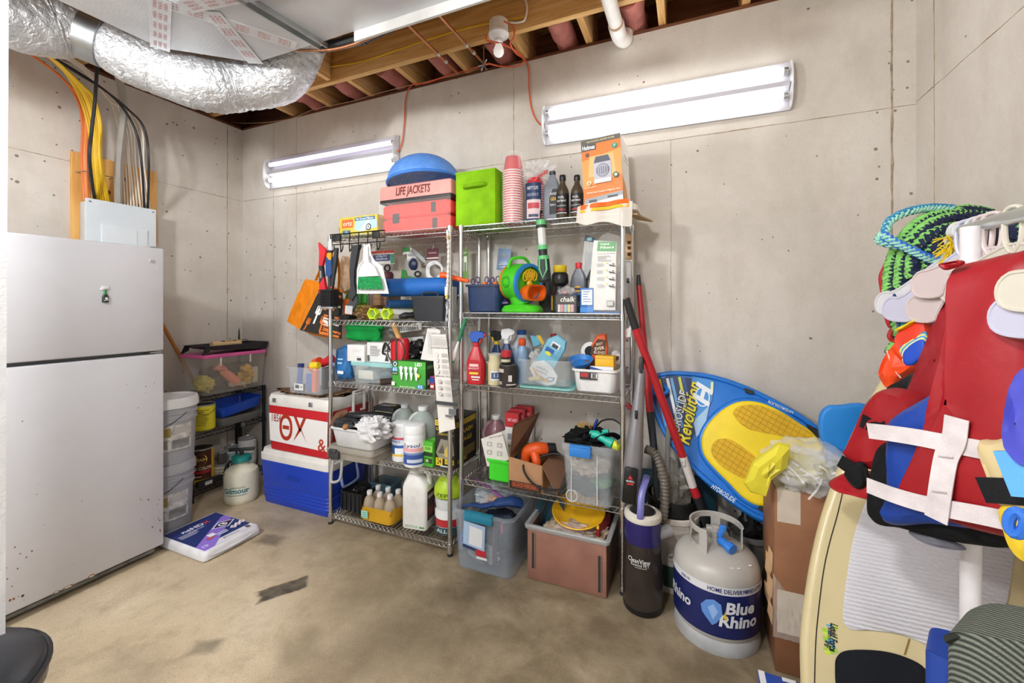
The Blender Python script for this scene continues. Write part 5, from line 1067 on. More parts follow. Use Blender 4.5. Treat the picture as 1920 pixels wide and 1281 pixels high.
for k in range(5):
    an=radians(50+k*22);cx2,cy2=R*.5*cos(an),R*.5*sin(an);b.tube([(cx2+.016*cos(j*pi/6),cy2+.024*sin(j*pi/6),.072) for j in range(12)],.0045,n=6,closed=True);b.cyl((0,R*.1,.070),(cx2*.7,cy2*.7,.072),.004,n=6)
b.lathe([(.016,.06),(.02,.068),(.012,.08)],n=16);part(t,'bubble_wand',b,'yellow wheel of loops',kind='stuff')
b=MT(B(C('#f2701c',.35)));b.rb([(.05,R*1.25,R*.66,.03,.01,-R*.52),(.075,R*1.4,R*.8,.035,.015,-R*.5),(.112,R*1.45,R*.85,.04,.02,-R*.46),(.112,R*1.3,R*.7,.035,.02,-R*.46),(.07,R*1.2,R*.6,.03,.015,-R*.5)]);part(t,'bubble_tray',b,'orange scoop')
b=MT(B(GN));b.tube(spl([(-R*.72,R*.72,-.03),(-R*.6,R*1.18,-.02),(R*.0,R*1.32,-.0),(R*.45,R*1.12,.0),(R*.55,R*.85,.0)],6),.009,n=8);part(t,'carry_handle',b)
b=MT(B(C('#3cb01e',.45)))
for k in range(8):
    an=k*pi/4;p0=Vector((-R*1.0,.012*cos(an)*0,0));b.box((-R*.985,.022*cos(an),-.01+.022*sin(an)),(.006,.006,.006))
b.tube([(-R*.99,.03*cos(k*pi/10),-.01+.03*sin(k*pi/10)) for k in range(20)],.003,n=5,closed=True);part(t,'vent',b,kind='stuff')
b=MT(B(C('#ef7a22',.4)));b.lathe([(R*.99,-.066),(R*1.0,-.06),(R*.99,-.054)],n=36,c0=False,c1=False);part(t,'orange_band',b,'orange back band')
# worklight on a hook
Yw=RY0-.046;t=thing('work_light','green and black worklight hanging from the right unit top shelf','light');top=P(1014,413,Yw);bot=P(1022,529,Yw);ax=bot-top;L=ax.length;dn=ax/L
def seg(a,b_,r0,r1=None,m=None,n=16):bb=B(m);bb.tube([top+dn*L*a,top+dn*L*b_],[r0,r1 or r0],n=n);return bb
LG=C('#63c07a',.4);DK2=C('#20282a',.5)
part(t,'head_cap',seg(0,.085,.026,m=LG));part(t,'black_collar',seg(.085,.125,.028,m=DK2));bb=seg(.125,.41,.021,m=CLR('#e6ecec',.75,.2))
o=part(t,'light_window',bb)
b=B(C('#f4f6f0',.3))
for k in range(9):
    for s in (-.009,.0,.009):p=top+dn*L*(.15+.028*k);b.box((p.x+s,p.y-.021,p.z),(.005,.003,.006))
part(o,'led_chip',b,kind='stuff');part(t,'green_joint',seg(.41,.48,.025,m=LG));part(t,'neck',seg(.48,.58,.022,m=DK2));part(t,'green_collar',seg(.58,.64,.030,m=LG));part(t,'handle',seg(.64,.97,.030,.033,m=DK2))
b=B(LG);b.tube([top+dn*L*.62+Vector((-.012,-.026,0)),top+dn*L*.8+Vector((-.016,-.028,0)),top+dn*L*.94+Vector((0,-.03,0)),top+dn*L*.80+Vector((.02,-.022,0)),top+dn*L*.62+Vector((.018,-.02,0))],.006,n=8);part(t,'green_grip_strip',b);part(t,'foot',seg(.97,1.0,.034,.028,m=DK2))
b=B(BLACK);b.tube(spl([top,top+Vector((-.004,.004,.03)),top+Vector((-.006,.02,.055)),top+Vector((-.004,.035,.045))],4),.004,n=6);part(t,'hook',b)
# clear container behind, jar, chalk box, bottle
b=B(C('#4a4d50',.3,a=.7));a=P(1024,560,2.34);hh=Z_(1024,528,2.34)-z;b.lathe([(.04,0),(.045,.01),(.052,hh),(.048,hh),(.04,.012)],n=26,c1=False);one('smoky_container','smoky clear container behind the bubble machine scoop','container',b,(a.x,2.345,z+.001))
flask('supplement_jar','black jar with a wide yellow lid behind the chalk box','jar',1050,31,498,2.20,z,[(.82,0),(.84,.02),(.84,.42),(.62,.5),(.62,.55),(.98,.62),(1,.68),(.96,.80),(.7,.86)],'#1d1e20',[(.74,.85),(.78,.86),(.80,.97),(.76,1.0)],'#e6c91c',wrap=[('r',0,.2,1.4,.34,'#2b2c2e'),('r',-.5,.2,.3,.3,'#c9a82c'),('r',.4,.3,.3,.1,'#b9602c'),('r',.2,.12,.5,.05,'#d8d8d4')])
t,w,h=carton('chalk_box','small chalk box with pastel sticks showing in its window','carton',(1042,1081,553),2.09,z,.10,'#2e3137',[('r',0,.5,1,1,'#3b3f46'),('r',0,.72,.96,.4,'#4f4a44'),('t',.05,.74,.4,'chalk','#f2f2ee',{'w':.7,'shear':.2}),('r',0,.25,.8,.42,'#b9b3a8')],side=[('r',0,.5,1,1,'#6a6048'),('r',0,.5,.6,.3,'#d9cfae')])
for k,(c,nm) in enumerate((('#e9dfd9','white'),('#e3a0a8','pink'),('#a9cbe0','pale blue'),('#dfe0a0','pale yellow'),('#e6b3c9','rose'))):
    b=B(C(c,.9));b.cyl((0,0,0),(0,0,h*.42),w*.065,n=10);o=part(t,'chalk_stick',b,nm+' chalk stick',loc=(-w*.32+k*w*.16,-.052,h*.04))
b=B(CLR('#ffffff',.25));b.blob((-.01,0,h+.018),(.045,.03,.026),amp=.4,seed=71);one('clear_bag','clear bag of pink pieces on top of the chalk box','bag',b,(t.location.x,t.location.y,z),sharp=15)
b=B(C('#c9868f',.8));b.blob((-.022,.0,h+.012),(.02,.016,.012),seed=3);one('pink_chalk_piece','pink chalk piece inside the clear bag on the chalk box','chalk',b,(t.location.x,t.location.y,z))
t,R,Hh=flask('oil_bottle','grey oil bottle with a red cap and looped handle','bottle',1086,30,493,2.21,z+.0,[(.9,0),(1,.02),(1,.62),(.85,.74),(.42,.88),(.40,.9)],'#5d626c',[(.44,.88),(.46,.89),(.46,.99),(.42,1)],'#c42630',sq=.6,wrap=[('c',-.02,.47,.08,'#d9a82c',.06),('r',0,.47,.44,.05,'#2b2c30'),('r',0,.22,.9,.3,'#2f6bb0'),('r',0,.28,.8,.05,'#dfe8f2')])
b=B(C('#4a4f59',.35));b.tube(spl([(R*.55,0,Hh*.82),(R*1.15,0,Hh*.78),(R*1.45,0,Hh*.58),(R*1.3,0,Hh*.42),(R*.95,0,Hh*.36)],5),.009,n=8);part(t,'handle',b)
carton('blue_white_carton','blue and white carton half hidden by the vent filter pack','carton',(1088,1113,540),2.10,z,.14,'#2f6fbc',[('r',0,.62,.8,.6,'#e6ebf0')]+lines(0,.4,.9,5,.6,'#6a8fbe',2,.03)+[('r',0,.12,1,.2,'#3f8ad6')])
# vent filters: tall pack in a clear bag
Yv=RY0+.032;a,c=P(1104,584,Yv),P(1157,452,Yv)
t=thing('vent_filter_pack','tall white pack reading Vent Filters in a clear hang bag','package');tp=[(1117,453),(1159,456),(1157,582),(1104,582)]
b=B(C('#e6e5e1',.6));flat(b,tp,Yv+.05,.05,None,.003);o=part(t,'filter_block',b)
p=poly_px(tp,Yv);w=p[2][0]-p[3][0];hgt=p[0][1]-p[3][1];cx=(p[0][0]+p[1][0]+p[2][0]+p[3][0])/4;cz=(p[0][1]+p[3][1])/2
its=[('p',[(-.28,.36),(.38,.34),(.40,.48),(-.24,.5)],'#2f9a46'),('t',-.0,.455,.05,'Vent','#f2f6ea',{'w':.34,'bold':.02}),('t',.08,.405,.05,'Filters','#f2f6ea',{'w':.48,'bold':.02}),('t',.05,.315,.018,'How to use Vent Filters','#3b3d40',{'w':.6})]+lines(.0,.2,.29,6,.5,'#9a9c9e',2,.005)
for k in range(4):
    yy=.16-.10*k;its += lines(-.12,yy-.03,yy+.02,3,.3,'#8a8c8e',3+k,.005)+[('p',[(.16,yy),(.36,yy-.02),(.38,yy-.035),(.16,yy-.02)],'#3b3d40'),('c',.3,yy+.005,.012,'#5d5f63',.01),('c',.08,yy+.02,.01,'#d9c93a')]
its += [('r',.2,-.4,.24,.08,'#8a8c8e'),('r',.2,-.4,.2,.06,'#c9c9c6')]
b=B();b.pr(Matrix.Translation((cx,Yv-.0005,cz)) @ FRONT,nrm(its,w,hgt));part(o,'printed_face',b)
b=B(CLR('#ffffff',.07,.1));flat(b,[(1130,440),(1140,436),(1165,444),(1166,590),(1100,588),(1112,460)],Yv-.004,.002,None);part(t,'clear_bag',b)
b=B(C('#2f6fbc',.4));b.box((cx,Yv+.03,z+.003),(w*1.06,.07,.006));part(t,'blue_base_card',b);wire_hook(t,1142,437,Yv+.01,.06)
b=B(C('#8d9094',.5,nz=.3));b.blob(tuple(P(1106,500,2.24)),(.028,.03,.075),amp=.5,seed=81,nu=18,nv=14);t=thing('grey_glove_pack','crumpled grey gloves in a clear hang pack left of the vent filters','gloves');part(t,'gloves',b,sharp=15)
tag_card(t,[(1098,441),(1116,446),(1114,455),(1094,452)],2.22,'#2f4a5c',[('r',0,0,.4,.4,'#9fc4d2')],'header_card');b=B(CLR('#f0f4f6',.28,.1));flat(b,[(1096,452),(1114,455),(1118,480),(1098,525),(1090,510)],2.2,.004,None);part(t,'clear_bag',b);wire_hook(t,1108,440,2.2,.05)
b=B(C('#d8b48c',.7));flat(b,[(1176,438),(1186,442),(1186,488),(1173,486),(1172,446)],2.30,.02,None,.004)
for y in (452,462,474):flat(b,[(1176,y),(1183,y),(1182,y+6),(1177,y+6)],2.278,.002,C('#5a3a24',.8))
one('wooden_grater','pale wooden holder with dark slots behind the right end post','holder',b)
carton('white_pack','narrow white pack with red and blue foot behind the right end post','package',(1172,1183,490),2.32,z,.03,'#e2e2e4',[('r',0,.1,1,.12,'#3a5fb0'),('r',.1,.22,.8,.1,'#b03a5a'),('r',0,.62,.5,.1,'#55585c')])
carton('dark_red_pack','thin dark red pack between the vent filters and the post','package',(1161,1167,508),2.10,z,.12,'#6b2f3a',[('r',0,.5,.8,.2,'#3a4a78')])
# ================================================================ right unit: third shelf
z=RZ[2]
t=thing('dish_brush','white and green long-handled brush hanging between the two units','brush');Yh_=RY0-.03
b=B(C('#2f7f55',.4));p0,p1=P(873,597,Yh_),P(860,640,Yh_);b.tube([p0,p0.lerp(p1,.5),p1],[.010,.012,.009],n=10);part(t,'grip',b,'green grip')
b=B(C('#eef0ee',.4));p2=P(848,675,Yh_);b.tube(spl([p1,p1.lerp(p2,.3),p1.lerp(p2,.7),p2],3),[.006,.006,.007,.009,.011,.013,.014,.014,.013,.012],n=10);part(t,'brush_head',b,'white lower shaft');b=B(C('#2f9f5a',.7));b.cyl(p2,p2+(p2-p1)*.16,.012,n=10);part(t,'bristle_tip',b)
b=B(STEEL);b.tube(spl([P(875,592,Yh_),P(872,587,Yh_),P(868,590,Yh_),P(870,600,Yh_)],4),.002,n=5);part(t,'wire_hook',b)
b=B(CLR('#dfe4e6',.4,.2));b.blob(tuple(P(874,655,2.12)),(.016,.03,.13),amp=.25,fr=2,seed=91);one('clear_scoop','long clear crumpled plastic hanging left of the red spray bottle','plastic',b,sharp=18)
# trigger bottles
def trigger(name,label,pxc,pxw,pyt,Y,body,head,nozz,neck='#e8e8e8',wrap=(),a=1,facing=1,rz=0):
    xc=X_(pxc,Y);R=(X_(pxc+pxw/2,Y)-X_(pxc-pxw/2,Y))/2;Hh=Z_(pxc,pyt,Y)-z
    t=thing(name,label,'spray bottle',(xc,Y,z+.001),rz);b=B(C(body,.35,a=a));b.rb([(q*Hh,2*R*r,1.35*R*r,R*.5*r) for r,q in [(.94,0),(1,.02),(1,.38),(.9,.46),(.72,.54),(.45,.66),(.30,.72)]]);part(t,'bottle',b)
    b=B(C(neck,.4));b.lathe([(R*.36,Hh*.71),(R*.36,Hh*.78)],n=16);part(t,'collar',b)
    s=facing;b=B(C(head,.4));b.prism([(-s*R*.55,Hh*.80),(s*R*.2,Hh*.78),(s*R*.45,Hh*.86),(s*R*.95,Hh*.88),(s*R*.95,Hh*.97),(s*R*.3,Hh),(-s*R*.6,Hh*.98),(-s*R*.75,Hh*.9)],R*.5,M=Matrix.Translation((0,R*.25,0)) @ FRONT,bev=.003);part(t,'trigger_head',b)
    b=B(C(nozz,.4));b.box((s*R*1.02,0,Hh*.925),(R*.2,R*.4,Hh*.06),bev=.002);b.tube(spl([(s*R*.55,0,Hh*.88),(s*R*.6,0,Hh*.82),(s*R*.5,0,Hh*.77)],3),R*.12,n=8);part(t,'trigger',b,kind='stuff')
    if wrap:b=B();b.pr(Matrix.Translation((0,-R*.675,0)) @ FRONT,nrm(wrap,2*R,Hh));part(t,'printed_label',b)
trigger('spray_bottle','red spray bottle with a blue trigger head at the left of the third shelf',893,31,621,2.10,'#c22430','#2458b8','#b02028','#c22430',[('p',[(-.4,.08),(.4,.08),(.42,.36),(.2,.46),(-.25,.46),(-.4,.34)],'#b81f2c'),('r',.0,.36,.5,.05,'#e8c9c9'),('t',0,.30,.05,'SHOUT','#f2dcdc',{'w':.6}),('r',.0,.21,.5,.04,'#e4d23a'),('r',.1,.14,.5,.03,'#e9e4e4'),('r',.1,.09,.4,.02,'#e9e4e4')],rz=.1)
b=B(C('#e9e5dc',.5));b.lathe([(.028,0),(.03,.004),(.03,.10),(.026,.104)],n=20);one('white_jar','plain off-white jar behind the red spray bottle','jar',b,(X_(912,2.24),2.24,z+.001))
trigger('spray_bottle','dark blue spray bottle with black and yellow head behind the cream candle',931,24,620,2.28,'#1c3a6a','#1b1c20','#e6c62c','#e6c62c',facing=-1)
trigger('spray_bottle','navy spray bottle with a white trigger head',950,27,616,2.24,'#20396a','#eef0f2','#eef0f2','#eef0f2')
flask('bleach_bottle','white bottle with a blue cap and blue shoulder at the back','bottle',978,42,619,2.35,z,[(.95,0),(1,.03),(1,.55),(.9,.68),(.5,.85),(.36,.92)],'#d9e2ec',[(.38,.9),(.40,.91),(.40,.99),(.36,1)],'#2f5fae',wrap=[('r',0,.45,1.2,.4,'#b9c9de'),('p',[(-.3,.3),(.2,.3),(.05,.75)],'#7f9cc4'),('r',0,.2,1.6,.06,'#d9a53c')])
flask('sponge_bottle','small pale blue bottle with an orange cap beside the clear bin','bottle',979,20,634,2.19,z,[(.95,0),(1,.03),(1,.6),(.8,.75),(.5,.85)],'#8fb2d6',[(.6,.84),(.7,.86),(.65,.97),(.4,1)],'#dd5a2a')
t,R,Hh=flask('candle_jar','glass jar candle of cream wax beside the mini can','candle',928,24,664,2.115,z,[(.92,0),(1,.03),(1,.72),(.82,.82),(.86,.9),(.86,.98)],'#e6dfb4',None,m=C('#e3dcb2',.25,a=.93),wrap=[('r',.3,.32,.8,.3,'#e9ecf0'),('r',.3,.32,.68,.2,'#4a5f8f'),('t',.3,.32,.16,'LI','#f0f2f6',{'w':.3})])
b=B(CLR('#ffffff',.4,.1));b.lathe([(R*.9,Hh*.97),(R*.95,Hh*.98),(R*.95,Hh*1.02),(R*.3,Hh*1.05)],n=20);part(t,'glass_lid',b)
t,R,Hh=flask('wing_dip_can','dark printed can with white lettering in front of the clear bin','can',953,31,683,2.095,z,[(.98,0),(1,.02),(1,.97),(.96,1)],'#2b2524',None,wrap=[('r',0,.5,2.0,.9,'#2f2826'),('p',[(-.8,.55),(0,.75),(.8,.9),(.8,.6),(0,.5),(-.8,.35)],'#8f2a2a'),('r',-.3,.75,.5,.16,'#d9c9c0'),('t',.3,.4,.4,'1','#e8e4e0',{'w':.2}),('r',-.4,.2,.5,.14,'#b9a9a0'),('r',.4,.14,.6,.06,'#d8cfc8')])
b=B(C('#9fa2a4',.35,.8));b.tube([(R*.97*cos(k*pi/12),R*.97*sin(k*pi/12),Hh) for k in range(24)],.002,n=5,closed=True);part(t,'metal_rim',b)
flask('small_jar','small jar with a red lid standing on the dark printed can','jar',949,17,657,2.095,z+Hh+.003,[(.9,0),(1,.05),(1,.4),(.8,.5),(.8,.55)],'#3b342f',[(1.0,.5),(1.05,.55),(1.05,.95),(.95,1)],'#c2303a',wrap=[('r',0,.25,1.4,.2,'#d9d2b4')])
# teal lid and clear bin
Yc_=2.075;a,c=P(970,724,Yc_),P(1074,724,Yc_);wl=c.x-a.x
b=B(C('#8fd0cd',.4));b.rb([(.0005,wl*.96,.25,.03),(.004,wl,.26,.035),(.011,wl,.26,.035),(.013,wl*.97,.25,.03),(.010,wl*.93,.235,.03)]);one('teal_plastic_lid','pale teal plastic lid lying under the clear bin of the third shelf','tray',b,((a.x+c.x)/2,Yc_+.13,z))
t,w,h=tub('clear_bin','clear plastic bin holding a wipes pack on the third shelf','bin',(967,1071,676),2.085,z+.0145,.22,CLR('#dfe6ea',.20),taper=.88,r=.03);bx,by,bz=t.location
# wipes refill pack leaning inside
t2=thing('wipes_refill_pack','pale blue refill pack of baby wipes leaning upside down in the clear bin','package');Yp=2.145
b=B(C('#7fc2dc',.4));flat(b,[(1008,676),(1030,634),(1048,627),(1064,640),(1062,655),(1042,690),(1030,715),(1000,700)],Yp+.03,.03,None,.008);pk=part(t2,'pack_body',b)
b=B();c0_=P(1040,655,Yp);b.pr(Matrix.Translation((c0_.x,Yp-.0005,c0_.z)) @ Matrix.Rotation(.5,4,'Y') @ FRONT,[('r',-.005,.02,.05,.03,'#e4eef2'),('r',-.005,.015,.035,.02,'#3a4048'),('r',-.02,-.02,.05,.026,'#2d62b0'),('c',-.02,-.038,.018,'#e6e23a',.010)]+[('r',.035,.02-.012*k,.03,.003,'#4f8fae') for k in range(5)]+[('r',.02,-.03-.008*k,.05,.002,'#5d9fba') for k in range(3)]);part(pk,'printed_back',b)
b=B(C('#eef3f6',.4));flat(b,[(993,690),(1002,678),(1020,676),(1034,686),(1046,705),(1042,720),(1026,724),(1006,716)],Yp-.002,.006,None,.002);fl=part(t2,'front_panel',b)
b=B();c1_=P(1018,698,Yp);b.pr(Matrix.Translation((c1_.x,Yp-.009,c1_.z)) @ FRONT,[('p',[(-.062,.03),(-.05,.01),(-.03,-.035),(.03,-.055),(.065,-.04),(.07,-.02),(.03,-.035),(-.02,-.02),(-.045,.02)],'#e2a84a'),('t',0,.018,.018,'Fragrance','#8f9fb0',{'rot':pi-.35,'w':.07}),('t',-.005,-.0,.018,'Sensitive','#8f9fb0',{'rot':pi-.35,'w':.065}),('c',.045,-.034,.02,'#2d62b0',.012),('c',.045,-.034,.016,'#dfeaf4',.008),('t',-.01,-.022,.016,'360','#c99a4a',{'rot':pi-.35})]);part(fl,'lettering',b)
b=B(C('#e3d3a8',.6));b.cyl((-.09,-.06,.02),(-.02,-.09,.035),.012,n=12);one('wooden_dowel','short pale stick at the bottom of the clear bin','stick',b,(bx,by,bz+.006))
b=B(CLR('#e6e9e6',.5));b.blob((-.07,.0,.13),(.04,.05,.05),amp=.5,seed=101);one('clear_wrapper','crumpled clear wrapper in the left end of the clear bin','wrapper',b,(bx,by,bz),sharp=15)
b=B(C('#5fb0cf',.4));flat(b,[(998,628),(1012,630),(1018,645),(1005,650)],2.26,.04,None,.003);flat(b,[(1006,629),(1014,629),(1022,645),(1016,646)],2.215,.006,C('#d9b43c',.5));one('blue_carton','small tilted blue and yellow carton at the back of the third shelf','carton',b,(0,0,0))
b=B(C('#b02a30',.5));b.cyl(P(1038,640,2.32),P(1038,626,2.32),.018,n=14);b.cyl(P(1038,650,2.32),P(1038,640,2.32),.022,C('#2b2b2e',.5),n=14);one('red_cap_bottle','dark bottle top with red cap at the back behind the wipes pack','bottle',b)
# white bin with blue scoop, tape, orange bag, boxes
t,w,h=tub('white_bin','white plastic basin at the right end of the third shelf','bin',(1069,1160,694),2.085,z+.001,.27,C('#e6e7e8',.4),taper=.84,r=.04,rim=.007)
bx,by,bz=t.location.x,t.location.y,z+.001
b=B();b.pr(Matrix.Translation((0,-.27/2*.935-.004,0)) @ FRONT,nrm([('r',-.12,.72,.36,.3,'#2b2c30'),('r',-.2,.76,.16,.18,'#b5303a'),('r',.0,.74,.12,.2,'#e4e4e4'),('r',.0,.74,.08,.18,'#6a6a6c')],w,h));part(t,'price_label',b)
b=B(C('#2f7fd0',.35));R=.062;b.lathe([(R*.55,-.028),(R*.8,-.022),(R,.0),(R*1.04,.004),(R*.96,.003),(R*.75,-.018)],n=26,T=TR(rx=.35));one('blue_funnel','bright blue shallow funnel resting on the left rim of the white basin','funnel',b,(bx-.085,by-.06,bz+h+.036))
t=thing('tape_roll','white roll of tape with a black core above the blue funnel','tape',(bx-.055,by+.04,bz+h+.075),rz=.15);b=B(C('#e9e9ea',.5))
b.tube([(0,-.02,0),(0,-.019,0),(0,.02,0)],[.046,.05,.05],n=30);part(t,'tape',b);b=B(C('#17181a',.7));b.cyl((0,-.0215,0),(0,-.019,0),.030,n=24);part(t,'core',b)
b=B(C('#e6c22c',.5));b.box((0,0,0),(.05,.05,.03),bev=.008);b.box((-.02,0,.02),(.04,.04,.02),bev=.006);one('yellow_tape_item','yellow plastic piece behind the white tape roll','piece',b,(bx-.07,by+.10,bz+h+.055),.3)
b=B(C('#e4622a',.4,nz=.15));flat(b,[(1101,668),(1110,645),(1122,627),(1138,625),(1142,650),(1140,680),(1102,682)],by+.06,.04,None,.012);t=thing('orange_pouch','orange and brown pouch standing in the white basin','pouch');part(t,'pouch',b)
b=B();c2=P(1124,655,by+.02);b.pr(Matrix.Translation((c2.x,by+.0195,c2.z)) @ FRONT,[('p',[(-.05,-.03),(.03,-.03),(.035,.05),(-.01,.055),(-.04,.01)],'#4f3226'),('t',.0,.028,.018,'BEST','#e8c9a8',{'rot':.2}),('t',.0,.004,.024,'EVER','#f0dcc0',{'rot':.2,'bold':.02}),('t',.0,-.018,.02,'BLEND','#f0dcc0',{'w':.06})]);part(t,'printed_label',b)
t,w2,h2=carton('yellow_carton','bright yellow carton standing in the white basin','carton',(1116,1151,668),by-.075,bz+.06,.07,'#ebb61c',[('r',0,.9,1,.04,'#c9982a')]+[('r',-.3+.15*k,.45,.01,.7,'#d9a51c') for k in range(5)],rz=-.03)
carton('ant_bait_carton','blue and white carton reading TERRO in front of the yellow carton','carton',(1106,1150,688),by-.105,bz+.07,.02,'#e4e8ee',[('p',[(-.5,0),(.5,0),(.5,.55),(-.5,1)],'#244f9a'),('t',-.05,.55,.36,'TERRO','#f2f4f8',{'w':.62,'bold':.02}),('r',.2,.2,.5,.1,'#9fb6de')],rz=.0)
b=B(C('#7a4a2c',.6));b.box((0,0,0),(.05,.05,.07),bev=.004);one('brown_carton','small brown carton beside the blue funnel in the white basin','carton',b,(bx-.045,by-.01,bz+.115),.2)
b=B(C('#d9d9db',.5));b.cyl((0,-.01,0),(0,.03,.01),.024,n=18);b.cyl((0,-.012,0),(0,-.009,0),.015,C('#4a3a34',.6),n=14);one('cardboard_roll','small pale roll with dark centre behind the yellow carton','roll',b,(bx+.085,by+.02,bz+h+.05),.2)
b=B(C('#d8d6d2',.4));flat(b,[(1169,617),(1185,614),(1184,632),(1172,634)],RY0+.03,.02,None,.004);b.tube([P(1179+4*cos(k*pi/6),606+10*sin(k*pi/6),RY0+.02) for k in range(12)],.0022,STEEL,n=5,closed=True);one('white_padlock','white tag and wire loop clipped beside the right front post','tag',b)
# ================================================================ right unit: lower shelf
z=RZ[3]
t,R,Hh=flask('coolant_jug','clear jug of dark pink liquid at the back of the lower shelf','jug',930,40,778,2.33,z,jug,'#b08a90',[(.36,.92),(.38,.93),(.38,.99),(.34,1)],'#e9e6e6',m=C('#9a6f78',.2,a=.85))
b=B(C('#a98790',.2));b.tube(spl([(-R*.6,-R*.6,Hh*.5),(-R*.98,-R*.4,Hh*.62),(-R*.7,-R*.3,Hh*.8),(-R*.3,0,Hh*.86)],4),.011,n=8);part(t,'handle',b)
for k,(px0,px1,pyt,yy,lab) in enumerate(((947,972,775,2.26,'nearest of three red-topped white cartons behind the open cardboard box'),(955,983,768,2.31,'middle one of three red-topped white cartons behind the open cardboard box'),(966,997,763,2.36,'farthest of three red-topped white cartons behind the open cardboard box'))):
    carton('red_white_carton',lab,'carton',(px0,px1,pyt),yy,z,.045,'#e6e4e2',[('r',0,.88,1,.24,'#c62834'),('t',.05,.88,.07,'Rustoleum'[:0]+'FIRST ALERT','#f4dede',{'w':.7}),('r',0,.6,.6,.1,'#9a9c9e'),('r',0,.45,.7,.03,'#9a9c9e')],side=[('r',0,.88,1,.24,'#a8202c')],top=[('r',0,0,.98,.98,'#c62834')],group='red-topped cartons')
# green tub with cards
t,w,h=tub('green_tub','bright green square tub holding folded instruction cards','tub',(911,957,864),2.10,z,.10,C('#3fe02a',.4),taper=.84,r=.012);gx,gy=t.location.x,t.location.y
t=thing('instruction_cards','white instruction cards with small drawings standing in the green tub','cards')
for k,(pts,Y,col,its) in enumerate((([(910,822),(948,806),(957,868),(918,874)],2.135,'#dcdad4',[]),([(902,823),(941,809),(955,862),(914,875)],2.115,'#e6e4de',[('t',.05,.34,.05,'HOW TO CONNECT','#3b3d40',{'w':.5,'rot':.3})]+[(('r',-.18+.36*(j % 2),.12-.22*(j//2),.18,.12,'#b4b6b4')) for j in range(4)]+[(('c',-.18+.36*(j % 2),.12-.22*(j//2),.04,'#e0deda')) for j in range(4)]))):tag_card(t,pts,Y,col,its,'card')
# open cardboard box of the drill
t=thing('open_cardboard_box','open brown cardboard box with raised flaps and a drill inside','box');Yd=RY0-.02;a,c=P(955,912,Yd),P(1006,912,Yd);zb=z+.006;hf=Z_(980,862,Yd)-z
x0,x1=a.x,c.x+.03;d=.24;K1=C('#b98d68',.8,bump=.1,bs=40);K2=C('#a47a55',.85,bump=.1,bs=40)
def panel(pts,th,m): # quad with thickness
    p=[Vector(q) for q in pts];n=(p[1]-p[0]).cross(p[3]-p[0]).normalized()*th;b=B(m);b.add([tuple(q) for q in p]+[tuple(q+n) for q in p],[(3,2,1,0),(4,5,6,7),(0,1,5,4),(1,2,6,5),(2,3,7,6),(3,0,4,7)]);return b
fo=part(t,'front_panel',panel([(x0,Yd,zb),(x1,Yd,zb),(x1,Yd,zb+hf*.86),(x0,Yd,zb+hf)],.004,K1))
b=B();b.pr(Matrix.Translation(((x0+x1)/2,Yd-.0045,zb+.022)) @ FRONT,[('r',0,0,(x1-x0)*.98,.042,'#2a2826'),('r',.0,.003,(x1-x0)*.8,.026,'#d9632c'),('r',.0,.003,(x1-x0)*.77,.022,'#2a2826'),('t',0,.003,.022,'BLACK+DECKER','#e06a30',{'w':(x1-x0)*.72,'bold':.02})]);part(fo,'brand_print',b)
part(t,'left_panel',panel([(x0,Yd,zb),(x0,Yd,zb+hf),(x0,Yd+d,zb+hf),(x0,Yd+d,zb)],.004,K2));part(t,'right_panel',panel([(x1,Yd,zb),(x1,Yd+d,zb),(x1,Yd+d,zb+hf*.9),(x1,Yd,zb+hf*.86)],.004,K2))
part(t,'back_panel',panel([(x0,Yd+d,zb),(x0,Yd+d,zb+hf),(x1,Yd+d,zb+hf),(x1,Yd+d,zb)],.004,K2));part(t,'bottom_panel',panel([(x0,Yd,zb),(x0,Yd+d,zb),(x1,Yd+d,zb),(x1,Yd,zb)],.003,K2))
q0,q1=P(958,868,Yd+.05),P(962,785,Yd+.07);part(t,'left_flap',panel([(x0,Yd+.01,zb+hf),(x0+.012,Yd+.03,q1.z-.02),(x0+.09,Yd+d,Z_(1000,772,Yd+d)),(x0+.012,Yd+d,zb+hf)],.004,C('#7d5a42',.85)),'raised darker flap')
part(t,'right_flap',panel([(x1+.004,Yd+.0,zb+hf*.84),(x1+.004,Yd+d,zb+hf*.9),(x1+.10,Yd+d-.06,zb+hf*.72),(x1+.085,Yd-.01,zb+.012)],.004,C('#86614a',.85)),'folded down flap')
b=B();b.box((x1-.012,Yd-.002,zb+hf*.4),(.018,.002,hf*.8),C('#5a4a78',.5));part(t,'printed_corner',b)
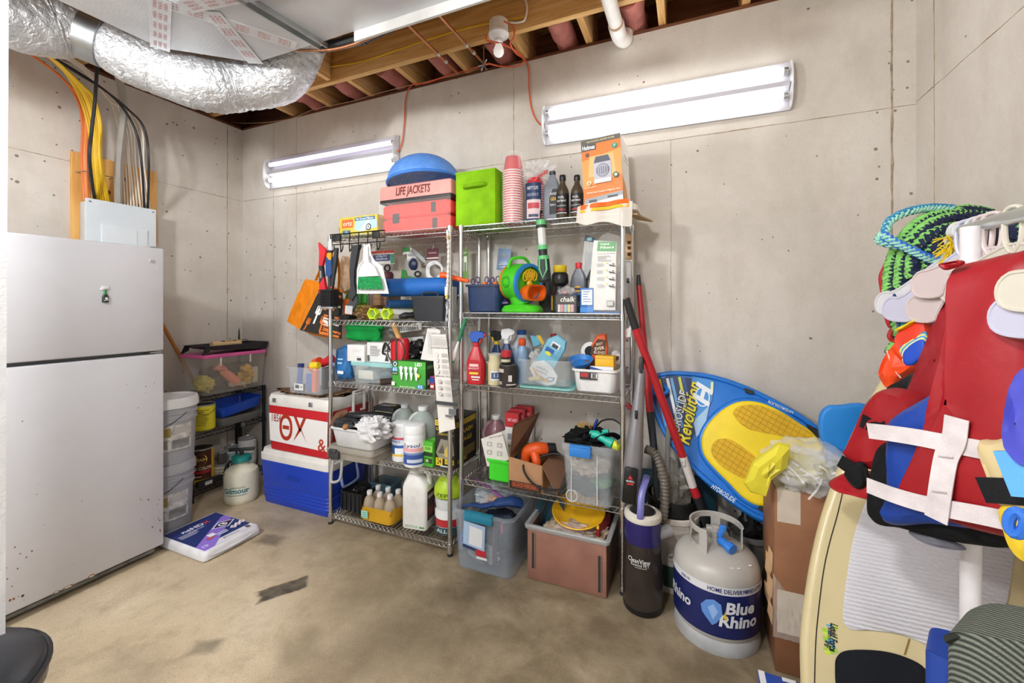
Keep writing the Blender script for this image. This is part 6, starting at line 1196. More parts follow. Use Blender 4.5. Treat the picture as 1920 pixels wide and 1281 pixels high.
# drill
t=thing('power_drill','orange and black corded drill sitting in the open cardboard box','drill',((x0+x1)/2+.005,Yd+.09,zb+hf-.02));OD=C('#ea5a1e',.4)
b=B(OD);b.tube(spl([(-.03,0,-.09),(-.035,-.01,-.03),(-.02,-.01,.03),(.03,0,.05),(.075,.03,.045)],5),[.03,.03,.029,.028,.027,.027,.027,.028,.03,.032,.034,.035,.036,.036,.036,.036,.035,.034,.033,.032,.03],n=14);part(t,'body',b)
b=B(OD);b.tube(spl([(.02,-.02,.03),(.04,-.04,-.01),(.035,-.035,-.06)],5),.024,n=12);part(t,'handle',b)
b=B(BLACK);b.tube([(.08,.03,.045),(.12,.05,.05)],[.034,.026],n=14);b.blob((-.075,-.005,-.03),(.035,.025,.03),amp=.3,seed=3);part(t,'black_end',b,'black chuck and guard',kind='stuff')
b=B(C('#1b1b1d',.5));e0=Vector(t.location);S=spl([e0+Vector((-.02,-.07,.0)),Vector((x0+.09,Yd-.02,zb+hf*.7)),Vector((x0+.12,Yd-.025,zb+hf*.45)),Vector((x1-.01,Yd-.03,zb+hf*.27)),Vector((x1+.06,Yd-.03,zb+hf*.25)),Vector((x1+.12,Yd+.0,zb+hf*.34)),Vector((x1+.13,Yd+.08,zb+hf*.8)),Vector((x1+.06,Yd+.1,zb+hf*1.08)),Vector((x1-.02,Yd+.08,zb+hf*1.0)),e0+Vector((.03,-.03,.0))],6);b.tube(S,.0055,n=8);b.v=[tuple(Vector(v)-e0) for v in b.v];part(t,'power_cord',b,'black cord looping over the box front')
# clear tote with blue latch
Yt=RY0-.075;xc,w,h=ext(1050,1160,838,Yt,z);w=w*.93;d=.34
t=thing('clear_tote','tall clear tote with a blue latch, straps and hose parts heaped in it','tote',(xc-.010,Yt+d/2,z+.001));tx,ty=t.location.x,t.location.y
q=CLR('#d3dbe2',.22);b=B(q);b.rb([(0,w*.80,d*.80,.02),(.004,w*.82,d*.82,.024),(h*.88,w*.95,d*.95,.028),(h*.885,w,d,.03),(h*.99,w,d,.03),(h,w*.99,d*.99,.03),(h,w*.93,d*.93,.028),(.006,w*.80,d*.80,.022)]);part(t,'bin_body',b)
b=B(C('#2d7fd2',.4));b.box((-.03,-d/2-.008,h*.90),(w*.40,.014,h*.17),bev=.005);b.box((-.03,-d/2-.004,h*.985),(w*.40,.025,.012),bev=.004);part(t,'latch',b,'blue latch handle',kind='stuff')
b=B(CLR('#e8eef2',.6))
for x in (-w*.30,w*.18):b.box((x,-d*.445,h*.45),(.004,.006,h*.8))
b.tube([(-w*.30+.028*cos(k*pi/12),-d*.425,h*.12+.028*sin(k*pi/12)) for k in range(24)],.003,n=5,closed=True);part(t,'moulded_rib',b,kind='stuff')
b=B(C('#c7b5a0',.7,nz=.25));b.blob((-.01,-.03,h*.55),(w*.30,d*.27,h*.18),amp=.45,seed=111,nu=30,nv=18);one('tan_cloth','tan cloth bundled inside the clear tote','cloth',b,(tx,ty,z),sharp=20)
b=B(C('#4f8f5a',.6));b.blob((.05,-.02,h*.28),(w*.22,d*.25,h*.07),amp=.4,seed=3);one('green_cloth','green cloth low in the clear tote','cloth',b,(tx,ty,z),sharp=25)
b=B(C('#3a4552',.6));b.blob((0,0,h*.14),(w*.36,d*.36,h*.12),amp=.3,seed=5);one('dark_bundle','dark bundle at the bottom of the clear tote','bundle',b,(tx,ty,z+.006))
b=B(FAB('#161719',120,.7));b.blob((-.03,-.01,h*.97),(w*.38,d*.36,.045),amp=.5,seed=121,nu=30,nv=16)
for k in range(3):b.tube(spl([(-.08+.05*k,-.08,h*.95),(-.06+.05*k,-.10,h*1.08),(.0+.05*k,-.06,h*1.13),(.03+.05*k,.0,h*1.02)],6),.014,n=8,flat=.3)
one('black_straps','tangle of black webbing straps on top of the clear tote','straps',b,(tx,ty,z),sharp=25)
b=B(C('#cba76a',.9,nz=.3)); 
for k in range(40):a_=k*2.4;b.cyl((-.055+.02*cos(a_),.02+.02*sin(a_),h*1.0),(-.05+.04*cos(a_),.02+.04*sin(a_),h*1.16+.01*sin(k)),.003,n=4)
one('bristle_brush','tan bristle brush poking up at the back of the clear tote','brush',b,(tx,ty,z))
b=B(C('#1f3f94',.4));b.tube(spl([(-.01,.03,h*1.02),(.0,.03,h*1.15),(.012,.03,h*1.27)],4),[.012]*4+[.014]*4+[.008],n=10,flat=.6);one('blue_handle_brush','dark blue brush handle standing up out of the clear tote','brush',b,(tx,ty,z))
t=thing('hose_nozzle','teal hose sprayer with a yellow-green end on the tote heap','nozzle',(tx,ty,z));TE=C('#1fae9a',.4);b=B(TE);b.tube([(-.0,-.08,h*1.12),(.03,-.085,h*1.12),(.07,-.09,h*1.06),(.10,-.095,h*1.03),(.115,-.1,h*1.01)],[.018,.022,.016,.026,.024],n=14);b.tube([(.05,-.07,h*1.07),(.06,-.05,h*1.14),(.085,-.05,h*1.16)],.014,n=10);part(t,'nozzle_body',b,kind='stuff')
b=B(C('#d6e22c',.4));b.tube([(.115,-.1,h*1.01),(.135,-.1,h*.99),(.14,-.098,h*1.02)],[.022,.024,.012],n=14);part(t,'end_ring',b,'yellow-green end')
b=B(BLACK);b.tube(spl([(.0,.05,h*1.1),(.03,.07,h*1.22),(.09,.07,h*1.26),(.14,.05,h*1.16),(.15,.02,h*.98)],8),.005,n=6);one('black_cable','black cable arching over the back of the clear tote','cable',b,(tx,ty,z))
# ================================================================ refrigerator
FX=-2.707;fy1=onX(308,600,FX).y;fy0=fy1-.76
zT,zg1,zg0,zb_=onX(308,466,FX).z,onX(308,657,FX).z,onX(308,663,FX).z,onX(300,1024,FX).z
t=thing('refrigerator','white top-freezer refrigerator with rust specks on its lower door','refrigerator',(0,0,0))
yc=(fy0+fy1)/2;FW=C('#c6c6cb',.32,nz=.015,bump=.03,bs=300)
b=B(FW);x0=XL+.165;b.box(((x0+FX-.075)/2,yc,(zb_+.02+zT-.012)/2),(FX-.075-x0,.755,zT-.012-zb_-.02),bev=.008);part(t,'cabinet',b)
def door(z0,z1,nm):
    b=B(FW);b.rb([(0,.01,.75,.004)],None) if False else None
    b.box((FX-.035,yc,(z0+z1)/2),(.07,.76,z1-z0),bev=.010);return part(t,nm,b)
fd=door(zg1,zT,'freezer_door');rd=door(zb_,zg0,'lower_door')
b=B(C('#8b8e90',.6));b.box((FX-.068,yc,(zg0+zg1)/2),(.014,.73,zg1-zg0+.03));b.box((FX-.078,yc,(zb_+zT)/2),(.008,.735,zT-zb_-.03));part(t,'door_gasket',b,kind='stuff')
b=B(C('#b9bbbd',.4,.7));b.box((FX-.03,fy1-.035,(zg0+zg1)/2),(.05,.05,.006),bev=.002);part(t,'hinge',b)
b=B(C('#b9bbbd',.4,.7));b.box((FX-.035,fy1-.035,zT+.003),(.06,.06,.006),bev=.002);part(t,'hinge',b)
RT=Matrix.Translation((FX,0,0)) @ RIGHT;pf=lambda px,py:(onX(px,py,FX).y,onX(px,py,FX).z)
y,z=pf(284,489);b=B(C('#c9cbd0',.3,.3));b.box((FX+.002,y,z),(.004,.022,.018),bev=.001);b.pr(Matrix.Translation((FX+.004,y,z)) @ RIGHT,[('p',[(-.008,-.005),(-.002,-.005),(.008,.005),(.002,.005)],'#8f9298'),('p',[(-.006,.002),(.0,.006),(-.008,.006)],'#8f9298'),('p',[(.001,-.005),(.008,-.006),(.006,-.002)],'#8f9298')]);part(fd,'badge',b,'small silver badge')
y,z=pf(293,503);b=B(C('#d9dadd',.4));b.cyl((FX,y,z),(FX+.002,y,z),.004,n=10);part(fd,'screw_plug',b)
R_=random.Random(4);RU=['#7a4a24','#8f5c2e','#5a3a22']
b=B()
spots=[(273,725,.0028),(273,737,.0022),(259,765,.0026),(238,722,.0016),(289,718,.002),(188,665+12,.0018),(42,790,.003)]
spots += [(R_.uniform(255,304),R_.uniform(930,1010),R_.uniform(.0015,.0035)) for _ in range(16)]+[(R_.uniform(2,60),R_.uniform(1010,1130),R_.uniform(.0015,.005)) for _ in range(16)]+[(R_.uniform(60,250),R_.uniform(900,1060),R_.uniform(.001,.002)) for _ in range(8)]
for px,py,r in spots:
    y,z=pf(px,py)
    if zb_+.01 < z < zg0-.01 and y > fy0+.02:b.pr(RT,[('c',y,z,r,C(R_.choice(RU),.9),r*R_.uniform(.7,1.5))],z0=.0004)
part(rd,'rust_specks',b,kind='stuff')
b=B(C('#8a5a2c',.9))
for px,py,w,h in ((172,1075,.014,.007),(128,1097,.02,.004),(106,1107,.012,.003)):
    y,z=onX(px,py,FX).y,zb_+.008;b.pr(RT,[('p',[(y-w,z-.006),(y+w,z-.007),(y+w*.6,z+h*.5),(y-.2*w,z+h),(y-w*.8,z+h*.4)],C('#8a5a2c',.9)),('p',[(y-w*.7,z-.006),(y+w*.7,z-.007),(y+w*.3,z+h*.2),(y-w*.5,z+h*.3)],C('#c9c6c0',.6))],z0=.0005)
part(rd,'rust_patch',b,'rust patches on the bottom edge',kind='stuff')
b=B(C('#8f9290',.5,.5,nz=.3));b.box((FX-.075,yc,.045),(.03,.735,.05),bev=.004);b.box((FX-.06,yc,.022),(.012,.72,.018),bev=.003);part(t,'kick_plate',b,'grey metal kick plate',kind='stuff')
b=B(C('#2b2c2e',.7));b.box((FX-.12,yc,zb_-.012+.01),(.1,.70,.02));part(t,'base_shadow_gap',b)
for yy in (fy0+.05,fy1-.03):
    b=B(C('#6a6c6e',.5,.5));b.cyl((FX-.075,yy,0),(FX-.075,yy,.025),.016,n=12);b.box((FX-.07,yy,.05),(.03,.03,.055),bev=.003);part(t,'leveling_foot',b)
for yy in (fy0+.05,fy1-.03):
    b=B(C('#6a6c6e',.5,.5));b.cyl((x0+.06,yy,0),(x0+.06,yy,zb_+.03),.016,n=12);part(t,'leveling_foot',b)
# bottle shaped opener magnet
y,z=pf(197,556);t=thing('bottle_magnet','small green bottle-shaped magnet with a white top on the freezer door','magnet',(FX+.001,y,z-.030),rz=pi/2)
b=B(C('#1c2420',.3));b.rb([(0,.026,.014,.006),(.030,.026,.014,.006),(.040,.016,.011,.005)]);part(t,'bottle',b)
b=B(C('#1f7a45',.3));b.rb([(.039,.016,.011,.005),(.048,.012,.010,.005),(.062,.011,.009,.0045)]);part(t,'neck',b,'green neck')
b=B(C('#d9dadc',.25,a=.9));b.box((0,.0,.073),(.030,.010,.018),bev=.004);b.box((-.012,.0,.066),(.014,.008,.012),bev=.003);part(t,'opener_top',b,kind='stuff')
b=B();b.pr(Matrix.Translation((0,-.0072,.017)) @ FRONT,[('c',.002,.003,.006,'#d9dadc'),('c',.0,.004,.0012,'#1c2420'),('c',.005,.004,.0012,'#1c2420'),('r',0,-.006,.018,.002,'#d9dadc'),('p',[(-.008,-.011),(-.006,-.011),(.008,-.002),(.006,-.001)],'#d9dadc')]);part(t,'skull_print',b)
for o in t.children:pass
# ================================================================ pails and tile mortar bag
GP=C('#a4a8ad',.45)
def pail(label,z0,h,R,loc,col,lidc,lab):
    t=thing('paint_pail',label,'pail',(*loc,z0));b=B(C(col,.45));hh=h-.03
    b.lathe([(R*.86,0),(R*.88,.008),(R*.95,hh*.70),(R*.955,hh*.71),(R*1.0,hh*.715),(R*1.0,hh*.75),(R*.96,hh*.755),(R*.965,hh*.82),(R*1.01,hh*.825),(R*1.01,hh*.86),(R*.97,hh*.865),(R*.98,hh)],n=40);part(t,'pail_body',b)
    b=B(C(lidc,.4));b.lathe([(R*1.0,hh-.03),(R*1.06,hh-.028),(R*1.06,hh+.006),(R*1.0,h),(R*.95,h),(R*.93,h-.008),(.0,h-.008)],n=40);part(t,'lid',b)
    b=B();b.pr(Matrix.Identity(4),lab,wrap=R*.952,z0=.002);part(t,'paper_label',b)
    b=B(C('#3a3c3f',.4,.6)); 
    an=[(R*1.02*sin(a),-R*1.02*cos(a)*.9-.012*sin(pi*k/12),hh*.84-.09*sin(pi*k/12)) for k in range(13) for a in [(-.9+2.6*k/12)]];b.tube(an,.002,n=5);part(t,'bail',b)
    return t
pc=(-2.998,1.556)
def lab(seed,h): 
    a=.95  # towards the room
    w=.145
    return [('r',w,h*.45,.24,h*.40,C('#c9c9c4',.7,nz=.3,sc=30)),('r',w-.04,h*.54,.10,h*.14,'#9c8c4a'),('r',w+.07,h*.56,.07,h*.1,'#b9b9b4')]+[('r',w-.05+.11*(k % 2),h*(.29+.018*(k//2)),.09,.004,'#7d7f80') for k in range(16)]
PA=onX(0,0,FX)
pail('lower grey plastic pail of the two stacked beside the refrigerator',0,.432,.142,pc,'#a0a4a9','#a9adb2',lab(1,.4))
pail('upper grey plastic pail with a white lid rim, stacked beside the refrigerator',.426,.405,.142,(pc[0]+.012,pc[1]+.01),'#a9adb2','#e2e4e6',lab(2,.38))
# ---- thin-set bag on the floor
bx0,bx1,by0,by1=-2.838,-2.405,1.425,1.755
t=thing('mortar_bag','blue and white bag of tile mortar lying flat on the floor by the pails','bag',((bx0+bx1)/2,(by0+by1)/2,0));w,d=bx1-bx0,by1-by0
b=B(C('#d3d3d8',.45,nz=.1,bump=.35,bs=30));b.rb([(.002,w*.96,d*.96,.02),(.010,w,d,.022),(.034,w,d,.025),(.052,w*.97,d*.965,.03),(.058,w*.93,d*.92,.03)],n=6);part(t,'sack',b)
MP=Matrix(((0,-1,0,0),(1,0,0,0),(0,0,1,.058),(0,0,0,1)))   # print reads along +Y, its top towards -X
PW,PH=d*.90,w*.90
its=[('r',0,.06,1.0,.86,'#1f2f6e'),('r',0,-.42,1.0,.13,'#dcdce2'),('p',[(-.5,-.5),(-.32,-.5),(.5,.10),(.5,.26),(.42,.26),(-.5,-.3)],'#8a6fcf'),('t',-.10,.30,.12,'neHD','#f2f3f8',{'w':.40,'bold':.02}),('t',.16,.30,.12,'X','#d9402f',{'bold':.02}),('t',-.1,.21,.05,'Polymer','#d6dcf0',{'w':.3,'shear':.2}),
    ('p',[(.02,.0),(.25,-.13),(.48,.0),(.25,.13)],'#f2f3f8'),('p',[(.05,.0),(.25,-.11),(.45,.0),(.25,.11)],'#1b2250'),('c',.24,.0,.06,'#f2f3f8'),('c',.24,.0,.04,'#1b2250'),('r',.3,.01,.06,.03,'#d9402f'),('p',[(.22,.0),(.26,.04),(.3,.0),(.26,-.02)],'#f2f3f8')]
for k in range(3):its += [('p',[(.20+.1*k,-.22+.02*k),(.27+.1*k,-.28+.02*k),(.34+.1*k,-.22+.02*k),(.27+.1*k,-.16+.02*k)],'#e9ebf2'),('r',.27+.1*k,-.22+.02*k,.04,.03,'#c9503f')]
its += lines(-.25,.08,.20,5,.4,'#d6dcf0',3,.008)+[('r',-.12,-.17,.12,.1,'#e9ebf2'),('r',-.2,-.24,.12,.05,'#c9503f'),('r',.02,-.22,.22,.03,'#c3cae6'),('r',.02,-.27,.2,.03,'#c3cae6'),('t',-.42,-.40,.09,'10','#f2f3f8'),('r',.38,-.42,.07,.08,'#55565c'),('t',.05,-.42,.05,'MORTAR 50 LB','#8a8c98',{'w':.3})]
b=B();b.pr(MP,nrm(its,PW,PH),dz=.00015);part(t,'printed_face',b)
b=B(C('#c9c9ce',.5));b.tube(spl([(w*.46,-d*.46,.03),(w*.5,-d*.2,.026),(w*.5,d*.2,.028),(w*.46,d*.46,.034)],6),.012,n=8,flat=.5);part(t,'folded_seam',b)
# ================================================================ what the low black rack carries
z=KZ[0]
XT=-3.215;y0,y1=onX(381,670,XT).y,2.405;zl=onX(381,668,XT).z;wid=.30
t=thing('storage_tote','long clear storage tote with a pink lid on top of the black rack','tote',(XT-wid/2,(y0+y1)/2,z+.001));L=y1-y0;h=zl-z-.012
b=B(CLR('#d9d4c8',.26));b.rb([(0,wid*.84,L*.88,.03),(.006,wid*.86,L*.9,.035),(h*.55,wid*.92,L*.94,.035),(h*.56,wid*.93,L*.95,.035),(h,wid*.97,L*.98,.035)],c1=False);part(t,'bin_body',b)
b=B(C('#d65a9c',.4));b.rb([(h-.012,wid+.004,L+.0,.04),(h+.004,wid+.008,L+.002,.04),(h+.012,wid-.01,L-.012,.035),(h+.009,wid-.06,L-.06,.03)]);part(t,'pink_lid',b)
b=B(CLR('#f2f2ee',.7))
for yy in (-L*.25,L*.2):b.box((wid/2-.004,yy,h*.86),(.006,.012,h*.25),bev=.002)
part(t,'latch_tab',b,kind='stuff')
cx,cy=t.location.x,t.location.y
b=B(C('#e88b74',.5));b.cyl((.05,-.10,.20),(.10,.03,.05),.034,n=18);one('salmon_roller','salmon pink roller sleeve slanting inside the clear tote','roller',b,(cx,cy,z+.003))
b=B(C('#d9a83a',.7,nz=.3));b.blob((.06,.10,.10),(.06,.07,.085),amp=.5,seed=131);one('yellow_rope_bundle','yellow bundle inside the middle of the clear tote','bundle',b,(cx,cy,z+.003),sharp=25)
b=B(C('#c2b54a',.7,nz=.3));b.blob((.02,-.17,.07),(.08,.05,.06),amp=.5,seed=137);one('olive_bundle','olive yellow bundle at the near end of the clear tote','bundle',b,(cx,cy,z+.003),sharp=25)
b=B(C('#4a4644',.7));b.blob((.0,.02,.15),(.1,.18,.05),amp=.4,seed=139);one('dark_tools','dark jumble at the top of the clear tote','jumble',b,(cx,cy,z+.003),sharp=25)
b=B(C('#cfc5a8',.6));b.box((.05,.19,.09),(.07,.05,.13),bev=.01);b.box((.08,.06,.05),(.05,.16,.05),bev=.01);one('cream_packets','cream packets at the far end of the clear tote','packets',b,(cx,cy,z+.003))
zt_=z+h+.014
# paint tray
t=thing('paint_tray','black paint roller tray lying on the pink tote lid','tray',(XT-.15,(y0+y1)/2+.02,zt_));b=B(C('#1c1b1f',.5))
Lt,Wt=.50,.27
def tray(u,v,off=0):pass
b.loft([[(x,y,zz) for x,y in ((-Wt/2,-Lt/2),(Wt/2,-Lt/2),(Wt/2,Lt/2),(-Wt/2,Lt/2))] for zz in (.004,)][:0] or [[(-Wt*.46,-Lt*.36,.030),(Wt*.46,-Lt*.36,.030),(Wt*.46,Lt*.46,.004),(-Wt*.46,Lt*.46,.004)],[(-Wt/2,-Lt/2,.062),(Wt/2,-Lt/2,.062),(Wt/2,Lt/2,.062),(-Wt/2,Lt/2,.062)],[(-Wt*.48,-Lt*.48,.062),(Wt*.48,-Lt*.48,.062),(Wt*.48,Lt*.48,.062),(-Wt*.48,Lt*.48,.062)],[(-Wt*.44,-Lt*.34,.034),(Wt*.44,-Lt*.34,.034),(Wt*.44,Lt*.44,.008),(-Wt*.44,Lt*.44,.008)]]);part(t,'tray_body',b)
for s in (-1,1):
    b=B(C('#1c1b1f',.5));b.prism([(-Lt/2+.01,.062),(-Lt/2+.05,.062),(-Lt/2+.035,.02),(-Lt/2-.005,.0),(-Lt/2-.018,.0)],.006,M=Matrix.Translation((s*Wt*.46-.003,0,0)) @ RIGHT);part(t,'foot',b)
b=B(C('#d9b98a',.7));b.cyl((0,-.12,.052),(0,.10,.05),.024,n=16);t=thing('roller_sleeves','tan paint roller sleeve lying in the black tray','roller',(XT-.155,(y0+y1)/2+.02,zt_+.008));part(t,'sleeve',b)
b=B(C('#2a2a2c',.5))
for k in range(5):b.box((.0,-.10+.045*k+.06,.074),(.04,.02,.004),C('#d9a83a' if k % 2 else '#2a2a2c',.5))
part(t,'striped_wrapper',b,kind='stuff')
# poles
q0=onX(311,620,XL+.03);q1=onX(334,662,XL+.045);b=B(C('#b8742c',.5));dr=(q0-q1).normalized();b.cyl(q1+(q1-q0)*max(0,(q1.z-.765)/(q0.z-q1.z)),q0+dr*.25,.012,n=12);one('wooden_pole','orange-brown wooden pole leaning on the left wall behind the refrigerator','pole',b)
q0=onY(445,546,D-.03);xb_=X_(449,2.40)
t=thing('broom','black broom handle standing in the far left corner','broom');b=B(C('#1d2023',.4));b.cyl((xb_,D-.035,.05),(q0.x,D-.03,q0.z-.02),.0125,n=14);part(t,'handle',b);b=B(C('#2a3034',.5));b.cyl((q0.x,D-.03,q0.z-.035),(q0.x,D-.03,q0.z+.005),.010,n=12);part(t,'end_cap',b)
b=B(C('#d9dadb',.5));zz0=Z_(447,578,D-.03);b.cyl((q0.x+.001,D-.032,zz0),(q0.x,D-.031,zz0+.075),.0135,n=14);part(t,'white_sticker',b)
# second shelf: yellow can, blue tray over clear tray
z=KZ[1]
def paint_can(label,px0,px1,pyt,X,zb,body,lid,its=(),name='paint_can',cat='can',rim='#b9bcbe'):
    a,c=onX(px0,850,X),onX(px1,850,X);pxm=(px0+px1)/2
    ctr=onX(pxm,850,X);u=(px1-px0)/FPX;dd=_F.dot(Vector((ctr.x,ctr.y,0)));R=u*dd/2*.95;top=onX(pxm,pyt,X).z;hh=top-zb
    t=thing(name,label,cat,(ctr.x,ctr.y,zb+.001),rz=.95);b=B(C(body,.45));b.lathe([(R*.97,0),(R,.004),(R,hh-.01),(R*.97,hh-.006)],n=32);part(t,'can_body',b)
    b=B(C(rim,.35,.7));b.lathe([(R*1.0,hh-.012),(R*1.03,hh-.010),(R*1.03,hh-.002),(R*.97,hh),(R*.93,hh-.005)],n=32,c1=False);part(t,'metal_rim',b);b=B(C(lid,.45));b.lathe([(R*.94,hh-.008),(R*.8,hh-.004),(0,hh-.004)],n=28);part(t,'lid',b)
    if its:b=B();b.pr(Matrix.Identity(4),nrm(its,2*R,hh),wrap=R*1.002);part(t,'printed_label',b)
    return t,R,hh
t,R,hh=paint_can('bright yellow paint can on the middle shelf of the black rack',360,401,757,-3.335,z,'#d9cf2a','#3a3a34',[('r',0,.5,2.9,.9,'#e3d92e')]+lines(-.2,.2,.85,9,1.0,'#a39a2c',5,.03))
b=B(C('#3a3c3f',.4,.6));b.tube([(R*1.03*sin(a),-R*1.03*cos(a),hh*.8-.03*sin(pi*k/10)) for k in range(11) for a in [-.6+1.9*k/10]],.0018,n=5);part(t,'bail',b)
b=B(C('#2f3033',.4));XTr=-3.235;ya,yb_=onX(416,780,XTr).y,onX(494,760,XTr).y
def rack_tray(name,label,m,z0,z1,tilt,y0,y1,wid):
    b=B(m);L=y1-y0;hh=z1-z0;b.rb([(0,wid*.84,L*.86,.02),(hh*.96,wid*.98,L*.98,.03),(hh*.97,wid,L,.03),(hh,wid,L,.03),(hh,wid*.96,L*.96,.028),(.006,wid*.82,L*.84,.02)],n=5)
    t=thing(name,label,'tray',(XTr-wid/2,(y0+y1)/2,z0),rx=tilt);part(t,'tray_body',b);return t
rack_tray('clear_paint_tray','clear grey paint tray under the blue tray on the black rack',C('#8a8c88',.3,a=.6),z+.001,z+.065,0,ya+.0,yb_+.0,.28)
rack_tray('blue_tray','bright blue plastic tray tilted on top of the clear tray',C('#1f4fc4',.35),z+.085,z+.165,radians(7),ya-.0,yb_+.01,.28)
b=B(STEEL);c=onX(456,785,KX1+.02);b.box((KX1+.016,c.y,z-.012),(.006,.03,.03),bev=.002);one('rack_clip','small pale metal clip on the edge of the black rack','clip',b)
# bottom shelf cans
z=KZ[2]
XB=-3.33
paint_can('dark brown and gold can of wood stain on the bottom of the black rack',358,398,838,-3.358,z,'#4a2a1c','#2b2522',[('r',0,.5,2.9,.92,'#4a241c'),('c',.0,.70,.16,'#e0b83a',.16),('c',0,.70,.11,'#6a3a1c',.1),('t',0,.70,.1,'Cabot'[:0]+'STAIN','#f0d070',{'w':.5}),('r',.62,.5,.3,.92,'#e3b52c'),('r',-.6,.5,.16,.92,'#c9952c'),('t',-.05,.46,.12,'SOLID COLOR','#f0e2c8',{'w':1.0,'bold':.02}),('r',-.05,.36,.9,.07,'#b92a2a'),('r',0,.1,.7,.12,'#e3c22c'),('r',-.2,.24,.5,.03,'#d9c9a8')])
t,R,hh=paint_can('paint can with a cream label just right of the dark stain can',400,432,868,-3.33,z,'#c9c3b2','#8f9294',[('r',0,.5,2.8,.86,'#cdc6b4'),('t',.0,.66,.2,'FOUNDATION','#55544a',{'w':1.1}),('r',0,.45,1.0,.08,'#8a8576'),('r',-.1,.3,.8,.05,'#9c9788'),('c',.1,.2,.1,'#7d6f52')])
paint_can('small dark tin standing on the cream-labelled can',408,424,846,-3.33,z+hh+.001,'#55534f','#8a8d90',name='small_tin',cat='tin')
t,R,hh=paint_can('lower white paint can at the right end of the black rack',447,478,868,-3.33,z,'#dcdcdb','#b9bbbc',[('r',0,.5,2.6,.8,'#e3e3e2'),('r',0,.4,.6,.1,'#9a9c9e')])
paint_can('upper white paint can with a grey label at the right end of the black rack',448,479,820,-3.33,z+hh+.001,'#d5d6d6','#b9bbbc',[('r',0,.5,2.6,.8,'#dedfdf'),('r',.1,.6,.9,.08,'#8a8c90'),('r',.0,.4,.7,.05,'#8a8c90')])
paint_can('paint can with pale blue-green label behind the garden sprayer',424,446,836,-3.46,z,'#b9c6c4','#c4c7c8',[('r',0,.7,2.6,.4,'#9cb6b4'),('r',0,.74,.8,.07,'#e9eeec'),('r',0,.3,2.6,.3,'#d9dcdb')])
b=B(C('#26272a',.5));a,c=onX(372,905,-3.235),onX(418,880,-3.235);b.box((-3.255,(a.y+c.y)/2,z+.024),(.036,c.y-a.y,.044),bev=.006)
b.pr(Matrix.Translation((-3.2365,0,z+.024)) @ RIGHT,[('r',c.y-.10,0,.05,.024,'#e4e4e2'),('r',c.y-.10,.004,.04,.004,'#6a6c70')]);b.tube(spl([(-3.235,c.y,z+.03),(-3.22,c.y+.04,z+.08),(-3.215,c.y+.09,z+.16),(-3.25,c.y+.1,z+.2)],5),.006,n=6);one('power_strip','black power strip with a white sticker along the bottom of the black rack','power strip',b)
# ---- garden sprayer
c=onZ(453,936);t=thing('garden_sprayer','cream plastic pump sprayer with teal cap on the floor before the rack','sprayer',(c.x,c.y,0),rz=.62);d_=_F.dot(c);R=57/FPX*d_/2;Hs=.262
b=B(C('#dcd9c4',.4));b.lathe([(R*.88,0),(R*.97,.012),(R,.04),(R,Hs*.70),(R*.93,Hs*.83),(R*.62,Hs*.94),(R*.42,Hs*.98)],n=36);part(t,'tank',b)
b=B(C('#d2cfb8',.4));b.lathe([(R*.42,Hs*.97),(R*.42,Hs*1.06)],n=24);part(t,'neck',b)
b=B(C('#1f7f7a',.4));b.lathe([(R*.55,Hs*1.06),(R*.58,Hs*1.08),(R*.56,Hs*1.19),(R*.34,Hs*1.22)],n=24);part(t,'cap',b,'teal cap')
b=B(C('#25282a',.4));b.cyl((0,0,Hs*1.2),(0,0,Hs*1.36),.013,n=12);b.box((0,0,Hs*1.37),(R*1.5,.022,.022),bev=.006);part(t,'pump_handle',b)
b=B(C('#25282a',.5));b.tube(spl([(-R*.3,R*.3,Hs*1.0),(-R*.9,R*.5,Hs*.98),(-R*1.1,R*.7,Hs*.7),(-R*1.15,.06,Hs*.5)],6),.007,n=8);b.tube(spl([(-R*.2,-R*.2,Hs*1.12),(-R*.8,-R*.1,Hs*1.0),(-R*1.02,0,Hs*.75)],5),.006,n=8);part(t,'hose',b,kind='stuff')
b=B();b.pr(Matrix.Identity(4),[('t',0,Hs*.38,.050,'Gilmour','#1f6f78',{'w':R*1.55,'bold':.03}),('t',R*.15,Hs*.47,.014,'PRECISION','#1f6f78',{'w':R*.8}),('r',0,Hs*.27,R*1.3,.004,'#1f6f78')],wrap=R*1.001);part(t,'printed_brand',b)
# ================================================================ the two coolers
CX1=-2.145;CY0,CY1=2.035,2.40
x0,x1=X_(484,CY0),CX1;w=x1-x0;d=CY1-CY0;ht=Z_(484,838,CY0)
t=thing('blue_cooler','big blue cooler with a white lid standing on the floor under the red one','cooler',((x0+x1)/2,(CY0+CY1)/2,0));BL=C('#1a3fb4',.4,nz=.04)
b=B(BL);hb=ht*.80;b.rb([(0,w*.90,d*.88,.03),(.01,w*.92,d*.90,.035)]+[(.03+.024*k+e,w*(.925+.006*k+o),d*(.905+.006*k+o),.035) for k in range(4) for e,o in ((0,0),(.006,.012),(.017,.012),(.022,0))]+[(.14,w*.955,d*.945,.035),(hb,w*.98,d*.98,.035)],n=5);part(t,'cooler_body',b)
b=B(C('#e6e4de',.4));b.rb([(hb-.005,w*.99,d*.99,.04),(hb+.004,w,d,.045),(ht*.90,w,d,.045),(ht*.91,w*.97,d*.97,.045),(ht*.985,w*.96,d*.95,.05),(ht,w*.90,d*.86,.05)],n=6);part(t,'lid',b)
b=B(C('#173a9e',.4));b.rb([(.20,.11,.004,.002),(.225,.11,.004,.002)]);b.v=[(x,y-d*.488,zz) for x,y,zz in b.v];part(t,'moulded_badge',b)
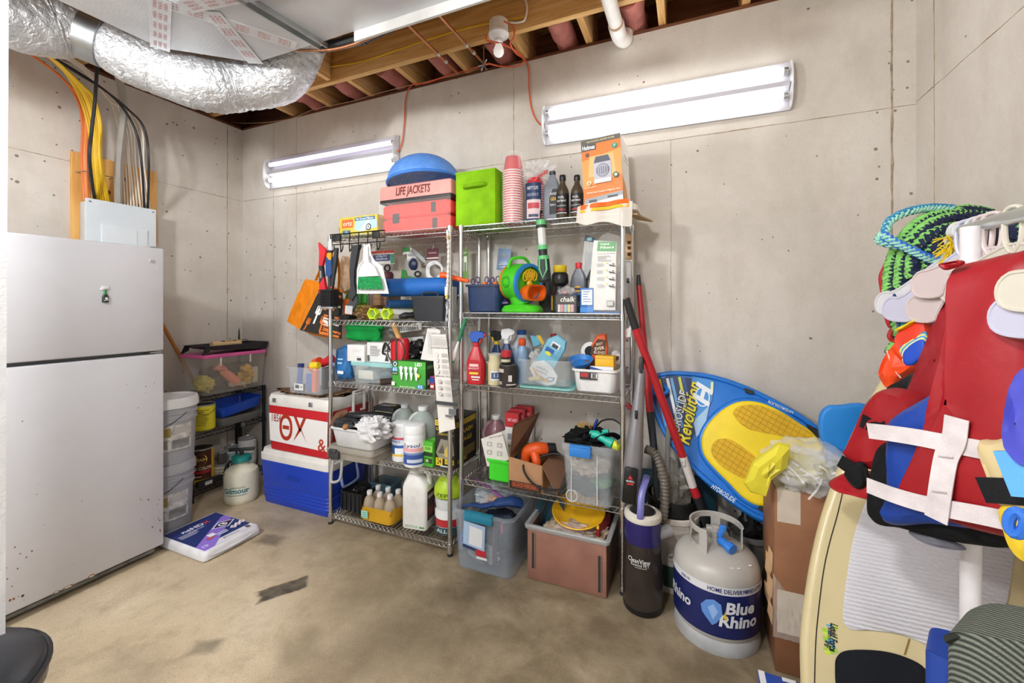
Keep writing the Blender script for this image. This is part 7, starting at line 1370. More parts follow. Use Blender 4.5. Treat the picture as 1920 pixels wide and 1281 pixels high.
b=B(C('#9fb0e0',.4));ym=d*.0;b.tube(spl([(w/2-.01,-d*.22,ht*.80),(w/2+.012,-d*.24,ht*.52),(w/2+.014,-d*.16,ht*.45),(w/2+.014,d*.1,ht*.47),(w/2+.012,d*.16,ht*.54),(w/2-.01,d*.16,ht*.80)],5),.009,n=8);part(t,'swing_handle',b,'pale blue swing handle')
# red and white
z0=ht+.001;x0b=X_(497,CY0-.01);w2=CX1-x0b;h2=Z_(497,738,CY0)-z0
t=thing('red_white_cooler','red and white painted cooler with Greek letters and 1856 on its front','cooler',((x0b+CX1)/2,(CY0+CY1)/2,z0))
b=B(C('#c3242b',.35));b.rb([(0,w2*.93,d*.94,.03),(.012,w2*.95,d*.96,.035),(h2*.80,w2*.985,d*.985,.035)],n=5);part(t,'cooler_body',b)
def fr_pt(x,y):return x,y
b=B();lean=Matrix.Translation((0,-d*.5*.985,0)) @ Matrix.Rotation(radians(-1.2),4,'X') @ FRONT
b.pr(Matrix.Translation((0,-d*.4945,0)) @ FRONT,[('p',[(-w2*.44,h2*.16),(w2*.46,h2*.13),(w2*.47,h2*.64),(-w2*.455,h2*.66)],'#e8e6e4'),('t',-w2*.07,h2*.40,h2*.60,'ΘΧ','#a8321e',{'w':w2*.44,'bold':.018}),('t',-w2*.335,h2*.575,h2*.19,'1856','#8f3428',{'w':w2*.16}),('t',w2*.38,h2*.22,h2*.3,'&','#b23a24',{})],z0=.0012);part(t,'painted_front',b)
b=B(C('#e4e2dd',.45));b.rb([(h2*.80,w2*.99,d*.99,.035),(h2*.81,w2,d,.04),(h2*.93,w2,d,.04),(h2,w2*.97,d*.96,.04)],n=5);part(t,'lid',b)
b=B(C('#6a4a30',.9,nz=.7,sc=30));r=random.Random(9)
b.blob((-.03,.03,h2+.004),(w2*.47,d*.42,.010),amp=.35,fr=3,seed=151,nu=40,nv=10,p=.45,zmin=h2+.0005);part(t,'worn_lid_wrap',b,'patchy brown fur-print covering',sharp=25)
b=B(C('#9c7c58',.9,nz=.5,sc=20))
for k in range(8):b.box((-.26+.07*k+r.uniform(-.01,.01),.03+r.uniform(-.06,.06),h2+.0145),(.03,.12,.002))
part(t,'covering_patch',b,kind='stuff')
b=B(C('#b9bbbd',.35,.8)); 
for x in (-w2*.36,w2*.22):b.box((x,-d/2-.001,h2*.90),(.035,.008,.03),bev=.002)
part(t,'lid_latch',b,kind='stuff')
b=B(C('#e9e9e8',.35));b.tube([(w2/2+.004,-d*.02,h2*.70),(w2/2+.03,-d*.02,h2*.72),(w2/2+.034,-d*.02,h2*1.08),(w2/2+.034,d*.26,h2*1.08),(w2/2+.03,d*.26,h2*.72),(w2/2+.004,d*.26,h2*.70)],.010,n=8);part(t,'white_handle',b)
zt2=z0+h2+.0165
# clear tub of toys
t,w,h=tub('toy_tub','clear square tub of toy blasters on the red cooler','tub',(533,600,690),2.05,zt2,.24,CLR('#dde4ea',.2),taper=.88,r=.03);tx,ty=t.location.x,t.location.y
b=B();b.pr(Matrix.Translation((-.03,-.118,.05)) @ FRONT,[('r',0,0,.085,.045,'#e4e4e2'),('r',-.015,.002,.036,.024,'#6a6c70'),('r',.024,.002,.02,.006,'#6a6c70')]);part(t,'barcode_label',b)
def toy(name,label,pieces,cat='toy'):
    t=thing(name,label,cat,(tx,ty,zt2))
    for nm,b in pieces:part(t,nm,b)
b1=B(C('#ee6a1c',.4));b1.box((.06,-.06,.085),(.04,.04,.15),bev=.008);b2=B(C('#f0902c',.4));b2.box((.065,-.06,.165),(.03,.03,.02),bev=.004)
toy('orange_toy_blaster','orange toy blaster standing at the right side of the clear tub',[('body',b1),('tip',b2)])
b1=B(C('#2458b8',.4));b1.cyl((-.085,-.07,.02),(-.08,-.06,.17),.018,n=14);b2=B(C('#1c2f6a',.4));b2.cyl((-.08,-.06,.17),(-.079,-.058,.20),.021,n=14)
toy('blue_bottle','small blue bottle with a navy cap at the left of the clear tub',[('bottle',b1),('cap',b2)],'bottle')
b1=B(C('#e4572e',.4));b1.tube(spl([(-.05,.0,.15),(-.01,.0,.20),(.03,-.0,.21)],4),[.026]*4+[.03]*4+[.034],n=12);b2=B(C('#2a2a2c',.5));b2.cyl((-.02,.02,.2),(.01,.03,.225),.012,n=10)
toy('coral_toy_blaster','coral red toy blaster lying on top of the clear tub',[('barrel',b1),('muzzle',b2)])
b1=B(C('#c4202c',.45));b1.tube([(.03,.02,.19),(.11,.04,.235)],[.024,.034],n=16);b2=B(C('#e9cf2a',.45));b2.tube([(.01,-.04,.185),(.07,-.04,.195)],[.03,.02],n=14)
toy('red_cone','red plastic cone sticking out at the top right of the clear tub',[('cone',b1)]);toy('yellow_toy_ring','yellow plastic ring below the red cone in the clear tub',[('ring',b2)])
b1=B(C('#3b6fc4',.4));b1.box((-.02,-.02,.07),(.05,.06,.12),bev=.006);toy('blue_toy_box','blue toy piece in the middle of the clear tub',[('piece',b1)]);b1=B(C('#3a3a40',.5));b1.box((.095,.02,.10),(.03,.1,.15),bev=.006);toy('grey_toy_panel','dark grey panel at the right end of the clear tub',[('panel',b1)])
# ---- black stool in the foreground
c=Vector((-1.46,.27,0));t=thing('stool','round black padded stool cut off by the lower left corner','stool',tuple(c));zs_=.60;R=.225
b=B(C('#222429',.3,bump=.05,bs=200));b.lathe([(R*.93,zs_-.065),(R*.99,zs_-.05),(R,zs_-.02),(R*.985,zs_-.006),(R*.94,zs_+.006),(R*.6,zs_+.018),(0,zs_+.022)],n=48);part(t,'seat',b,sharp=60)
b=B(C('#1a1b1f',.4));b.tube([(R*1.0*cos(k*pi/24),R*1.0*sin(k*pi/24),zs_-.012) for k in range(48)],.006,n=6,closed=True);part(t,'piping',b)
for k in range(4):
    a=pi/4+k*pi/2;b=B(C('#2a2b2e',.35,.6));b.cyl((R*.7*cos(a),R*.7*sin(a),zs_-.06),(R*.98*cos(a),R*.98*sin(a),0),.013,n=12);part(t,'leg',b)
b=B(C('#2a2b2e',.35,.6));b.tube([(R*.9*cos(k*pi/16),R*.9*sin(k*pi/16),.2) for k in range(32)],.008,n=8,closed=True);part(t,'foot_ring',b)
# ================================================================ floor in front of the right unit
YA=1.945
t,w,h=tub('open_tote','open clear tote with a blue latch on the floor under the right unit','tote',(843,962,966),YA-.03,0.001,.40,CLR('#b9c6d4',.26),taper=.88,r=.045,rim=.010)
tx,ty=t.location.x,t.location.y
b=B(C('#1f86a8',.4));b.box((-.01,-.205,h-.022),(w*.44,.016,.040),bev=.005);b.box((-.01,-.20,h+.002),(w*.44,.03,.008),bev=.003);part(t,'latch',b,'teal blue latch',kind='stuff')
b=B();b.pr(Matrix.Translation((-.035,-.203,h*.62)) @ FRONT,[('p',[(-.065,-.06),(.06,-.075),(.065,.065),(-.06,.075)],'#a9c4e2'),('p',[(-.03,-.04),(.045,-.05),(.05,.045),(-.025,.055)],'#e3e8ee'),('p',[(-.065,-.062),(.04,-.075),(.04,-.06),(-.065,-.045)],'#243a63'),('r',.04,-.075,.06,.03,'#c22c3c'),('r',.045,-.10,.06,.012,'#e9e9e9')]);part(t,'hanging_tag',b,'pale blue paper tag')
b=B(CLR('#d8e2ea',.5,.12));b.blob((-.05,.03,h-.02),(.10,.10,.05),amp=.45,seed=161,nu=26,nv=16);o=one('zip_bag','clear zip bag with a purple seal on top of the open tote','bag',b,(tx,ty+.03,0),sharp=18)
b=B(C('#8a4a8f',.4,nz=.2));S=spl([(-.15,.02,h+.06),(-.05,-.04,h+.06),(.05,-.08,h+.04),(.13,-.10,h+.025)],6);b.tube(S,.012,n=8,flat=.5);part(o,'purple_seal',b)
b=B(C('#cfa287',.7));b.blob((-.02,-.03,h-.015),(.05,.03,.028),amp=.5,seed=163);one('pink_tissue','peach coloured scrap inside the clear zip bag','scrap',b,(tx,ty+.02,0),sharp=20)
b=B(C('#1c3f7a',.45));S=spl([(-.16,-.13,h-.03),(-.10,-.13,h-.01),(-.03,-.13,h-.005),(.04,-.12,h+.02),(.11,-.09,h+.03),(.15,-.05,h+.01)],5);b.tube(S,[.012]*5+[.016]*5+[.022]*5+[.036]*5+[.044]*5+[.02],n=14,flat=.6);one('blue_scoop','dark blue plastic scoop handle lying across the open tote','scoop',b,(tx,ty+.03,0))
b=B(C('#2f3a52',.7,nz=.3));b.blob((.02,.0,h*.46),(w*.32,.12,h*.36),amp=.22,seed=167,nu=26,nv=16);one('dark_contents','dark mixed contents filling the open tote','bundle',b,(tx,ty,0),sharp=25)
b=B(C('#b9c4c4',.5,nz=.3));b.blob((-.01,-.135,.08),(.085,.022,.05),amp=.5,seed=169);one('pale_cloth','pale crumpled cloth low against the front of the open tote','cloth',b,(tx,ty,0),sharp=20)
b=B(C('#3a6fbf',.5));b.cyl((0,0,0),(0,.03,0),.045,n=24);b.tube([(.03*cos(k*pi/10),-.002,.03*sin(k*pi/10)) for k in range(20)],.004,C('#6f9ad6',.5),n=6,closed=True);one('blue_reel','blue round reel seen through the left of the open tote','reel',b,(tx-.10,ty-.165,.15))
b=B(C('#6a4a66',.6));b.box((0,0,0),(.02,.03,.2),bev=.005);one('maroon_strip','dark maroon strip standing inside the right of the open tote','strip',b,(tx+.06,ty-.15,.15));b=B(C('#e05a7a',.5));b.box((0,0,0),(.014,.02,.05),bev=.004);one('pink_marker','small pink piece inside the right side of the open tote','marker',b,(tx+.105,ty-.155,.25))
# ---- brown fronted bin
YB_=2.0;a,c=X_(989,YB_),X_(1137,YB_);w=c-a;h=Z_(1060,998,YB_);d=.36
t=thing('brown_bin','brown-fronted bin with two chrome strips holding a yellow bowl','bin',((a+c)/2,YB_+d/2,0.001));BB=C('#94695a',.45,nz=.12,bump=.06,bs=90)
b=B(BB);b.box((0,-d/2+.008,h*.47),(w,.016,h*.93),bev=.003);part(t,'front_panel',b)
b=B(C('#7a5a4e',.5));b.box((-w/2+.006,.004,h*.47),(.012,d-.02,h*.92));b.box((w/2-.006,.004,h*.47),(.012,d-.02,h*.92));b.box((0,d/2-.006,h*.47),(w,.012,h*.92));b.box((0,0,.006),(w-.02,d-.02,.012));part(t,'side_panels',b,kind='stuff')
b=B(CLR('#cfd6d8',.55)); 
b.rb([(h*.90,w+.004,d+.004,.012),(h*.93,w+.03,d+.02,.02),(h*.985,w+.035,d+.025,.022),(h,w+.025,d+.018,.02),(h,w-.004,d-.01,.012),(h*.9,w-.024,d-.03,.01)],c0=False,c1=False);part(t,'clear_rim',b)
for s,z0,z1 in ((-1,.22,.86),(1,.10,.72)):
    b=B(CHROME);b.tube([(s*w*.42-.008,-d/2-.003,h*z0),(s*w*.42+.008,-d/2-.003,h*z0),(s*w*.42+.008,-d/2-.003,h*z1),(s*w*.42-.008,-d/2-.003,h*z1)],.003,n=6,closed=True);b.box((s*w*.42,-d/2-.001,h*(z0+z1)/2),(.010,.002,h*(z1-z0)),C('#3a2c28',.5));part(t,'chrome_strip',b,'chrome slot')
bx,by=t.location.x,t.location.y
b=B(C('#e9b51c',.35));R=.135;b.lathe([(.05,0),(.075,.003),(R*.88,.035),(R,.05),(R*1.03,.054),(R*1.0,.058),(R*.93,.05),(R*.82,.033),(.07,.010),(0,.008)],n=44,T=TR(rx=radians(16)));one('yellow_bowl','shallow yellow plastic bowl sitting on top of the brown bin','bowl',b,(bx+.03,by-.02,h+.000),sharp=50)
b=B(C('#b9a890',.8,nz=.4,sc=30));b.blob((.03,-.06,h-.035),(w*.40,.10,.035),amp=.4,seed=171,nu=30,nv=14);one('mesh_wrapped_items','tan and brown wrapped bits under the yellow bowl','scraps',b,(bx,by,0),sharp=20)
b=B(CLR('#e8d2d2',.35,.15));b.blob((.02,-.125,h-.005),(.07,.03,.02),amp=.6,seed=173,nu=24,nv=14);one('clear_wrapper','clear pinkish wrapper at the front rim of the brown bin','wrapper',b,(bx,by,0),sharp=14)
b=B(C('#8f1f22',.5));b.box((0,0,0),(.018,.14,.10),bev=.003);b.pr(Matrix.Translation((0,-.0705,0)) @ FRONT,[('r',0,.04,.018,.02,'#e3c62c')]);b.pr(Matrix.Translation((0,0,.0502)),[('r',0,-.04,.017,.04,'#e3c62c')]);one('red_yellow_pack','dark red and yellow pack standing at the right end of the brown bin','package',b,(bx+w*.40,by-.04,h-.02),rx=.0,rz=-.25)
b=B(C('#1d4558',.45));b.grid(lambda u,v:Vector((-.5*.20+u*.16,.02*sin(pi*u)-.02+.03*v,.03+.17*v)),12,10);b.tube(spl([(-.06,-.04,.02),(-.055,-.05,.10),(-.03,-.03,.20),(.02,.0,.23)],5),.008,BLACK,n=8);one('teal_plastic_sheet','dark teal curved plastic panel with a black cord at the left of the brown bin','panel',b,(bx-w*.28,by-.02,h-.13),sharp=60)
# ---- upright vacuum
vx,vy=-.195,2.03;t=thing('upright_vacuum','upright vacuum cleaner with a smoky bin and purple-blue band','vacuum',(vx,vy,0))
R=.088;zt_=Z_(1188,962,vy-.05)-.01
SM=C('#3a322e',.18,a=.90,nz=.2,sc=5);z1=zt_*.72
b=B(SM);b.lathe([(R*.92,.004),(R*1.02,.03),(R*1.04,.12),(R*1.0,z1*.7),(R*.92,z1)],n=40);part(t,'dust_bin',b)
b=B(C('#141416',.4));b.lathe([(R*.9,0),(R*1.0,.004),(R*1.03,.028)],n=40);part(t,'base_ring',b)
b=B(C('#25205f',.25));b.lathe([(R*.925,z1-.004),(R*.95,z1+.01),(R*.93,zt_-.02)],n=40,c0=False,c1=False);b.lathe([(R*.90,z1),(R*.90,zt_-.01)],n=30);part(t,'blue_band',b,'deep purple-blue band')
b=B(C('#d9d4c8',.35));b.lathe([(R*.94,zt_-.024),(R*.97,zt_-.014),(R*.94,zt_),(R*.74,zt_+.010),(R*.66,zt_+.006)],n=40,c0=False,c1=False);part(t,'cream_ring',b)
b=B(C('#1a1b1e',.3));b.lathe([(R*.70,zt_+.0),(R*.6,zt_+.010),(0,zt_+.014)],n=32);part(t,'bin_lid',b)
b=B(C('#6f6fb0',.3));b.tube(spl([(-.005,-R*.82,zt_-.012),(-.003,-R*.86,zt_+.03),(0,-R*.5,zt_+.10),(.012,.0,zt_+.145),(.014,.05,zt_+.15)],6),.0155,n=10,flat=.5,up=(0,1,0));part(t,'bin_handle',b,'purple-grey handle')
b=B();b.pr(Matrix.Identity(4),[('t',-.01,z1*.80,.030,'CleanView','#e4e4e4',{'w':.10,'bold':.004}),('t',-.004,z1*.745,.020,'Rewind PET','#d6d6d6',{'w':.08,'bold':.0}),('r',0,z1*.71,.05,.002,'#bdbdbd')],wrap=R*1.02,z0=.002);part(t,'printed_brand',b)
p0,p1=onY(1180,940,vy-.01)-Vector((vx,vy,0)),onY(1203,692,vy+.03)-Vector((vx,vy,0))
GS=C('#8f8d92',.28,.5);b=B(GS);S=[p0.lerp(p1,k/8) for k in range(9)];b.tube(S,[.040,.042,.044,.042,.036,.030,.026,.023,.018],n=14,flat=.7,up=(0,1,0));part(t,'neck',b,'metallic grey neck')
b=B(C('#101113',.3));pm=p0.lerp(p1,.14);b.box((pm.x,pm.y-.036,pm.z),(.062,.02,.17),bev=.008,T=Matrix.Rotation(.08,4,'Y'));o=part(t,'black_panel',b)
b=B();b.pr(Matrix.Translation((pm.x+.002,pm.y-.0465,pm.z+.03)) @ FRONT,[('p',[(-.011,.004),(.011,.004),(0,.022)],'#c22c34'),('r',0,-.006,.05,.014,'#101113'),('t',0,-.006,.012,'BISSELL','#e8e8e8',{'w':.036}),('r',0,-.018,.028,.008,'#c22c34')]);part(o,'logo_print',b)
b=B(C('#1a1b1e',.5));pm=p0.lerp(p1,.66);b.box((pm.x-.003,pm.y-.02,pm.z),(.014,.02,.04),bev=.004);part(t,'button',b);pm=p0.lerp(p1,.98);b=B(C('#2b2c30',.5));b.box((pm.x,pm.y,pm.z+.03),(.02,.03,.08),bev=.006);part(t,'top_grip',b)
hp=[onY(1210,842,vy+.10),onY(1228,852,vy+.09),onY(1243,890,vy+.08),onY(1247,930,vy+.08),onY(1243,975,vy+.07),onY(1232,1000,vy+.06),Vector((vx+.07,vy+.03,zt_-.07))]
S=spl([p-Vector((vx,vy,0)) for p in hp],18);b=B(C('#6b655c',.45));b.tube(S,[.0215 if k % 3 else .0165 for k in range(len(S))],n=14);part(t,'ribbed_hose',b,sharp=80)
b=B(C('#8a8a8c',.4));b.tube([(R*.7,.0,zt_-.09),(R*1.35,.03,zt_-.075)],[.03,.028],n=14);part(t,'hose_port',b)
# ---- white bucket with black liner bucket and bag
c=Vector((X_(1261,2.268),2.268,0));R=.125;hb=Z_(1268,985,2.10)
t=thing('white_bucket','white ribbed plastic bucket behind the vacuum cleaner','bucket',tuple(c));b=B(C('#d8cfc6',.45));b.lathe([(R*.86,0),(R*.88,.01),(R*.95,hb*.66),(R*1.0,hb*.665),(R*1.0,hb*.70),(R*.96,hb*.71),(R*.97,hb*.80),(R*1.02,hb*.81),(R*1.02,hb*.845),(R*.975,hb*.85),(R*.985,hb*.92),(R*1.03,hb*.93),(R*1.03,hb*.99),(R*.97,hb),(R*.9,.02)],n=40);part(t,'bucket_body',b)
b=B();b.pr(Matrix.Identity(4),[('t',-.05,hb*.5,.03,'L','#4a4846'),('c',.0,hb*.5,.022,'#8a8580'),('c',.0,hb*.5,.019,'#d3cac1'),('c',-.006,hb*.5,.008,'#8a8580'),('c',.006,hb*.51,.007,'#8a8580'),('r',.01,hb*.24,.13,.10,'#23443a'),('p',[(-.05,hb*.24-.05),(.075,hb*.24+.01),(.075,hb*.24-.05)],'#2b2624'),('p',[(-.02,hb*.22),(.06,hb*.3),(.07,hb*.28),(.0,hb*.2)],'#8f3a2a')],wrap=R*.93,z0=.003);part(t,'printed_label',b)
b=B(C('#141517',.4));b.lathe([(R*.80,hb*.7),(R*.93,hb*1.0),(R*.98,hb*1.16),(R*1.02,hb*1.165),(R*1.02,hb*1.2),(R*.95,hb*1.2),(R*.85,hb*.9),(0,hb*.9)],n=36);one('black_bucket','black bucket nested in the white bucket','bucket',b,tuple(c))
b=B(C('#9c9890',.4,a=.62,nz=.2));b.blob((0,-.02,hb*1.26),(.085,.07,.135),amp=.5,fr=2.2,seed=181,nu=30,nv=22);one('grey_plastic_bag','crumpled grey translucent bag stuffed in the black bucket','bag',b,tuple(c),sharp=18)
b=B(C('#8f9090',.4));p0=onY(1253,800,2.225);b.cyl((p0.x-.01,2.215,hb*.95),tuple(p0),.012,n=10);one('grey_pole','plain grey pole standing in the buckets','pole',b)
b=B(C('#1d4a5c',.5));a,c2=onY(1196,880,2.40),onY(1320,960,2.40);b.box(((a.x+c2.x)/2+.03,2.42,a.z/2),(c2.x-a.x+.06,.035,a.z),bev=.01);one('teal_board','dark teal plastic panel against the wall behind the bucket','panel',b)
# ---- long red handled tools
def stick(name,label,cat,segs,Y0,Y1,n=14):
    "segs: (px, py, radius, colour, part) points along one straight tool"
    t=thing(name,label,cat);y0,y1=segs[0][1],segs[-1][1]
    pts=[onY(s[0],s[1],Y0+(Y1-Y0)*(s[1]-y0)/(y1-y0)) for s in segs]
    for i in range(len(segs)-1):
        b=B(C(segs[i][3],.4));b.cyl(pts[i],pts[i+1]+(pts[i+1]-pts[i]).normalized()*.002,segs[i][2],n=n,r2=segs[i+1][2] if segs[i+1][2] else None);part(t,segs[i][4],b)
    return t,pts
t,pts=stick('lopper','long red lopper arm with a black grip crossing in front of the right post','tool',[(1174,560,.017,'#232326','grip'),(1192,616,.0195,'#b3202a','red_arm'),(1280,855,.0195,'#dad6d2','white_sleeve'),(1299,912,.0195,'#b3202a','red_collar'),(1306,930,.022,'#26272a','black_socket'),(1328,985,.026,'#26272a','black_foot'),(1338,1010,.020,'#26272a','end')],2.02,2.25)
b=B();p=pts[2].lerp(pts[3],.2);b.pr(Matrix.Translation((p.x,p.y-.0205,p.z)) @ Matrix.Rotation(-.0,4,'Y') @ FRONT,[('r',-.004,0,.014,.03,'#6a6a6e'),('r',-.004,0,.010,.026,'#c9c6c2')]);part(t,'barcode',b)
b=B(C('#26272a',.5));pe=pts[-1];b.cyl(pe,pe+(pts[-1]-pts[-2]).normalized()*(pe.z/abs((pts[-1]-pts[-2]).normalized().z)-.02),.02,n=12);part(t,'lower_arm',b)
stick('hedge_tool','second red-handled tool standing behind the vacuum by the wall','tool',[(1197,516,.010,'#232326','tip'),(1198,536,.014,'#b3202a','red_handle'),(1219,772,.020,'#2b3034','black_sleeve'),(1228,860,.017,'#2b3034','lower_sleeve'),(1232,930,.017,'#2b3034','end')],2.34,2.20)
b=B(C('#a01f28',.45));b.cyl(onY(1172,756,2.30),onY(1192,772,2.28),.012,n=10);one('red_rod','short piece of red rod showing between post and vacuum neck','rod',b)
# ---- propane tank
c=Vector((.111,2.02,0));t=thing('propane_tank','grey propane cylinder with a dark blue sleeve reading Blue Rhino','tank',tuple(c),rz=.0);t.scale=(1.05,1.05,.9);R=.163;PG=C('#b9b6b0',.38,nz=.08,sc=6);zs0,zs1=.085,.315
b=B(PG);b.lathe([(R*.80,.03),(R*.9,.045),(R*.985,.075),(R,.10),(R,.30),(R*.985,.33),(R*.93,.358),(R*.80,.382),(R*.55,.400),(R*.25,.408),(0,.410)],n=56);part(t,'tank_body',b,sharp=50)
b=B(C('#aeb0b2',.45,nz=.15));b.lathe([(R*.86,.0),(R*.99,.0),(R*1.0,.008),(R*.97,.05),(R*.93,.062),(R*.86,.05)],n=48);part(t,'foot_ring',b)
Mz=TR(rz=.06);b=B(C('#16225c',.35,nz=.08));b.lathe([(R*1.004,zs0),(R*1.006,zs0+.002),(R*1.006,zs1-.04),(R*1.004,zs1-.038)],n=56,c0=False,c1=False);sl=part(t,'printed_sleeve',b,'dark blue printed sleeve')
b=B();zc=(zs0+zs1)/2-.02
its=[('r',0,zs1-.022,1.0,.034,'#d9dbe2'),('t',.035,zs1-.022,.026,'HOME DELIVERY','#16225c',{'w':.135,'bold':.02}),('t',.155,zs1-.022,.026,'FIND A STORE','#16225c',{'w':.085,'bold':.02}),('c',.108,zs1-.020,.008,'#3a4fa0'),('t',-.12,zs1-.024,.018,'FIND US','#16225c',{'w':.04}),
    ('t',.085,zc+.040,.070,'Blue','#dfe2ea',{'w':.115,'bold':.035,'shear':.12}),('t',.080,zc-.018,.070,'Rhino','#dfe2ea',{'w':.150,'bold':.035,'shear':.12}),
    ('p',[(-.055,zc+.03),(-.035,zc+.06),(-.01,zc+.07),(.015,zc+.055),(.02,zc+.01),(.0,zc-.03),(-.015,zc-.045),(-.035,zc-.02),(-.05,zc+.0)],'#5f8fd6'),('p',[(-.03,zc+.03),(-.01,zc+.05),(.005,zc+.02),(-.012,zc-.02)],'#8fb6ea'),('p',[(.02,zc-.0),(.03,zc+.03),(.035,zc-.01)],'#e3c22c'),
    ('t',-.155,zc+.012,.065,'Rhino','#c9ccd6',{'w':.12,'bold':.03,'shear':.12})]
b.T=TR(rz=-.04);b.pr(Matrix.Identity(4),its,wrap=R*1.008,z0=.0008);part(sl,'lettering',b)
b=B(C('#b5b3ae',.4));n=44;zc0,zc1=.385,.500;Rc=R*.60
def collar(b,a0,a1,z0,z1,m=None):
    k=max(2,int(abs(a1-a0)/.12));vs=[(rr*sin(a0+(a1-a0)*i/k),-rr*cos(a0+(a1-a0)*i/k),zz) for i in range(k+1) for rr,zz in ((Rc,z0),(Rc,z1),(Rc-.004,z1),(Rc-.004,z0))]
    fs=[(4*i+j,4*i+4+j,4*i+4+(j+1) % 4,4*i+(j+1) % 4) for i in range(k) for j in range(4)]+[(3,2,1,0),(4*k,4*k+1,4*k+2,4*k+3)];b.add(vs,fs,m)
# open to the front right, hand slots left and back
collar(b,1.5,5.9,zc1-.022,zc1);collar(b,1.5,1.75,zc0,zc1-.02);collar(b,5.55,5.9,zc0-.01,zc1-.02);collar(b,2.9,3.3,zc0,zc1-.02);collar(b,4.15,4.5,zc0,zc1-.02);collar(b,4.15,5.9,zc0-.01,zc0+.035);collar(b,2.9,4.4,zc0,zc0+.03)
b.tube([(Rc*1.0*sin(1.5+4.4*k/36),-Rc*cos(1.5+4.4*k/36),zc1) for k in range(37)],.005,n=6);part(t,'collar',b)
b=B(C('#c9c7c2',.35,.5));b.lathe([(.022,.405),(.022,.425),(.014,.43),(.014,.462),(.02,.464),(.02,.485),(.008,.49)],n=18);b.box((-.012,0,.468),(.05,.028,.028),bev=.005);part(t,'valve',b)
BV=C('#2f7fe0',.4);b=B(BV);b.tube([(.014,-.02,.435),(.045,-.05,.428)],[.018,.018],n=14);b.tube([(.045,-.05,.428),(.058,-.064,.426)],[.023,.021],n=14)
for k in range(8):a=k*pi/4;b.box((.05+.016*cos(a)*.7,-.057+.016*cos(a)*.5,.427+.022*sin(a)),(.006,.012,.006))
b.box((.018,-.025,.475),(.02,.014,.05),bev=.004,T=Matrix.Rotation(.3,4,'Y'));b.box((.024,-.025,.500),(.028,.016,.016),bev=.004);part(t,'blue_knob',b,'bright blue valve cap and strap',kind='stuff')
b=B(C('#e9e8e4',.7));r=random.Random(2)
for k in range(9): 
    an,rr=r.uniform(.3,1.0),r.uniform(.55,.85);zz=.410-.055*rr**3*1.0;b.lathe([(r.uniform(.004,.011),.0),(0,.0012)],n=8,T=TR(R*rr*sin(an),-R*rr*cos(an),.404-.07*max(0,rr-.45)))
part(t,'paint_patch',b,kind='stuff')
# ---- grey tub and black bag behind the tank
b=B(C('#6a6864',.5));cc=Vector((.275,2.31,0));hg=Z_(1400,1012,2.2);b.lathe([(.08,0),(.09,hg*.9),(.102,hg*.92),(.102,hg),(.095,hg),(.075,.02)],n=32);one('grey_tub','dark grey round tub behind the propane cylinder','tub',b,tuple(cc))
b=B(C('#141416',.3));b.blob((0,0,0),(.045,.05,.075),amp=.3,seed=191);o=one('black_boot','shiny black rubber boot shape hanging below the kneeboard tail','boot',b,tuple(onY(1405,985,2.26)),sharp=30)
# ================================================================ kneeboard against the back wall
KP,Kn=Vector((.2,2.245,.70)),Vector((0,-.945,.327)).normalized();KU=Vector((1,0,0));KV=Kn.cross(KU).normalized()
if KV.z < 0:KV=-KV
CAMP=Vector((0,0,H))
def kp(px,py):
    d=ray(px,py);tt=(KP-CAMP).dot(Kn)/d.dot(Kn);q=CAMP+d*tt-KP;return (q.dot(KU),q.dot(KV))
KM=Matrix((( KU.x,KV.x,Kn.x,KP.x),(KU.y,KV.y,Kn.y,KP.y),(KU.z,KV.z,Kn.z,KP.z),(0,0,0,1)))
def smooth2(pts,n=5):return [(p.x,p.y) for p in spl([(x,y,0) for x,y in pts],n,True)]
def slab(b,poly,z0,z1,rnd,m=None,steps=4,M=KM):
    "thick rounded board from an outline: rail rolls over at both faces"
    cx=sum(p[0] for p in poly)/len(poly);cy=sum(p[1] for p in poly)/len(poly);rings=[]
    N_=len(poly);nr=[]
    for i in range(N_):
        dx,dy=poly[(i+1) % N_][0]-poly[i-1][0],poly[(i+1) % N_][1]-poly[i-1][1];L=sqrt(dx*dx+dy*dy) or 1;nx,ny=dy/L,-dx/L
        if nx*(poly[i][0]-cx)+ny*(poly[i][1]-cy) < 0:nx,ny=-nx,-ny
        nr.append((nx,ny))
    def ring(ins,z):return [M @ Vector((poly[i][0]-nr[i][0]*ins,poly[i][1]-nr[i][1]*ins,z)) for i in range(N_)]
    for k in range(steps+1):a=pi/2*k/steps;rings.append(ring(rnd*(1-sin(a)),z0+rnd*(1-cos(a))))
    for k in range(steps+1):a=pi/2*k/steps;rings.append(ring(rnd*(1-cos(a)),z1-rnd+rnd*sin(a)))
    return b.loft(rings,m)
KO=smooth2([kp(*p) for p in [(1216,704),(1250,694),(1300,695),(1345,703),(1400,722),(1460,751),(1515,784),(1552,815),(1570,862),(1545,925),(1490,975),(1440,985),(1395,963),(1335,917),(1283,868),(1246,820),(1222,768),(1211,728)]])
t=thing('kneeboard','blue kneeboard with yellow knee pad leaning on the back wall','board');KB=C('#1f74cf',.3,nz=.05)
b=B(KB);slab(b,KO,-.07,-.012,.028);part(t,'hull',b,sharp=60)
b=B(KB)
cx=sum(p[0] for p in KO)/len(KO);cy=sum(p[1] for p in KO)/len(KO)
b.tube([KM @ Vector((cx+(x-cx)*.955,cy+(y-cy)*.94,-.012)) for x,y in KO],.013,n=8,closed=True);part(t,'raised_rail',b,sharp=60)
YO=smooth2([kp(*p) for p in [(1315,836),(1318,812),(1334,787),(1359,765),(1387,753),(1421,754),(1459,769),(1499,794),(1527,815),(1545,850),(1525,905),(1482,938),(1430,950),(1396,936),(1365,905),(1340,880),(1322,858)]])
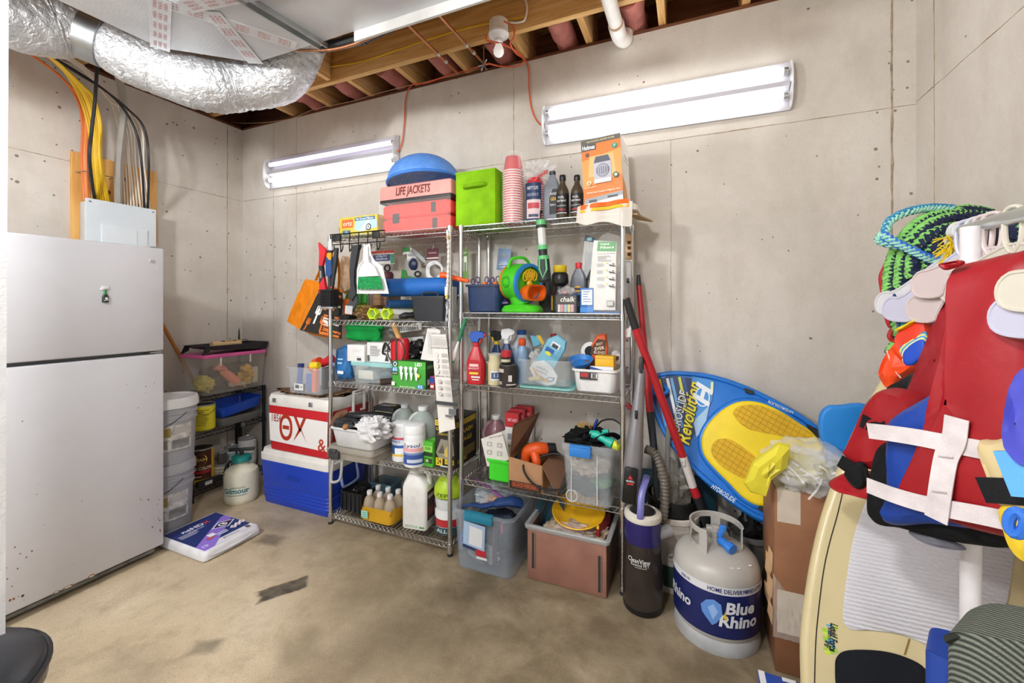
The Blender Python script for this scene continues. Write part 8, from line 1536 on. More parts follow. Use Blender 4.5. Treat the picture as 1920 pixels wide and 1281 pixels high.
b=B(KB);b.tube([KM @ Vector((x,y,-.008)) for x,y in YO],.016,n=8,closed=True);part(t,'pad_surround',b,sharp=60)
b=B(C('#f0d51e',.5,nz=.05,bump=.1,bs=120));slab(b,YO,-.02,.020,.018);pad_=part(t,'knee_pad',b,'bright yellow foam knee pad',sharp=60)
YD=C('#d9ae12',.6,nz=.08)  # wells are flat patches; their recess shade is painted as darker yellow
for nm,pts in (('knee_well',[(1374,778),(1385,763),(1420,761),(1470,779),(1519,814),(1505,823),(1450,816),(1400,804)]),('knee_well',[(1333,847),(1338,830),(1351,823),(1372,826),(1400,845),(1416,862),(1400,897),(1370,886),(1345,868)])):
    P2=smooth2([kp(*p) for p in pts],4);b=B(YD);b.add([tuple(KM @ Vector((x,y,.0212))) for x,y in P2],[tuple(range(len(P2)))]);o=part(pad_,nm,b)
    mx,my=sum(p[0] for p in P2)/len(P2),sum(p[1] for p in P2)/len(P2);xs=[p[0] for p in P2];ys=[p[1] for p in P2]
    def inside(x,y):
        c_=False
        for i in range(len(P2)):
            (x1,y1),(x2,y2)=P2[i],P2[i-1]
            if (y1 > y) != (y2 > y) and x < (x2-x1)*(y-y1)/(y2-y1)+x1:c_=not c_
        return c_
    GL=C('#b98f0c',.7);g=B(GL)
    for dirn in (0,1):
        for k in range(-14,15):
            seg_=[]
            for q in range(-40,41):
                u,v=(q*.006,k*.024) if dirn == 0 else (k*.024,q*.006)
                ca,sa=cos(-.5),sin(-.5);x,y=mx+u*ca-v*sa,my+u*sa+v*ca
                if inside(x,y):seg_.append((x,y))
                elif len(seg_) > 1:break
            if len(seg_) > 1:g.cyl(KM @ Vector((*seg_[0],.0214)),KM @ Vector((*seg_[-1],.0214)),.0014,n=4)
    if g.v:part(pad_,'groove_lines',g,kind='stuff')
# nose graphics, lying flat on the deck
b=B(KB);b.prism([kp(*p) for p in [(1222,712),(1260,702),(1338,714),(1337,748),(1318,790),(1297,838),(1252,822),(1230,780)]],.004,M=KM @ Matrix.Translation((0,0,-.013)));gp=part(t,'nose_deck',b)
its=[('p',[kp(*p) for p in [(1222,714),(1260,703),(1338,715),(1336,750),(1290,838),(1252,822),(1230,780)]],'#17305f')]
for k,c in enumerate(('#2f8fe0','#e6dc2c','#17305f','#dfe8f2','#5f9fd0','#17305f','#c9d23a','#1f4f9a')):
    x=1226+k*7.5;its.append(('p',[kp(x,712-k*.8),kp(x+5,711-k*.8),kp(x+26,800),kp(x+21,803)],c))
its += [('p',[kp(*p) for p in [(1298,705),(1337,714),(1336,750),(1305,800),(1292,760)]],'#3f8fd8'),('p',[kp(*p) for p in [(1300,790),(1330,760),(1322,800),(1306,820)]],'#9fc6e6'),('p',[kp(*p) for p in [(1333,716),(1338,716),(1337,738),(1332,740)]],'#e3e6b0')]
def rotpx(p,q):
    a,c=kp(*p),kp(*q);return atan2(c[1]-a[1],c[0]-a[0]),((a[0]+c[0])/2,(a[1]+c[1])/2),sqrt((c[0]-a[0])**2+(c[1]-a[1])**2)
def ptext(p,q,size,s,c,**o):
    an,m,L=rotpx(p,q);g,_=glyphs(s,o.get('bold',.012),o.get('shear',0));ww=max(v[0] for v in g)-min(v[0] for v in g);return ('t',m[0],m[1],size,s,c,dict(rot=an,sx=L/(ww*size),**o))
its += [ptext((1262,832),(1283,734),.055,'HYDROSLIDE','#10192e',bold=.06,shear=.1),ptext((1262,832),(1283,734),.055,'HYDROSLIDE','#e6eef6',bold=.015,shear=.1),ptext((1281,834),(1303,718),.085,'Revolution','#131a24',bold=.07,shear=.35),ptext((1281,834),(1303,718),.085,'Revolution','#ecdf1e',bold=.02,shear=.35),ptext((1313,762),(1324,724),.11,'H','#e6eef6',bold=.04,shear=.25)]
x,y=kp(1317,744);its.insert(len(its)-1,('c',x,y,.035,'#dfe9f3',.05));its.insert(len(its)-1,('c',x,y,.029,'#3f8fd8',.044))
b=B();b.pr(KM @ Matrix.Translation((0,0,-.0085)),its,dz=.0003);part(gp,'nose_graphics',b)
b=B();b.pr(KM @ Matrix.Translation((0,0,.0025)),[ptext((1334,911),(1378,940),.030,'HYDROSLIDE','#cfe2f4',bold=.02,shear=.2),ptext((1487,774),(1440,753),.018,'HYDROSLIDE','#cfe2f4',bold=.02)]);part(t,'rail_lettering',b)
b=B(C('#17181b',.5)); 
for pts in ([(1395,728),(1412,733),(1411,740),(1398,736)],[(1510,795),(1535,806),(1534,824),(1520,818)],[(1292,876),(1304,884),(1300,894),(1290,884)],[(1424,944),(1436,948),(1432,962),(1420,955)]):b.prism([kp(*p) for p in pts],.022,M=KM @ Matrix.Translation((0,0,-.012)))
part(t,'strap_plug',b,'black strap anchors',kind='stuff')
b=B(KB);b.tube(spl([KM @ Vector((*kp(x,y),z_)) for x,y,z_ in ((1222,735,.0),(1236,742,.02),(1252,735,.02),(1246,724,.0))],5),.010,n=8);part(t,'tow_hook',b)
# ================================================================ right: tall carton and what sits on it
BXX,BYY,BH=.304,1.856,None
BH=Z_(1455,918,BYY);bw,bd=.33,.27
t=thing('tall_carton','tall worn brown carton with white tape beside the propane cylinder','carton',(BXX+bw/2,BYY+bd/2,0))
hm=Z_(1455,1150,BYY)
KB1,KB2=C('#97694a',.6,nz=.1,bump=.08,bs=40),C('#7a5238',.35,nz=.1)
b=B(KB1);b.box((0,0,(hm+BH)/2),(bw,bd,BH-hm),bev=.003);part(t,'upper_carton',b)
b=B(KB2);b.box((0,0,hm/2),(bw-.004,bd-.004,hm-.002),bev=.003);part(t,'lower_carton',b,'darker lower half')
b=B(C('#d9cdbd',.35));fz=lambda py:Z_(1460,py,BYY)
for z0,z1,x0,x1 in ((fz(978),BH+.001,.0,.075),(fz(1185),fz(1105),.0,.085)):
    b.pr(Matrix.Translation((-bw/2,-bd/2,0)) @ FRONT,[('r',(x0+x1)/2+.008,(z0+z1)/2,x1-x0,z1-z0,C('#d3c7b7',.35,nz=.1))],z0=.001)
b.box((-bw/2+.045,-bd/2+.04,BH+.0008),(.075,.08,.001));part(t,'tape_patch',b,'whitish tape patches',kind='stuff')
b=B(C('#c6a27a',.8,nz=.2));r=random.Random(8)
for k in range(7):
    z0=fz(1060)+(fz(1180)-fz(1060))*k/7;y0=-bd/2+.02+.03*(k % 3);b.add([(-bw/2-.002,y0,z0+.03),(-bw/2-.012-.006*(k % 2),y0+.03,z0+.045),(-bw/2-.014,y0+.05,z0-.02),(-bw/2-.003,y0+.01,z0-.05)],[(0,1,2,3)])
part(t,'torn_edge',b,'torn pale cardboard edge',kind='stuff')
b=B(CLR('#efe6dc',.3,.1));b.grid(lambda u,v:Vector((-bw/2-.006+.10*u,-bd/2-.004-.006*noise.noise(Vector((u*8,v*8,3))),fz(1185)-.02+.24*v*(1-.6*u))),12,14);part(t,'loose_film',b,sharp=15)
# bag on top
b=B(C('#e8dc3c',.4,a=.9,nz=.06));px_=lambda x,y,Y:onY(x,y,Y)
A_=[px_(1432,862,BYY+.03),px_(1462,826,BYY+.06),px_(1395,905,BYY-.03),px_(1432,928,BYY-.02)]
yp=[(p.x,p.z) for p in (px_(x,y,BYY-.03) for x,y in ((1394,906),(1410,868),(1440,846),(1462,828),(1482,834),(1478,876),(1444,898),(1434,930),(1406,922)))]
cx=sum(p[0] for p in yp)/9;cz=sum(p[1] for p in yp)/9
b.loft([[Vector((cx+(x-cx)*k,BYY-.03+o+.02*noise.noise(Vector((x*k*14,z_*9,4))),cz+(z_-cz)*k)) for x,z_ in yp] for k,o in ((.05,.02),(.9,.02),(1,.0),(.94,-.014),(.6,-.026),(.3,-.02),(.03,-.030))],None,False,False)
b.blob((BXX+.10,BYY+.12,BH+.055),(.10,.09,.052),amp=.45,fr=2.2,seed=201,nu=26,nv=16,zmin=BH+.002)
t=thing('yellow_bag','crumpled bright yellow plastic sheet on the tall brown carton','bag');part(t,'sheet',b,sharp=15)
b=B(CLR('#f6f8fa',.26,.05));b.blob((BXX+.155,BYY+.11,BH+.085),(.175,.13,.088),amp=.34,fr=1.9,seed=205,nu=60,nv=40,zmin=BH+.001);b.blob((BXX+.13,BYY+.06,BH+.07),(.13,.12,.075),amp=.4,fr=2.6,seed=209,nu=56,nv=34,zmin=BH+.001)
b.m=CLR('#ffffff',.55,.05);r=random.Random(12)
for k in range(16):
    a_=r.uniform(-2.4,-.6);c_=Vector((BXX+.145+.17*cos(a_),BYY+.09+.12*sin(a_),BH+.03+.11*r.random()));d_=Vector((r.uniform(-1,1),.2,r.uniform(-.6,.8)))*.05;b.tube(spl([c_-d_,c_+Vector((.006,-.006,.004)),c_+d_],4),.0018,n=5,flat=2)
one('clear_plastic_bag','large crumpled clear plastic bag heaped on the tall brown carton','bag',b,sharp=45)
# blue foam board behind
Yk=1.93;pts=[(px_(x,y,Yk).x,px_(x,y,Yk).z) for x,y in [(1537,800),(1540,778),(1552,765),(1572,762),(1640,770),(1650,900),(1600,880),(1560,850),(1541,825)]]
b=B(C('#1f7fcf',.5));slab(b,smooth2(pts,5),0,.035,.012,M=Matrix.Translation((0,Yk+.035,0)) @ FRONT);b.box((px_(1590,860,Yk+.02).x,Yk+.02,(BH+px_(1590,850,Yk).z)/2-.02),(.05,.03,.18),C('#4fa3e0',.5),bev=.008);one('blue_paddle_board','rounded bright blue foam board behind the cream wakesurf board','board',b,sharp=60)
# blue and white carton in front
zc=.165;p=onZ(1421,1256,zc);q=onZ(1506,1282,zc);w=.115
t=thing('blue_white_carton','low blue and white carton at the bottom of the frame by the cream board','carton',(p.x+w/2,p.y-.06,0));b=B(C('#2350b4',.4));b.box((0,0,zc/2),(w,.12,zc),bev=.003);part(t,'carton',b)
b=B();b.pr(Matrix.Translation((0,0,zc)),[('r',-w*.42,0,w*.16,.12,'#e9ebef'),('r',.03,.050,w*.34,.016,'#e9ebef'),('t',.03,-.03,.05,'BLUE'[:0]+'24','#dfe6f2')]);b.pr(Matrix.Translation((-w/2,0,0)) @ LEFT,[('r',0,zc*.5,.11,zc*.4,'#e9ebef')]);part(t,'printed_top',b)
# ================================================================ wakesurf board
SP=Vector((.54,1.40,0));sn=Vector((0,-1,.42)).normalized();SU=Vector((1,0,0));SV=sn.cross(SU).normalized()
if SV.z < 0:SV=-SV
SM_=Matrix(((SU.x,SV.x,sn.x,SP.x),(SU.y,SV.y,sn.y,SP.y),(SU.z,SV.z,sn.z,SP.z),(0,0,0,1)))
def sp(px,py):
    d=ray(px,py);tt=(SP-CAMP).dot(sn)/d.dot(sn);q=CAMP+d*tt-SP;return (q.dot(SU),q.dot(SV))
LE=[sp(*p) for p in [(1662,700),(1634,748),(1600,815),(1570,890),(1545,960),(1525,1040),(1510,1130),(1503,1200),(1504,1275)]]
# the outline is mirrored about the board's own centre line, which leans to the right
LE=[(.275,1.50),(.205,1.42),(.145,1.335)]+LE+[(-.224,.19),(-.20,.09),(-.15,.02)]
ax=Vector((.25,1,0)).normalized();a0=Vector((-.06,0,0))
def mirror(p):v=Vector((p[0],p[1],0))-a0;q=ax*v.dot(ax);w_=a0+q*2-v;return (w_.x,w_.y)
SO=smooth2(LE+[mirror(p) for p in LE[::-1]],4)
t=thing('wakesurf_board','cream wakesurf board with a pale grey traction pad leaning at the right','board')
b=B(C('#cfc196',.3,nz=.05,sc=4));slab(b,SO,-.045,0,.020,M=SM_,steps=5);part(t,'hull',b,sharp=60)
b=B(C('#1d1d1f',.4));pl=[sp(*p) for p in [(1584,905),(1570,965),(1556,1015),(1544,1070),(1534,1150),(1529,1210),(1527,1281)]];b.tube([SM_ @ Vector((x,y,.0005)) for x,y in spl2(pl)] if False else [SM_ @ Vector((p.x,p.y,.0004)) for p in spl([(x,y,0) for x,y in pl],6)],.0017,n=4);part(t,'pinline',b,'thin black pinline')
q=N('grey_traction_foam');w1=q.n('ShaderNodeTexWave',wave_type='BANDS',bands_direction='DIAGONAL');w1.inputs['Scale'].default_value=26;w1.inputs['Distortion'].default_value=.6;q.l(q.tc(),w1.inputs['Vector']);w2=q.n('ShaderNodeTexWave',wave_type='BANDS',bands_direction='Z');w2.inputs['Scale'].default_value=30;q.l(q.tc(),w2.inputs['Vector'])
q.col(q.mix(q.noise(9,3),'#c3c2cb','#d6d5db'));q.set(Roughness=.85);q.bump(q.math('ADD',q.math('MULTIPLY',w1.outputs['Fac'],.5),q.math('ADD',w2.outputs['Fac'],q.math('MULTIPLY',q.noise(250,2),.4))),.45,.006);PADM=q.m
PO=smooth2([sp(*p) for p in [(1628,930),(1612,968),(1598,1015),(1588,1075),(1581,1130),(1581,1165),(1596,1180),(1634,1182),(1680,1188),(1712,1198),(1745,1212),(1800,1222),(1850,1200),(1884,1140),(1898,1060),(1905,1000),(1890,900),(1840,830),(1740,820),(1665,860)]],4)
b=B(PADM);slab(b,PO,0.0002,.006,.003,M=SM_,steps=2);part(t,'traction_pad',b,'pale grey textured foam pad',sharp=50)
PO2=smooth2([sp(*p) for p in [(1567,1300),(1565,1260),(1568,1232),(1590,1219),(1650,1220),(1700,1233),(1735,1255),(1750,1300),(1745,1400),(1700,1500),(1600,1500),(1570,1400)]],4)
b=B(FAB('#16191f',160));slab(b,PO2,.0002,.006,.003,M=SM_,steps=2);part(t,'tail_pad',b,'black tail pad',sharp=50)
def sptext(p,q_,size,s,c,**o):
    a,e=sp(*p),sp(*q_);an=atan2(e[1]-a[1],e[0]-a[0]);L=sqrt((e[0]-a[0])**2+(e[1]-a[1])**2);g,_=glyphs(s,o.get('bold',.012),0);ww=max(v[0] for v in g)-min(v[0] for v in g);return ('t',(a[0]+e[0])/2,(a[1]+e[1])/2,size,s,c,dict(rot=an,sx=L/(ww*size),**o))
its=[];r=random.Random(6)
for k in range(26):
    x,y=sp(r.uniform(1546,1568),r.uniform(1160,1225));its.append(('r',x,y,r.uniform(.004,.016),r.uniform(.004,.014),r.choice(['#3fa6d8','#3fa6d8','#9cc83a','#c3d84a'])))
its += [sptext((1563,1170),(1561,1222),.026,'Liquid Force','#17181a',bold=.04),sptext((1556,1180),(1554,1216),.014,'custom quad','#17181a',bold=.02),sptext((1549,1200),(1548,1212),.014,"4'8",'#17181a',bold=.02)]
b=B();b.pr(SM_,its,z0=.0006,dz=.00004);part(t,'printed_logo',b)
b=B(C('#8a6a3a',.5));a,c=sp(1705,1198),sp(1696,1228);b.tube([SM_ @ Vector((*a,.0002)),SM_ @ Vector((*c,.0002))],.0025,n=4);part(t,'brown_mark',b)
# ================================================================ clothes rail, hangers, vests
t=thing('clothes_rail','white-legged metal hanging rail at the right edge of the picture','rail');RA,RB=Vector((.665,1.50,1.597)),Vector((.60,.62,1.575))
def rod(Y):k=(Y-RB.y)/(RA.y-RB.y);return RB.lerp(RA,k)
b=B(C('#c9d0cf',.2,.9));b.cyl(RA,RB,.016,n=18);part(t,'rod',b)
b=B(C('#dfe3e4',.3));d=(RA-RB).normalized();b.tube([RA-d*.03,RA,RA+d*.008],[.02,.021,.012],n=18);part(t,'end_cap',b)
b=B(C('#e9e6ea',.4));lx=X_(1820,1.36);b.cyl((lx,1.36,.0),(lx,1.36,rod(1.36).z-.005),.019,n=20);part(t,'leg',b,'white upright tube')
b=B(C('#e9e6ea',.4));b.cyl((lx,.64,0),(lx,.64,rod(.64).z),.019,n=20);part(t,'leg',b);b=B(C('#e9e6ea',.4));b.cyl((lx,.62,.06),(lx,1.36,.06),.017,n=16);part(t,'base_tube',b)
HW={'w':'#cfcfd4','p':'#d2c3c3','c':'#d0cbbd','l':'#c2c2d6'}
def hanger(label,Yh,tip,col,L=.205,drop=.115,pad=.037,right=True):
    h0=rod(Yh);ratio=onY(tip[0],500,1).x;best=None
    for k in range(0,1800):
        a=radians(20+k*.1*1.0);dx,dy=-cos(a)*1.0,sin(a);x,y=h0.x+dx*L,h0.y+dy*L
        if a > radians(170):break
        e=abs(x-ratio*y)
        if dx < .2 and (best is None or e < best[0]):best=(e,a,x,y)
    _,a,x,y=best;zt=Z_(tip[0],tip[1],y);rz=atan2(-(y-h0.y),-(x-h0.x))
    t=thing('hanger',label,'hanger',(h0.x,h0.y,h0.z+.017),rz,'white plastic hangers on the rail');dz=zt-(h0.z+.017);HM=C(col,.35,nz=.02)
    zn=-.085
    def arm(s):
        b=B(HM);P_=[(0,zn+.006),(-.03,zn+.004),(-L+.055,dz+pad*1.05),(-L+.012,dz+pad*.85),(-L-.008,dz+pad*.2),(-L-.004,dz-pad*.65),(-L+.025,dz-pad),(-L+.075,dz-pad*.9),(-L+.09,dz-pad*.1),(-.04,zn-.022),(0,zn-.018)]
        P_=[(s*-x if s > 0 else x,y) for x,y in P_]
        if s > 0:P_=[(-x,y) for x,y in [(-p[0],p[1]) for p in P_]]
        S_=[(p.x,p.y) for p in spl([(x,y,0) for x,y in P_],3,True)]
        b.prism(S_,.0035,M=Matrix.Translation((0,.002,0)) @ FRONT);b.tube([(x,0,y) for x,y in S_],.0042,n=6,closed=True);return b
    part(t,'arm',arm(-1)); 
    if right:part(t,'arm',arm(1))
    b=B(HM);b.tube(spl([(.004,0,zn-.01),(.017,0,zn+.01),(.0215,0,zn+.035),(.0215,0,-.018),(.016,0,.0),(0,0,.005),(-.016,0,.0),(-.0215,0,-.018),(-.0215,0,zn+.035),(-.017,0,zn+.01),(-.004,0,zn-.01)],4),.0046,n=8,flat=1.3,up=(0,1,0));part(t,'hook_loop',b)
    return t,rz,(x,y,zt)
HG=[hanger('white hanger at the far end of the rail, its tip lowest at the left',1.487,(1648,568),HW['w']),hanger('white hanger just in front of the farthest one at the left',1.447,(1662,578),HW['l']),hanger('white hanger holding the teal garment',1.405,(1694,572),HW['w']),hanger('pinkish hanger beside the teal garment',1.37,(1706,578),HW['p']),hanger('big pinkish hanger reaching over the striped vest',1.33,(1716,533),HW['p']),hanger('pale cream hanger tucked under the shoulder of the big red vest',1.25,(1768,540),HW['c']),hanger('cream hanger in front of the big red vest near the right edge',.90,(1880,545),HW['c']),hanger('lavender hanger below the cream one near the right edge',.92,(1866,592),HW['l'])]
# padded panels in an upright plane through P0 with horizontal direction dv
class Plane:
    def __init__(s,P0,dv=(.614,-.789)):s.P=Vector((*P0,0));s.d=Vector((*dv,0)).normalized();s.n=Vector((s.d.y,-s.d.x,0))
    def at(s,px,py):
        d=ray(px,py);k=s.P.dot(s.n)/Vector((d.x,d.y,0)).dot(s.n);q=d*k;return ((Vector((q.x,q.y,0))-s.P).dot(s.d),q.z+H)
    def w(s,u,z,off=0):return s.P+s.d*u+Vector((0,0,z))+s.n*off
def pad(b,pl,pts,t,m=None,off=0,n=4,wr=.004,seed=0,back=True):
    O=smooth2([pl.at(*p) for p in pts],n);cx=sum(p[0] for p in O)/len(O);cz=sum(p[1] for p in O)/len(O);rings=[]
    def ring(k,o):return [pl.w(cx+(x-cx)*k,cz+(z-cz)*k,off+o+(wr*noise.noise(Vector((x*14*k,z*9*k,seed)))*2 if k < .97 else 0)) for x,z in O]
    for k,o in ((.0,-.3),(.5,-.3),(.9,-.25),(1,-.05),(1,.1),(.985,.35),(.95,.62),(.88,.84),(.75,.97),(.5,1.0),(.25,1.0),(.02,1.0)):rings.append(ring(k,o*t))
    return b.loft(rings,m,False,False)
def strap(b,pl,pts,hw,off,m=None,th=.003):
    P=[pl.at(*p) for p in pts];S=spl([(x,z,0) for x,z in P],6);vs=[]
    for i,p in enumerate(S):
        q=(S[min(i+1,len(S)-1)]-S[max(0,i-1)]).normalized();nx,nz=-q.y,q.x
        for e,o in ((-1,0),(-1,th),(1,th),(1,0)):vs.append(pl.w(p.x+nx*hw*e,p.y+nz*hw*e,off+o))
    fs=[(4*i+j,4*i+4+j,4*i+4+(j+1) % 4,4*i+(j+1) % 4) for i in range(len(S)-1) for j in range(4)]+[(3,2,1,0),tuple(4*(len(S)-1)+j for j in range(4))]
    return b.add(vs,fs,m)
RED=C('#9c0c19',.5,bump=.25,bs=30,nz=.1,sc=5);RED2=C('#93101c',.5,bump=.25,bs=30,nz=.1);BLU=C('#153f9a',.45,bump=.25,bs=30,nz=.1);BKF=FAB('#17181b',150,.75);WEB=FAB('#ded6d8',260,.8)
# farthest: teal and striped garment
p1=Plane((.664,1.54));t=thing('striped_vest','teal vest with yellow, red and blue swirls hanging near the far end of the rail','vest')
b=B(C('#1f8fae',.5));pad(b,p1,[(1682,553),(1715,545),(1760,560),(1765,660),(1745,690),(1700,650),(1688,610)],.02);part(t,'teal_panel',b)
b=B(C('#1c3a6a',.5));pad(b,p1,[(1682,553),(1690,553),(1697,600),(1702,640),(1694,625),(1688,590)],.022,off=.003);part(t,'navy_edge',b)
b=B(C('#e23a1e',.5));pad(b,p1,[(1690,640),(1697,622),(1712,612),(1750,596),(1755,640),(1740,680),(1718,686),(1700,668)],.03,off=.012);part(t,'red_panel',b)
b=B(C('#f0d21c',.5));pad(b,p1,[(1697,618),(1722,605),(1752,589),(1754,596),(1738,602),(1718,614),(1704,620)],.02,off=.03);part(t,'yellow_flash',b)
for c,o,e in (('#3f86b4',.036,0),('#dfe07a',.038,3),('#3f9fdc',.040,6),('#dfe6ae',.042,9),('#1d4fc4',.044,12)):
    b=B(C(c,.5));pad(b,p1,[(1701+e,663+e*.8),(1704+e,648+e*.8),(1722+e,636+e*.5),(1754,621+e*1.2),(1754,660),(1735,682),(1716+e*.3,684)],.006,off=o,wr=.001);part(t,'swirl',b)
p2=Plane((.672,1.56));t=thing('grey_garment','dark grey garment hanging between the striped vest and the red ones','garment');b=B(C('#6d6a70',.7,bump=.3,bs=60));pad(b,p2,[(1748,548),(1790,562),(1790,620),(1768,650),(1752,600)],.02);part(t,'cloth',b)
p3=Plane((.66,1.53));t=thing('orange_vest','small orange life vest below the striped one','vest');b=B(C('#ee4a14',.5,bump=.25,bs=30));pad(b,p3,[(1660,690),(1672,660),(1690,640),(1712,660),(1738,676),(1722,696),(1700,708),(1682,726),(1668,728),(1656,705)],.035,seed=3,wr=.008);part(t,'orange_panel',b)
b=B(C('#e3c9c0',.6));S_=[p3.w(*p3.at(x,y),.033) for x,y in ((1678,657),(1684,676),(1690,690),(1700,703),(1704,708))];b.tube(spl(S_,4),.0022,n=5);part(t,'seam',b)
# red vest low left
p4=Plane((.63,1.345));t=thing('red_life_vest','bright red life vest with black buckled straps, lowest and farthest left','vest')
b=B(RED);pad(b,p4,[(1568,908),(1572,897),(1596,884),(1616,880),(1650,890),(1682,905),(1680,936),(1650,938),(1620,930),(1585,922)],.05,seed=5,wr=.006);part(t,'lower_flap',b)
b=B(RED);pad(b,p4,[(1600,852),(1606,842),(1622,800),(1640,755),(1660,732),(1690,728),(1735,745),(1730,800),(1700,850),(1660,880),(1628,874)],.055,off=.004,seed=6,wr=.006);part(t,'body_panel',b)
for nm,pts,hw in (('strap',[(1644,786),(1660,793),(1676,798),(1692,800)],.019),('strap',[(1603,860),(1614,868),(1636,880),(1656,886)],.020)):
    b=B(BKF);strap(b,p4,pts,hw,.058);part(t,nm,b)
b=B(BKF);pad(b,p4,[(1612,885),(1625,868),(1648,864),(1650,905),(1632,912)],.018,off=.05);part(t,'webbing_loop',b)
# dark red vest behind the big one
p5=Plane((.675,1.46));t=thing('dark_red_vest','dark red vest with black lining hanging just behind the big red one','vest')
b=B(RED2);pad(b,p5,[(1706,762),(1722,705),(1745,640),(1768,585),(1782,562),(1830,570),(1832,680),(1800,770),(1745,790)],.035,seed=8,wr=.005);part(t,'front_panel',b)
b=B(C('#15161a',.35,bump=.2));pad(b,p5,[(1664,738),(1676,722),(1690,716),(1726,698),(1728,720),(1714,756),(1688,765),(1672,748)],.02,off=.008,seed=9);part(t,'black_lining',b)
b=B(BLU);pad(b,p5,[(1798,566),(1815,560),(1812,620),(1800,640),(1797,600)],.02,off=.03);part(t,'blue_strip',b)
# black neoprene vest behind blue panel
p6=Plane((.625,1.235));t=thing('black_vest','black neoprene vest showing below and left of the blue and red vest','vest')
b=B(BKF);pad(b,p6,[(1636,950),(1640,890),(1650,845),(1668,828),(1720,830),(1850,900),(1900,960),(1905,1022),(1840,1022),(1760,1008),(1700,990),(1660,985),(1642,970)],.04,seed=10,wr=.004);part(t,'panel',b)
b=B(C('#6a6a74',.7));pad(b,p6,[(1712,994),(1740,1000),(1800,1016),(1818,1030),(1780,1026),(1740,1014)],.014,off=.012);part(t,'grey_hem',b)
# the big red and blue vest
p7=Plane((.625,1.175));t=thing('big_red_vest','big red and blue life vest with white webbing filling the right edge','vest')
b=B(BLU);pad(b,p7,[(1664,966),(1664,962),(1676,930),(1676,860),(1678,800),(1688,778),(1730,752),(1778,728),(1800,740),(1840,880),(1890,990),(1905,1000),(1840,992),(1760,982),(1700,985),(1672,980)],.05,seed=11,wr=.006);part(t,'blue_panel',b,'blue side and hem')
b=B(RED);pad(b,p7,[(1713,934),(1730,900),(1752,850),(1768,800),(1772,770),(1790,700),(1806,640),(1817,580),(1820,520),(1819,500),(1822,496),(1827,495),(1870,486),(1925,474),(1990,480),(2000,700),(1990,1000),(1925,1006),(1880,998),(1830,985),(1760,962),(1718,946),(1712,940)],.06,off=.022,seed=23,wr=.005,n=3);part(t,'red_panel',b,'big red front panel')
b=B(RED);pad(b,p7,[(1806,498),(1822,494),(1850,490),(1856,496),(1838,504),(1818,508)],.008,off=.078,seed=13);part(t,'collar_fold',b)
for nm,pts in (('white_webbing',[(1674,803),(1720,808),(1770,815),(1820,824),(1900,838)]),('white_webbing',[(1672,903),(1720,920),(1770,934),(1820,944),(1900,958),(1940,966)])):
    b=B(WEB);strap(b,p7,pts,.0185,.083 if nm else 0);part(t,nm,b)
b=B(WEB);strap(b,p7,[(1848,778),(1842,820),(1828,850),(1818,900),(1808,965)],.020,.0885);part(t,'white_webbing',b,'vertical white strap')
b=B(C('#b9b0b4',.8))
for y,x in ((848,1829),(912,1816)):strap(b,p7,[(x-14,y),(x+14,y+3)],.0012,.0918)
part(t,'stitch_line',b,kind='stuff')
# tan and blue vests cut by the frame
p8=Plane((.60,.98));t=thing('tan_vest','tan and yellow vest with a black strap cut off by the right edge','vest');b=B(C('#cdb98a',.75,bump=.3,bs=60));pad(b,p8,[(1842,830),(1870,825),(1960,815),(1960,960),(1930,960),(1885,945),(1868,900)],.03,seed=14);part(t,'tan_panel',b)
b=B(C('#e0bf2a',.6,bump=.2));pad(b,p8,[(1888,945),(1930,935),(1970,950),(1970,1060),(1940,1055),(1912,1030),(1896,990)],.03,off=.003,seed=15);part(t,'yellow_panel',b)
b=B(BKF);strap(b,p8,[(1862,915),(1890,916),(1930,918),(1970,918)],.022,.032);part(t,'strap',b)
p9=Plane((.58,.86));t=thing('blue_vest','blue and purple vest with a light blue strap at the very right edge','vest');b=B(C('#4a4fc0',.5,bump=.25,bs=30));pad(b,p9,[(1898,830),(1896,800),(1908,740),(1925,690),(2000,680),(2000,860),(1940,880),(1906,850)],.035,seed=16,wr=.008);part(t,'panel',b)
b=B(C('#5aa4e0',.6,bump=.3));strap(b,p9,[(1896,885),(1930,886),(1990,884)],.035,.012,th=.012);part(t,'light_blue_strap',b)
b=B(C('#2f6fd0',.4));S_=[p9.w(*p9.at(1922+16*cos(k*pi/8),978+22*sin(k*pi/8)),.02) for k in range(16)];b.tube(S_,.008,n=8,closed=True);part(t,'blue_ring',b)
# ---- ropes over the far end of the rail
GRN,NAV,TEA,BLR=C('#86c96a',.8),C('#141f42',.8),C('#1f7fae',.7),C('#2a6fd0',.7)
def rope(b,P,R,c1,c2,pitch=.055):
    S=[];P=spl(P,8);acc=0;out=[]
    # even spacing
    for i in range(len(P)-1):
        L=(P[i+1]-P[i]).length;n=max(1,round(L/.006))
        for k in range(n):out.append(P[i].lerp(P[i+1],k/n))
    N0=Vector((0,0,1));rails=[[] for _ in range(8)];s=0
    for i,p in enumerate(out):
        tt=(out[min(i+1,len(out)-1)]-out[max(0,i-1)]).normalized();N0=N0-tt*N0.dot(tt);N0=N0.normalized() if N0.length > 1e-5 else tt.orthogonal();Bn=tt.cross(N0);s=i*.006
        for k in range(8):
            w=2*pi*s/pitch*(1 if k < 4 else -1)+(k % 4)*pi/2+(pi/4 if k > 3 else 0);rr=R*(.62+.10*cos(2*(w)+pi*(k > 3)))
            rails[k].append(p+N0*cos(w)*rr+Bn*sin(w)*rr)
    for k in range(8):b.tube(rails[k],R*.40,c1 if k < 4 else c2,n=5)
    return b
YR=1.56
def rp(pts):return [onY(x,y,Y+.18) for x,y,Y in pts]
t=thing('tow_rope','bundle of thick green and navy braided tow rope looped over the rail end','rope')
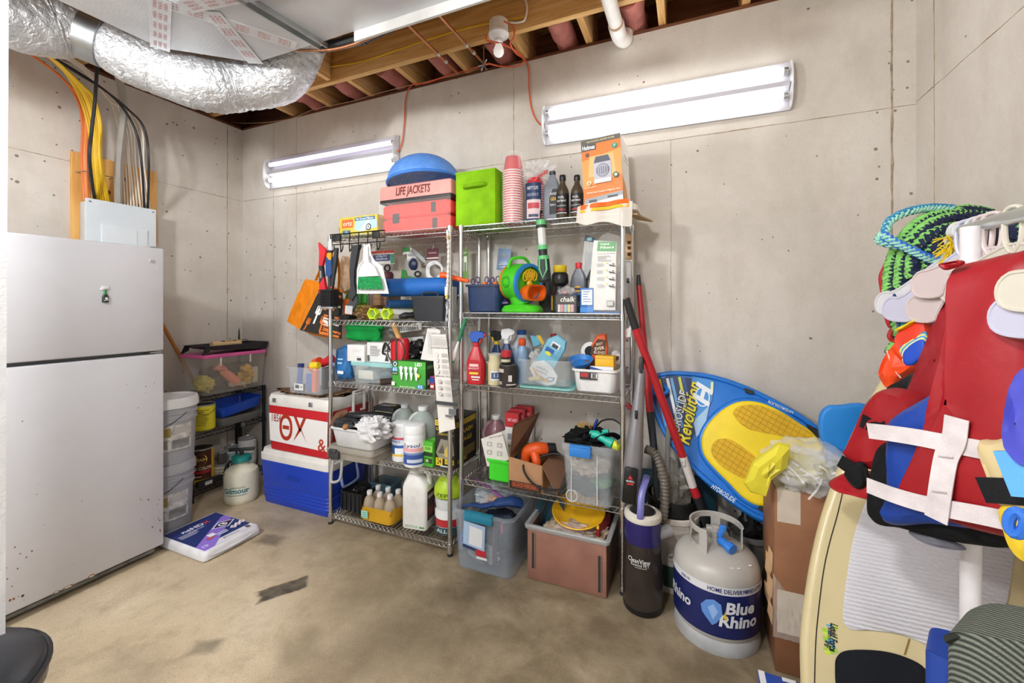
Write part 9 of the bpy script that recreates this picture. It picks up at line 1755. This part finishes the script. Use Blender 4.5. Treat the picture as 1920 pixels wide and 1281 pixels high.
loops=[[(1668,560,1.62),(1672,500,1.62),(1690,455,1.60),(1730,415,1.60),(1785,402,1.62),(1850,408,1.66),(1905,430,1.68)],
    [(1690,540,1.58),(1694,490,1.58),(1712,450,1.57),(1750,420,1.58),(1800,408,1.62),(1850,415,1.66)],
    [(1712,520,1.55),(1716,480,1.55),(1735,450,1.55),(1768,432,1.57),(1815,428,1.6)],
    [(1700,470,1.62),(1722,436,1.62),(1760,410,1.62),(1810,396,1.64),(1862,405,1.68)],
    [(1742,500,1.54),(1748,472,1.54),(1765,455,1.55),(1788,448,1.57),(1810,455,1.6)],
    [(1682,570,1.60),(1683,600,1.60),(1690,630,1.59),(1700,645,1.58)],[(1690,600,1.62),(1684,640,1.61),(1672,664,1.60)],
    [(1888,420,1.36),(1905,425,1.34),(1915,450,1.33),(1918,480,1.33)]]
for k,L in enumerate(loops):
    b=B();rope(b,rp(L),.0215,GRN,NAV);part(t,'rope_strand',b)
t=thing('blue_rope','blue and aqua rope tied round the green rope bundle','rope')
for L,c in (([(1658,440,1.56),(1668,415,1.57),(1700,398,1.58),(1745,390,1.60),(1790,392,1.62)],TEA),([(1655,440,1.55),(1680,455,1.52),(1710,470,1.51),(1740,484,1.51),(1765,492,1.52)],BLR),([(1656,438,1.55),(1650,452,1.56),(1690,462,1.53)],TEA)):
    b=B();rope(b,rp(L),.0135,c,C('#9fd6c0',.7));part(t,'rope_strand',b)
b=B(C('#b01c24',.6));b.tube(spl(rp([(1676,468,1.66),(1660,500,1.66),(1652,520,1.66),(1655,545,1.66),(1662,590,1.64),(1668,610,1.62),(1675,614,1.6),(1668,630,1.6),(1676,640,1.6),(1690,642,1.58)]),6),.0075,n=8);one('red_rope','thin red rope hanging at the left of the green rope bundle','rope',b)
b=B(C('#e2c21e',.8));r=random.Random(3);c=onY(1782,455,1.50)
for k in range(46):
    a,e=r.uniform(0,2*pi),r.uniform(.02,.05);b.tube(spl([c+Vector((r.uniform(-.008,.008),0,.02-.0012*k)),c+Vector((.5*e*cos(a),-.012,.02-.0012*k+.4*e*sin(a))),c+Vector((e*cos(a),-.01,.02-.0012*k+e*sin(a)*.9-.008))],3),.0016,n=4)
one('frayed_rope_end','yellow frayed rope end at the far end of the rail','rope',b)
b=B(C('#1d1e22',.6));b.blob(tuple(onY(1850,440,1.62)),(.075,.04,.05),amp=.15,seed=221,p=.6);one('black_bag_on_rail','black bag hanging behind the rail and hangers','bag',b,sharp=40)
b=B(C('#c3c9b4',.4));b.cyl(onY(1778,452,1.60),onY(1812,444,1.56),.016,n=16);one('pale_tube','short pale greenish tube end beside the yellow frayed rope','tube',b)
# ---- bags in the lower right corner
q=N('striped_mesh_fabric');wv=q.n('ShaderNodeTexWave',wave_type='BANDS',bands_direction='DIAGONAL');wv.inputs['Scale'].default_value=60;wv.inputs['Distortion'].default_value=.4;q.l(q.tc(),wv.inputs['Vector']);q.col(q.mix(wv.outputs['Fac'],'#2c312c','#7d857a'));q.set(Roughness=.9);q.bump(q.math('ADD',wv.outputs['Fac'],q.noise(300,2)),.6,.004)
pm=Plane((.50,.96),(.8,-.6));b=B(q.m)
def pouch(b,pl,pts,depth,m=None,nz=.006,seed=0):
    "standing bag: outline extruded to the floor, slightly bulged"
    top=[pl.at(*p) for p in pts];S_=[(p.x,p.y) for p in spl([(x,z,0) for x,z in top],4)];rows=[]
    for j,o in enumerate((.02,0,-.3,-.6,-.85,-1.0)):pass
    n=len(S_);vs=[];K=10
    for i,(x,z) in enumerate(S_):
        for k in range(K+1):
            zz=z*(1-k/K);vs.append(pl.w(x,zz,depth*.5*sin(pi*i/(n-1))**.5+nz*noise.noise(Vector((x*12,zz*7,seed)))))
    fs=[(i*(K+1)+k,(i+1)*(K+1)+k,(i+1)*(K+1)+k+1,i*(K+1)+k+1) for i in range(n-1) for k in range(K)];b.add(vs,fs,m)
    vs=[pl.w(x,z*(1-k),-depth*.5*sin(pi*i/(n-1))**.5) for i,(x,z) in enumerate(S_) for k in (0,1)];fs=[(2*i,2*i+1,2*i+3,2*i+2) for i in range(n-1)];b.add(vs,fs,m)
    vs=[pl.w(x,z,s*depth*.5*sin(pi*i/(n-1))**.5) for i,(x,z) in enumerate(S_) for s in (1,-1)];b.add(vs,[(2*i,2*i+2,2*i+3,2*i+1) for i in range(n-1)],m);return b
pouch(b,pm,[(1790,1190),(1796,1168),(1830,1158),(1870,1162),(1930,1172),(1990,1190),(2010,1220)],.14,seed=2);b.tube(spl([pm.w(*pm.at(x,y),.05) for x,y in ((1794,1178),(1825,1168),(1868,1172),(1930,1182))],6),.012,C('#20241f',.8),n=8,flat=.5)
one('mesh_bag','grey-green striped mesh bag standing in the lower right corner','bag',b,sharp=60)
pb=Plane((.43,1.08),(.9,-.44));b=B(C('#1b3f96',.5,bump=.3,bs=40));pouch(b,pb,[(1738,1216),(1741,1198),(1765,1204),(1790,1214),(1812,1232),(1830,1260)],.10,seed=5);one('blue_bag','royal blue bag standing between the cream board and the mesh bag','bag',b,sharp=60)
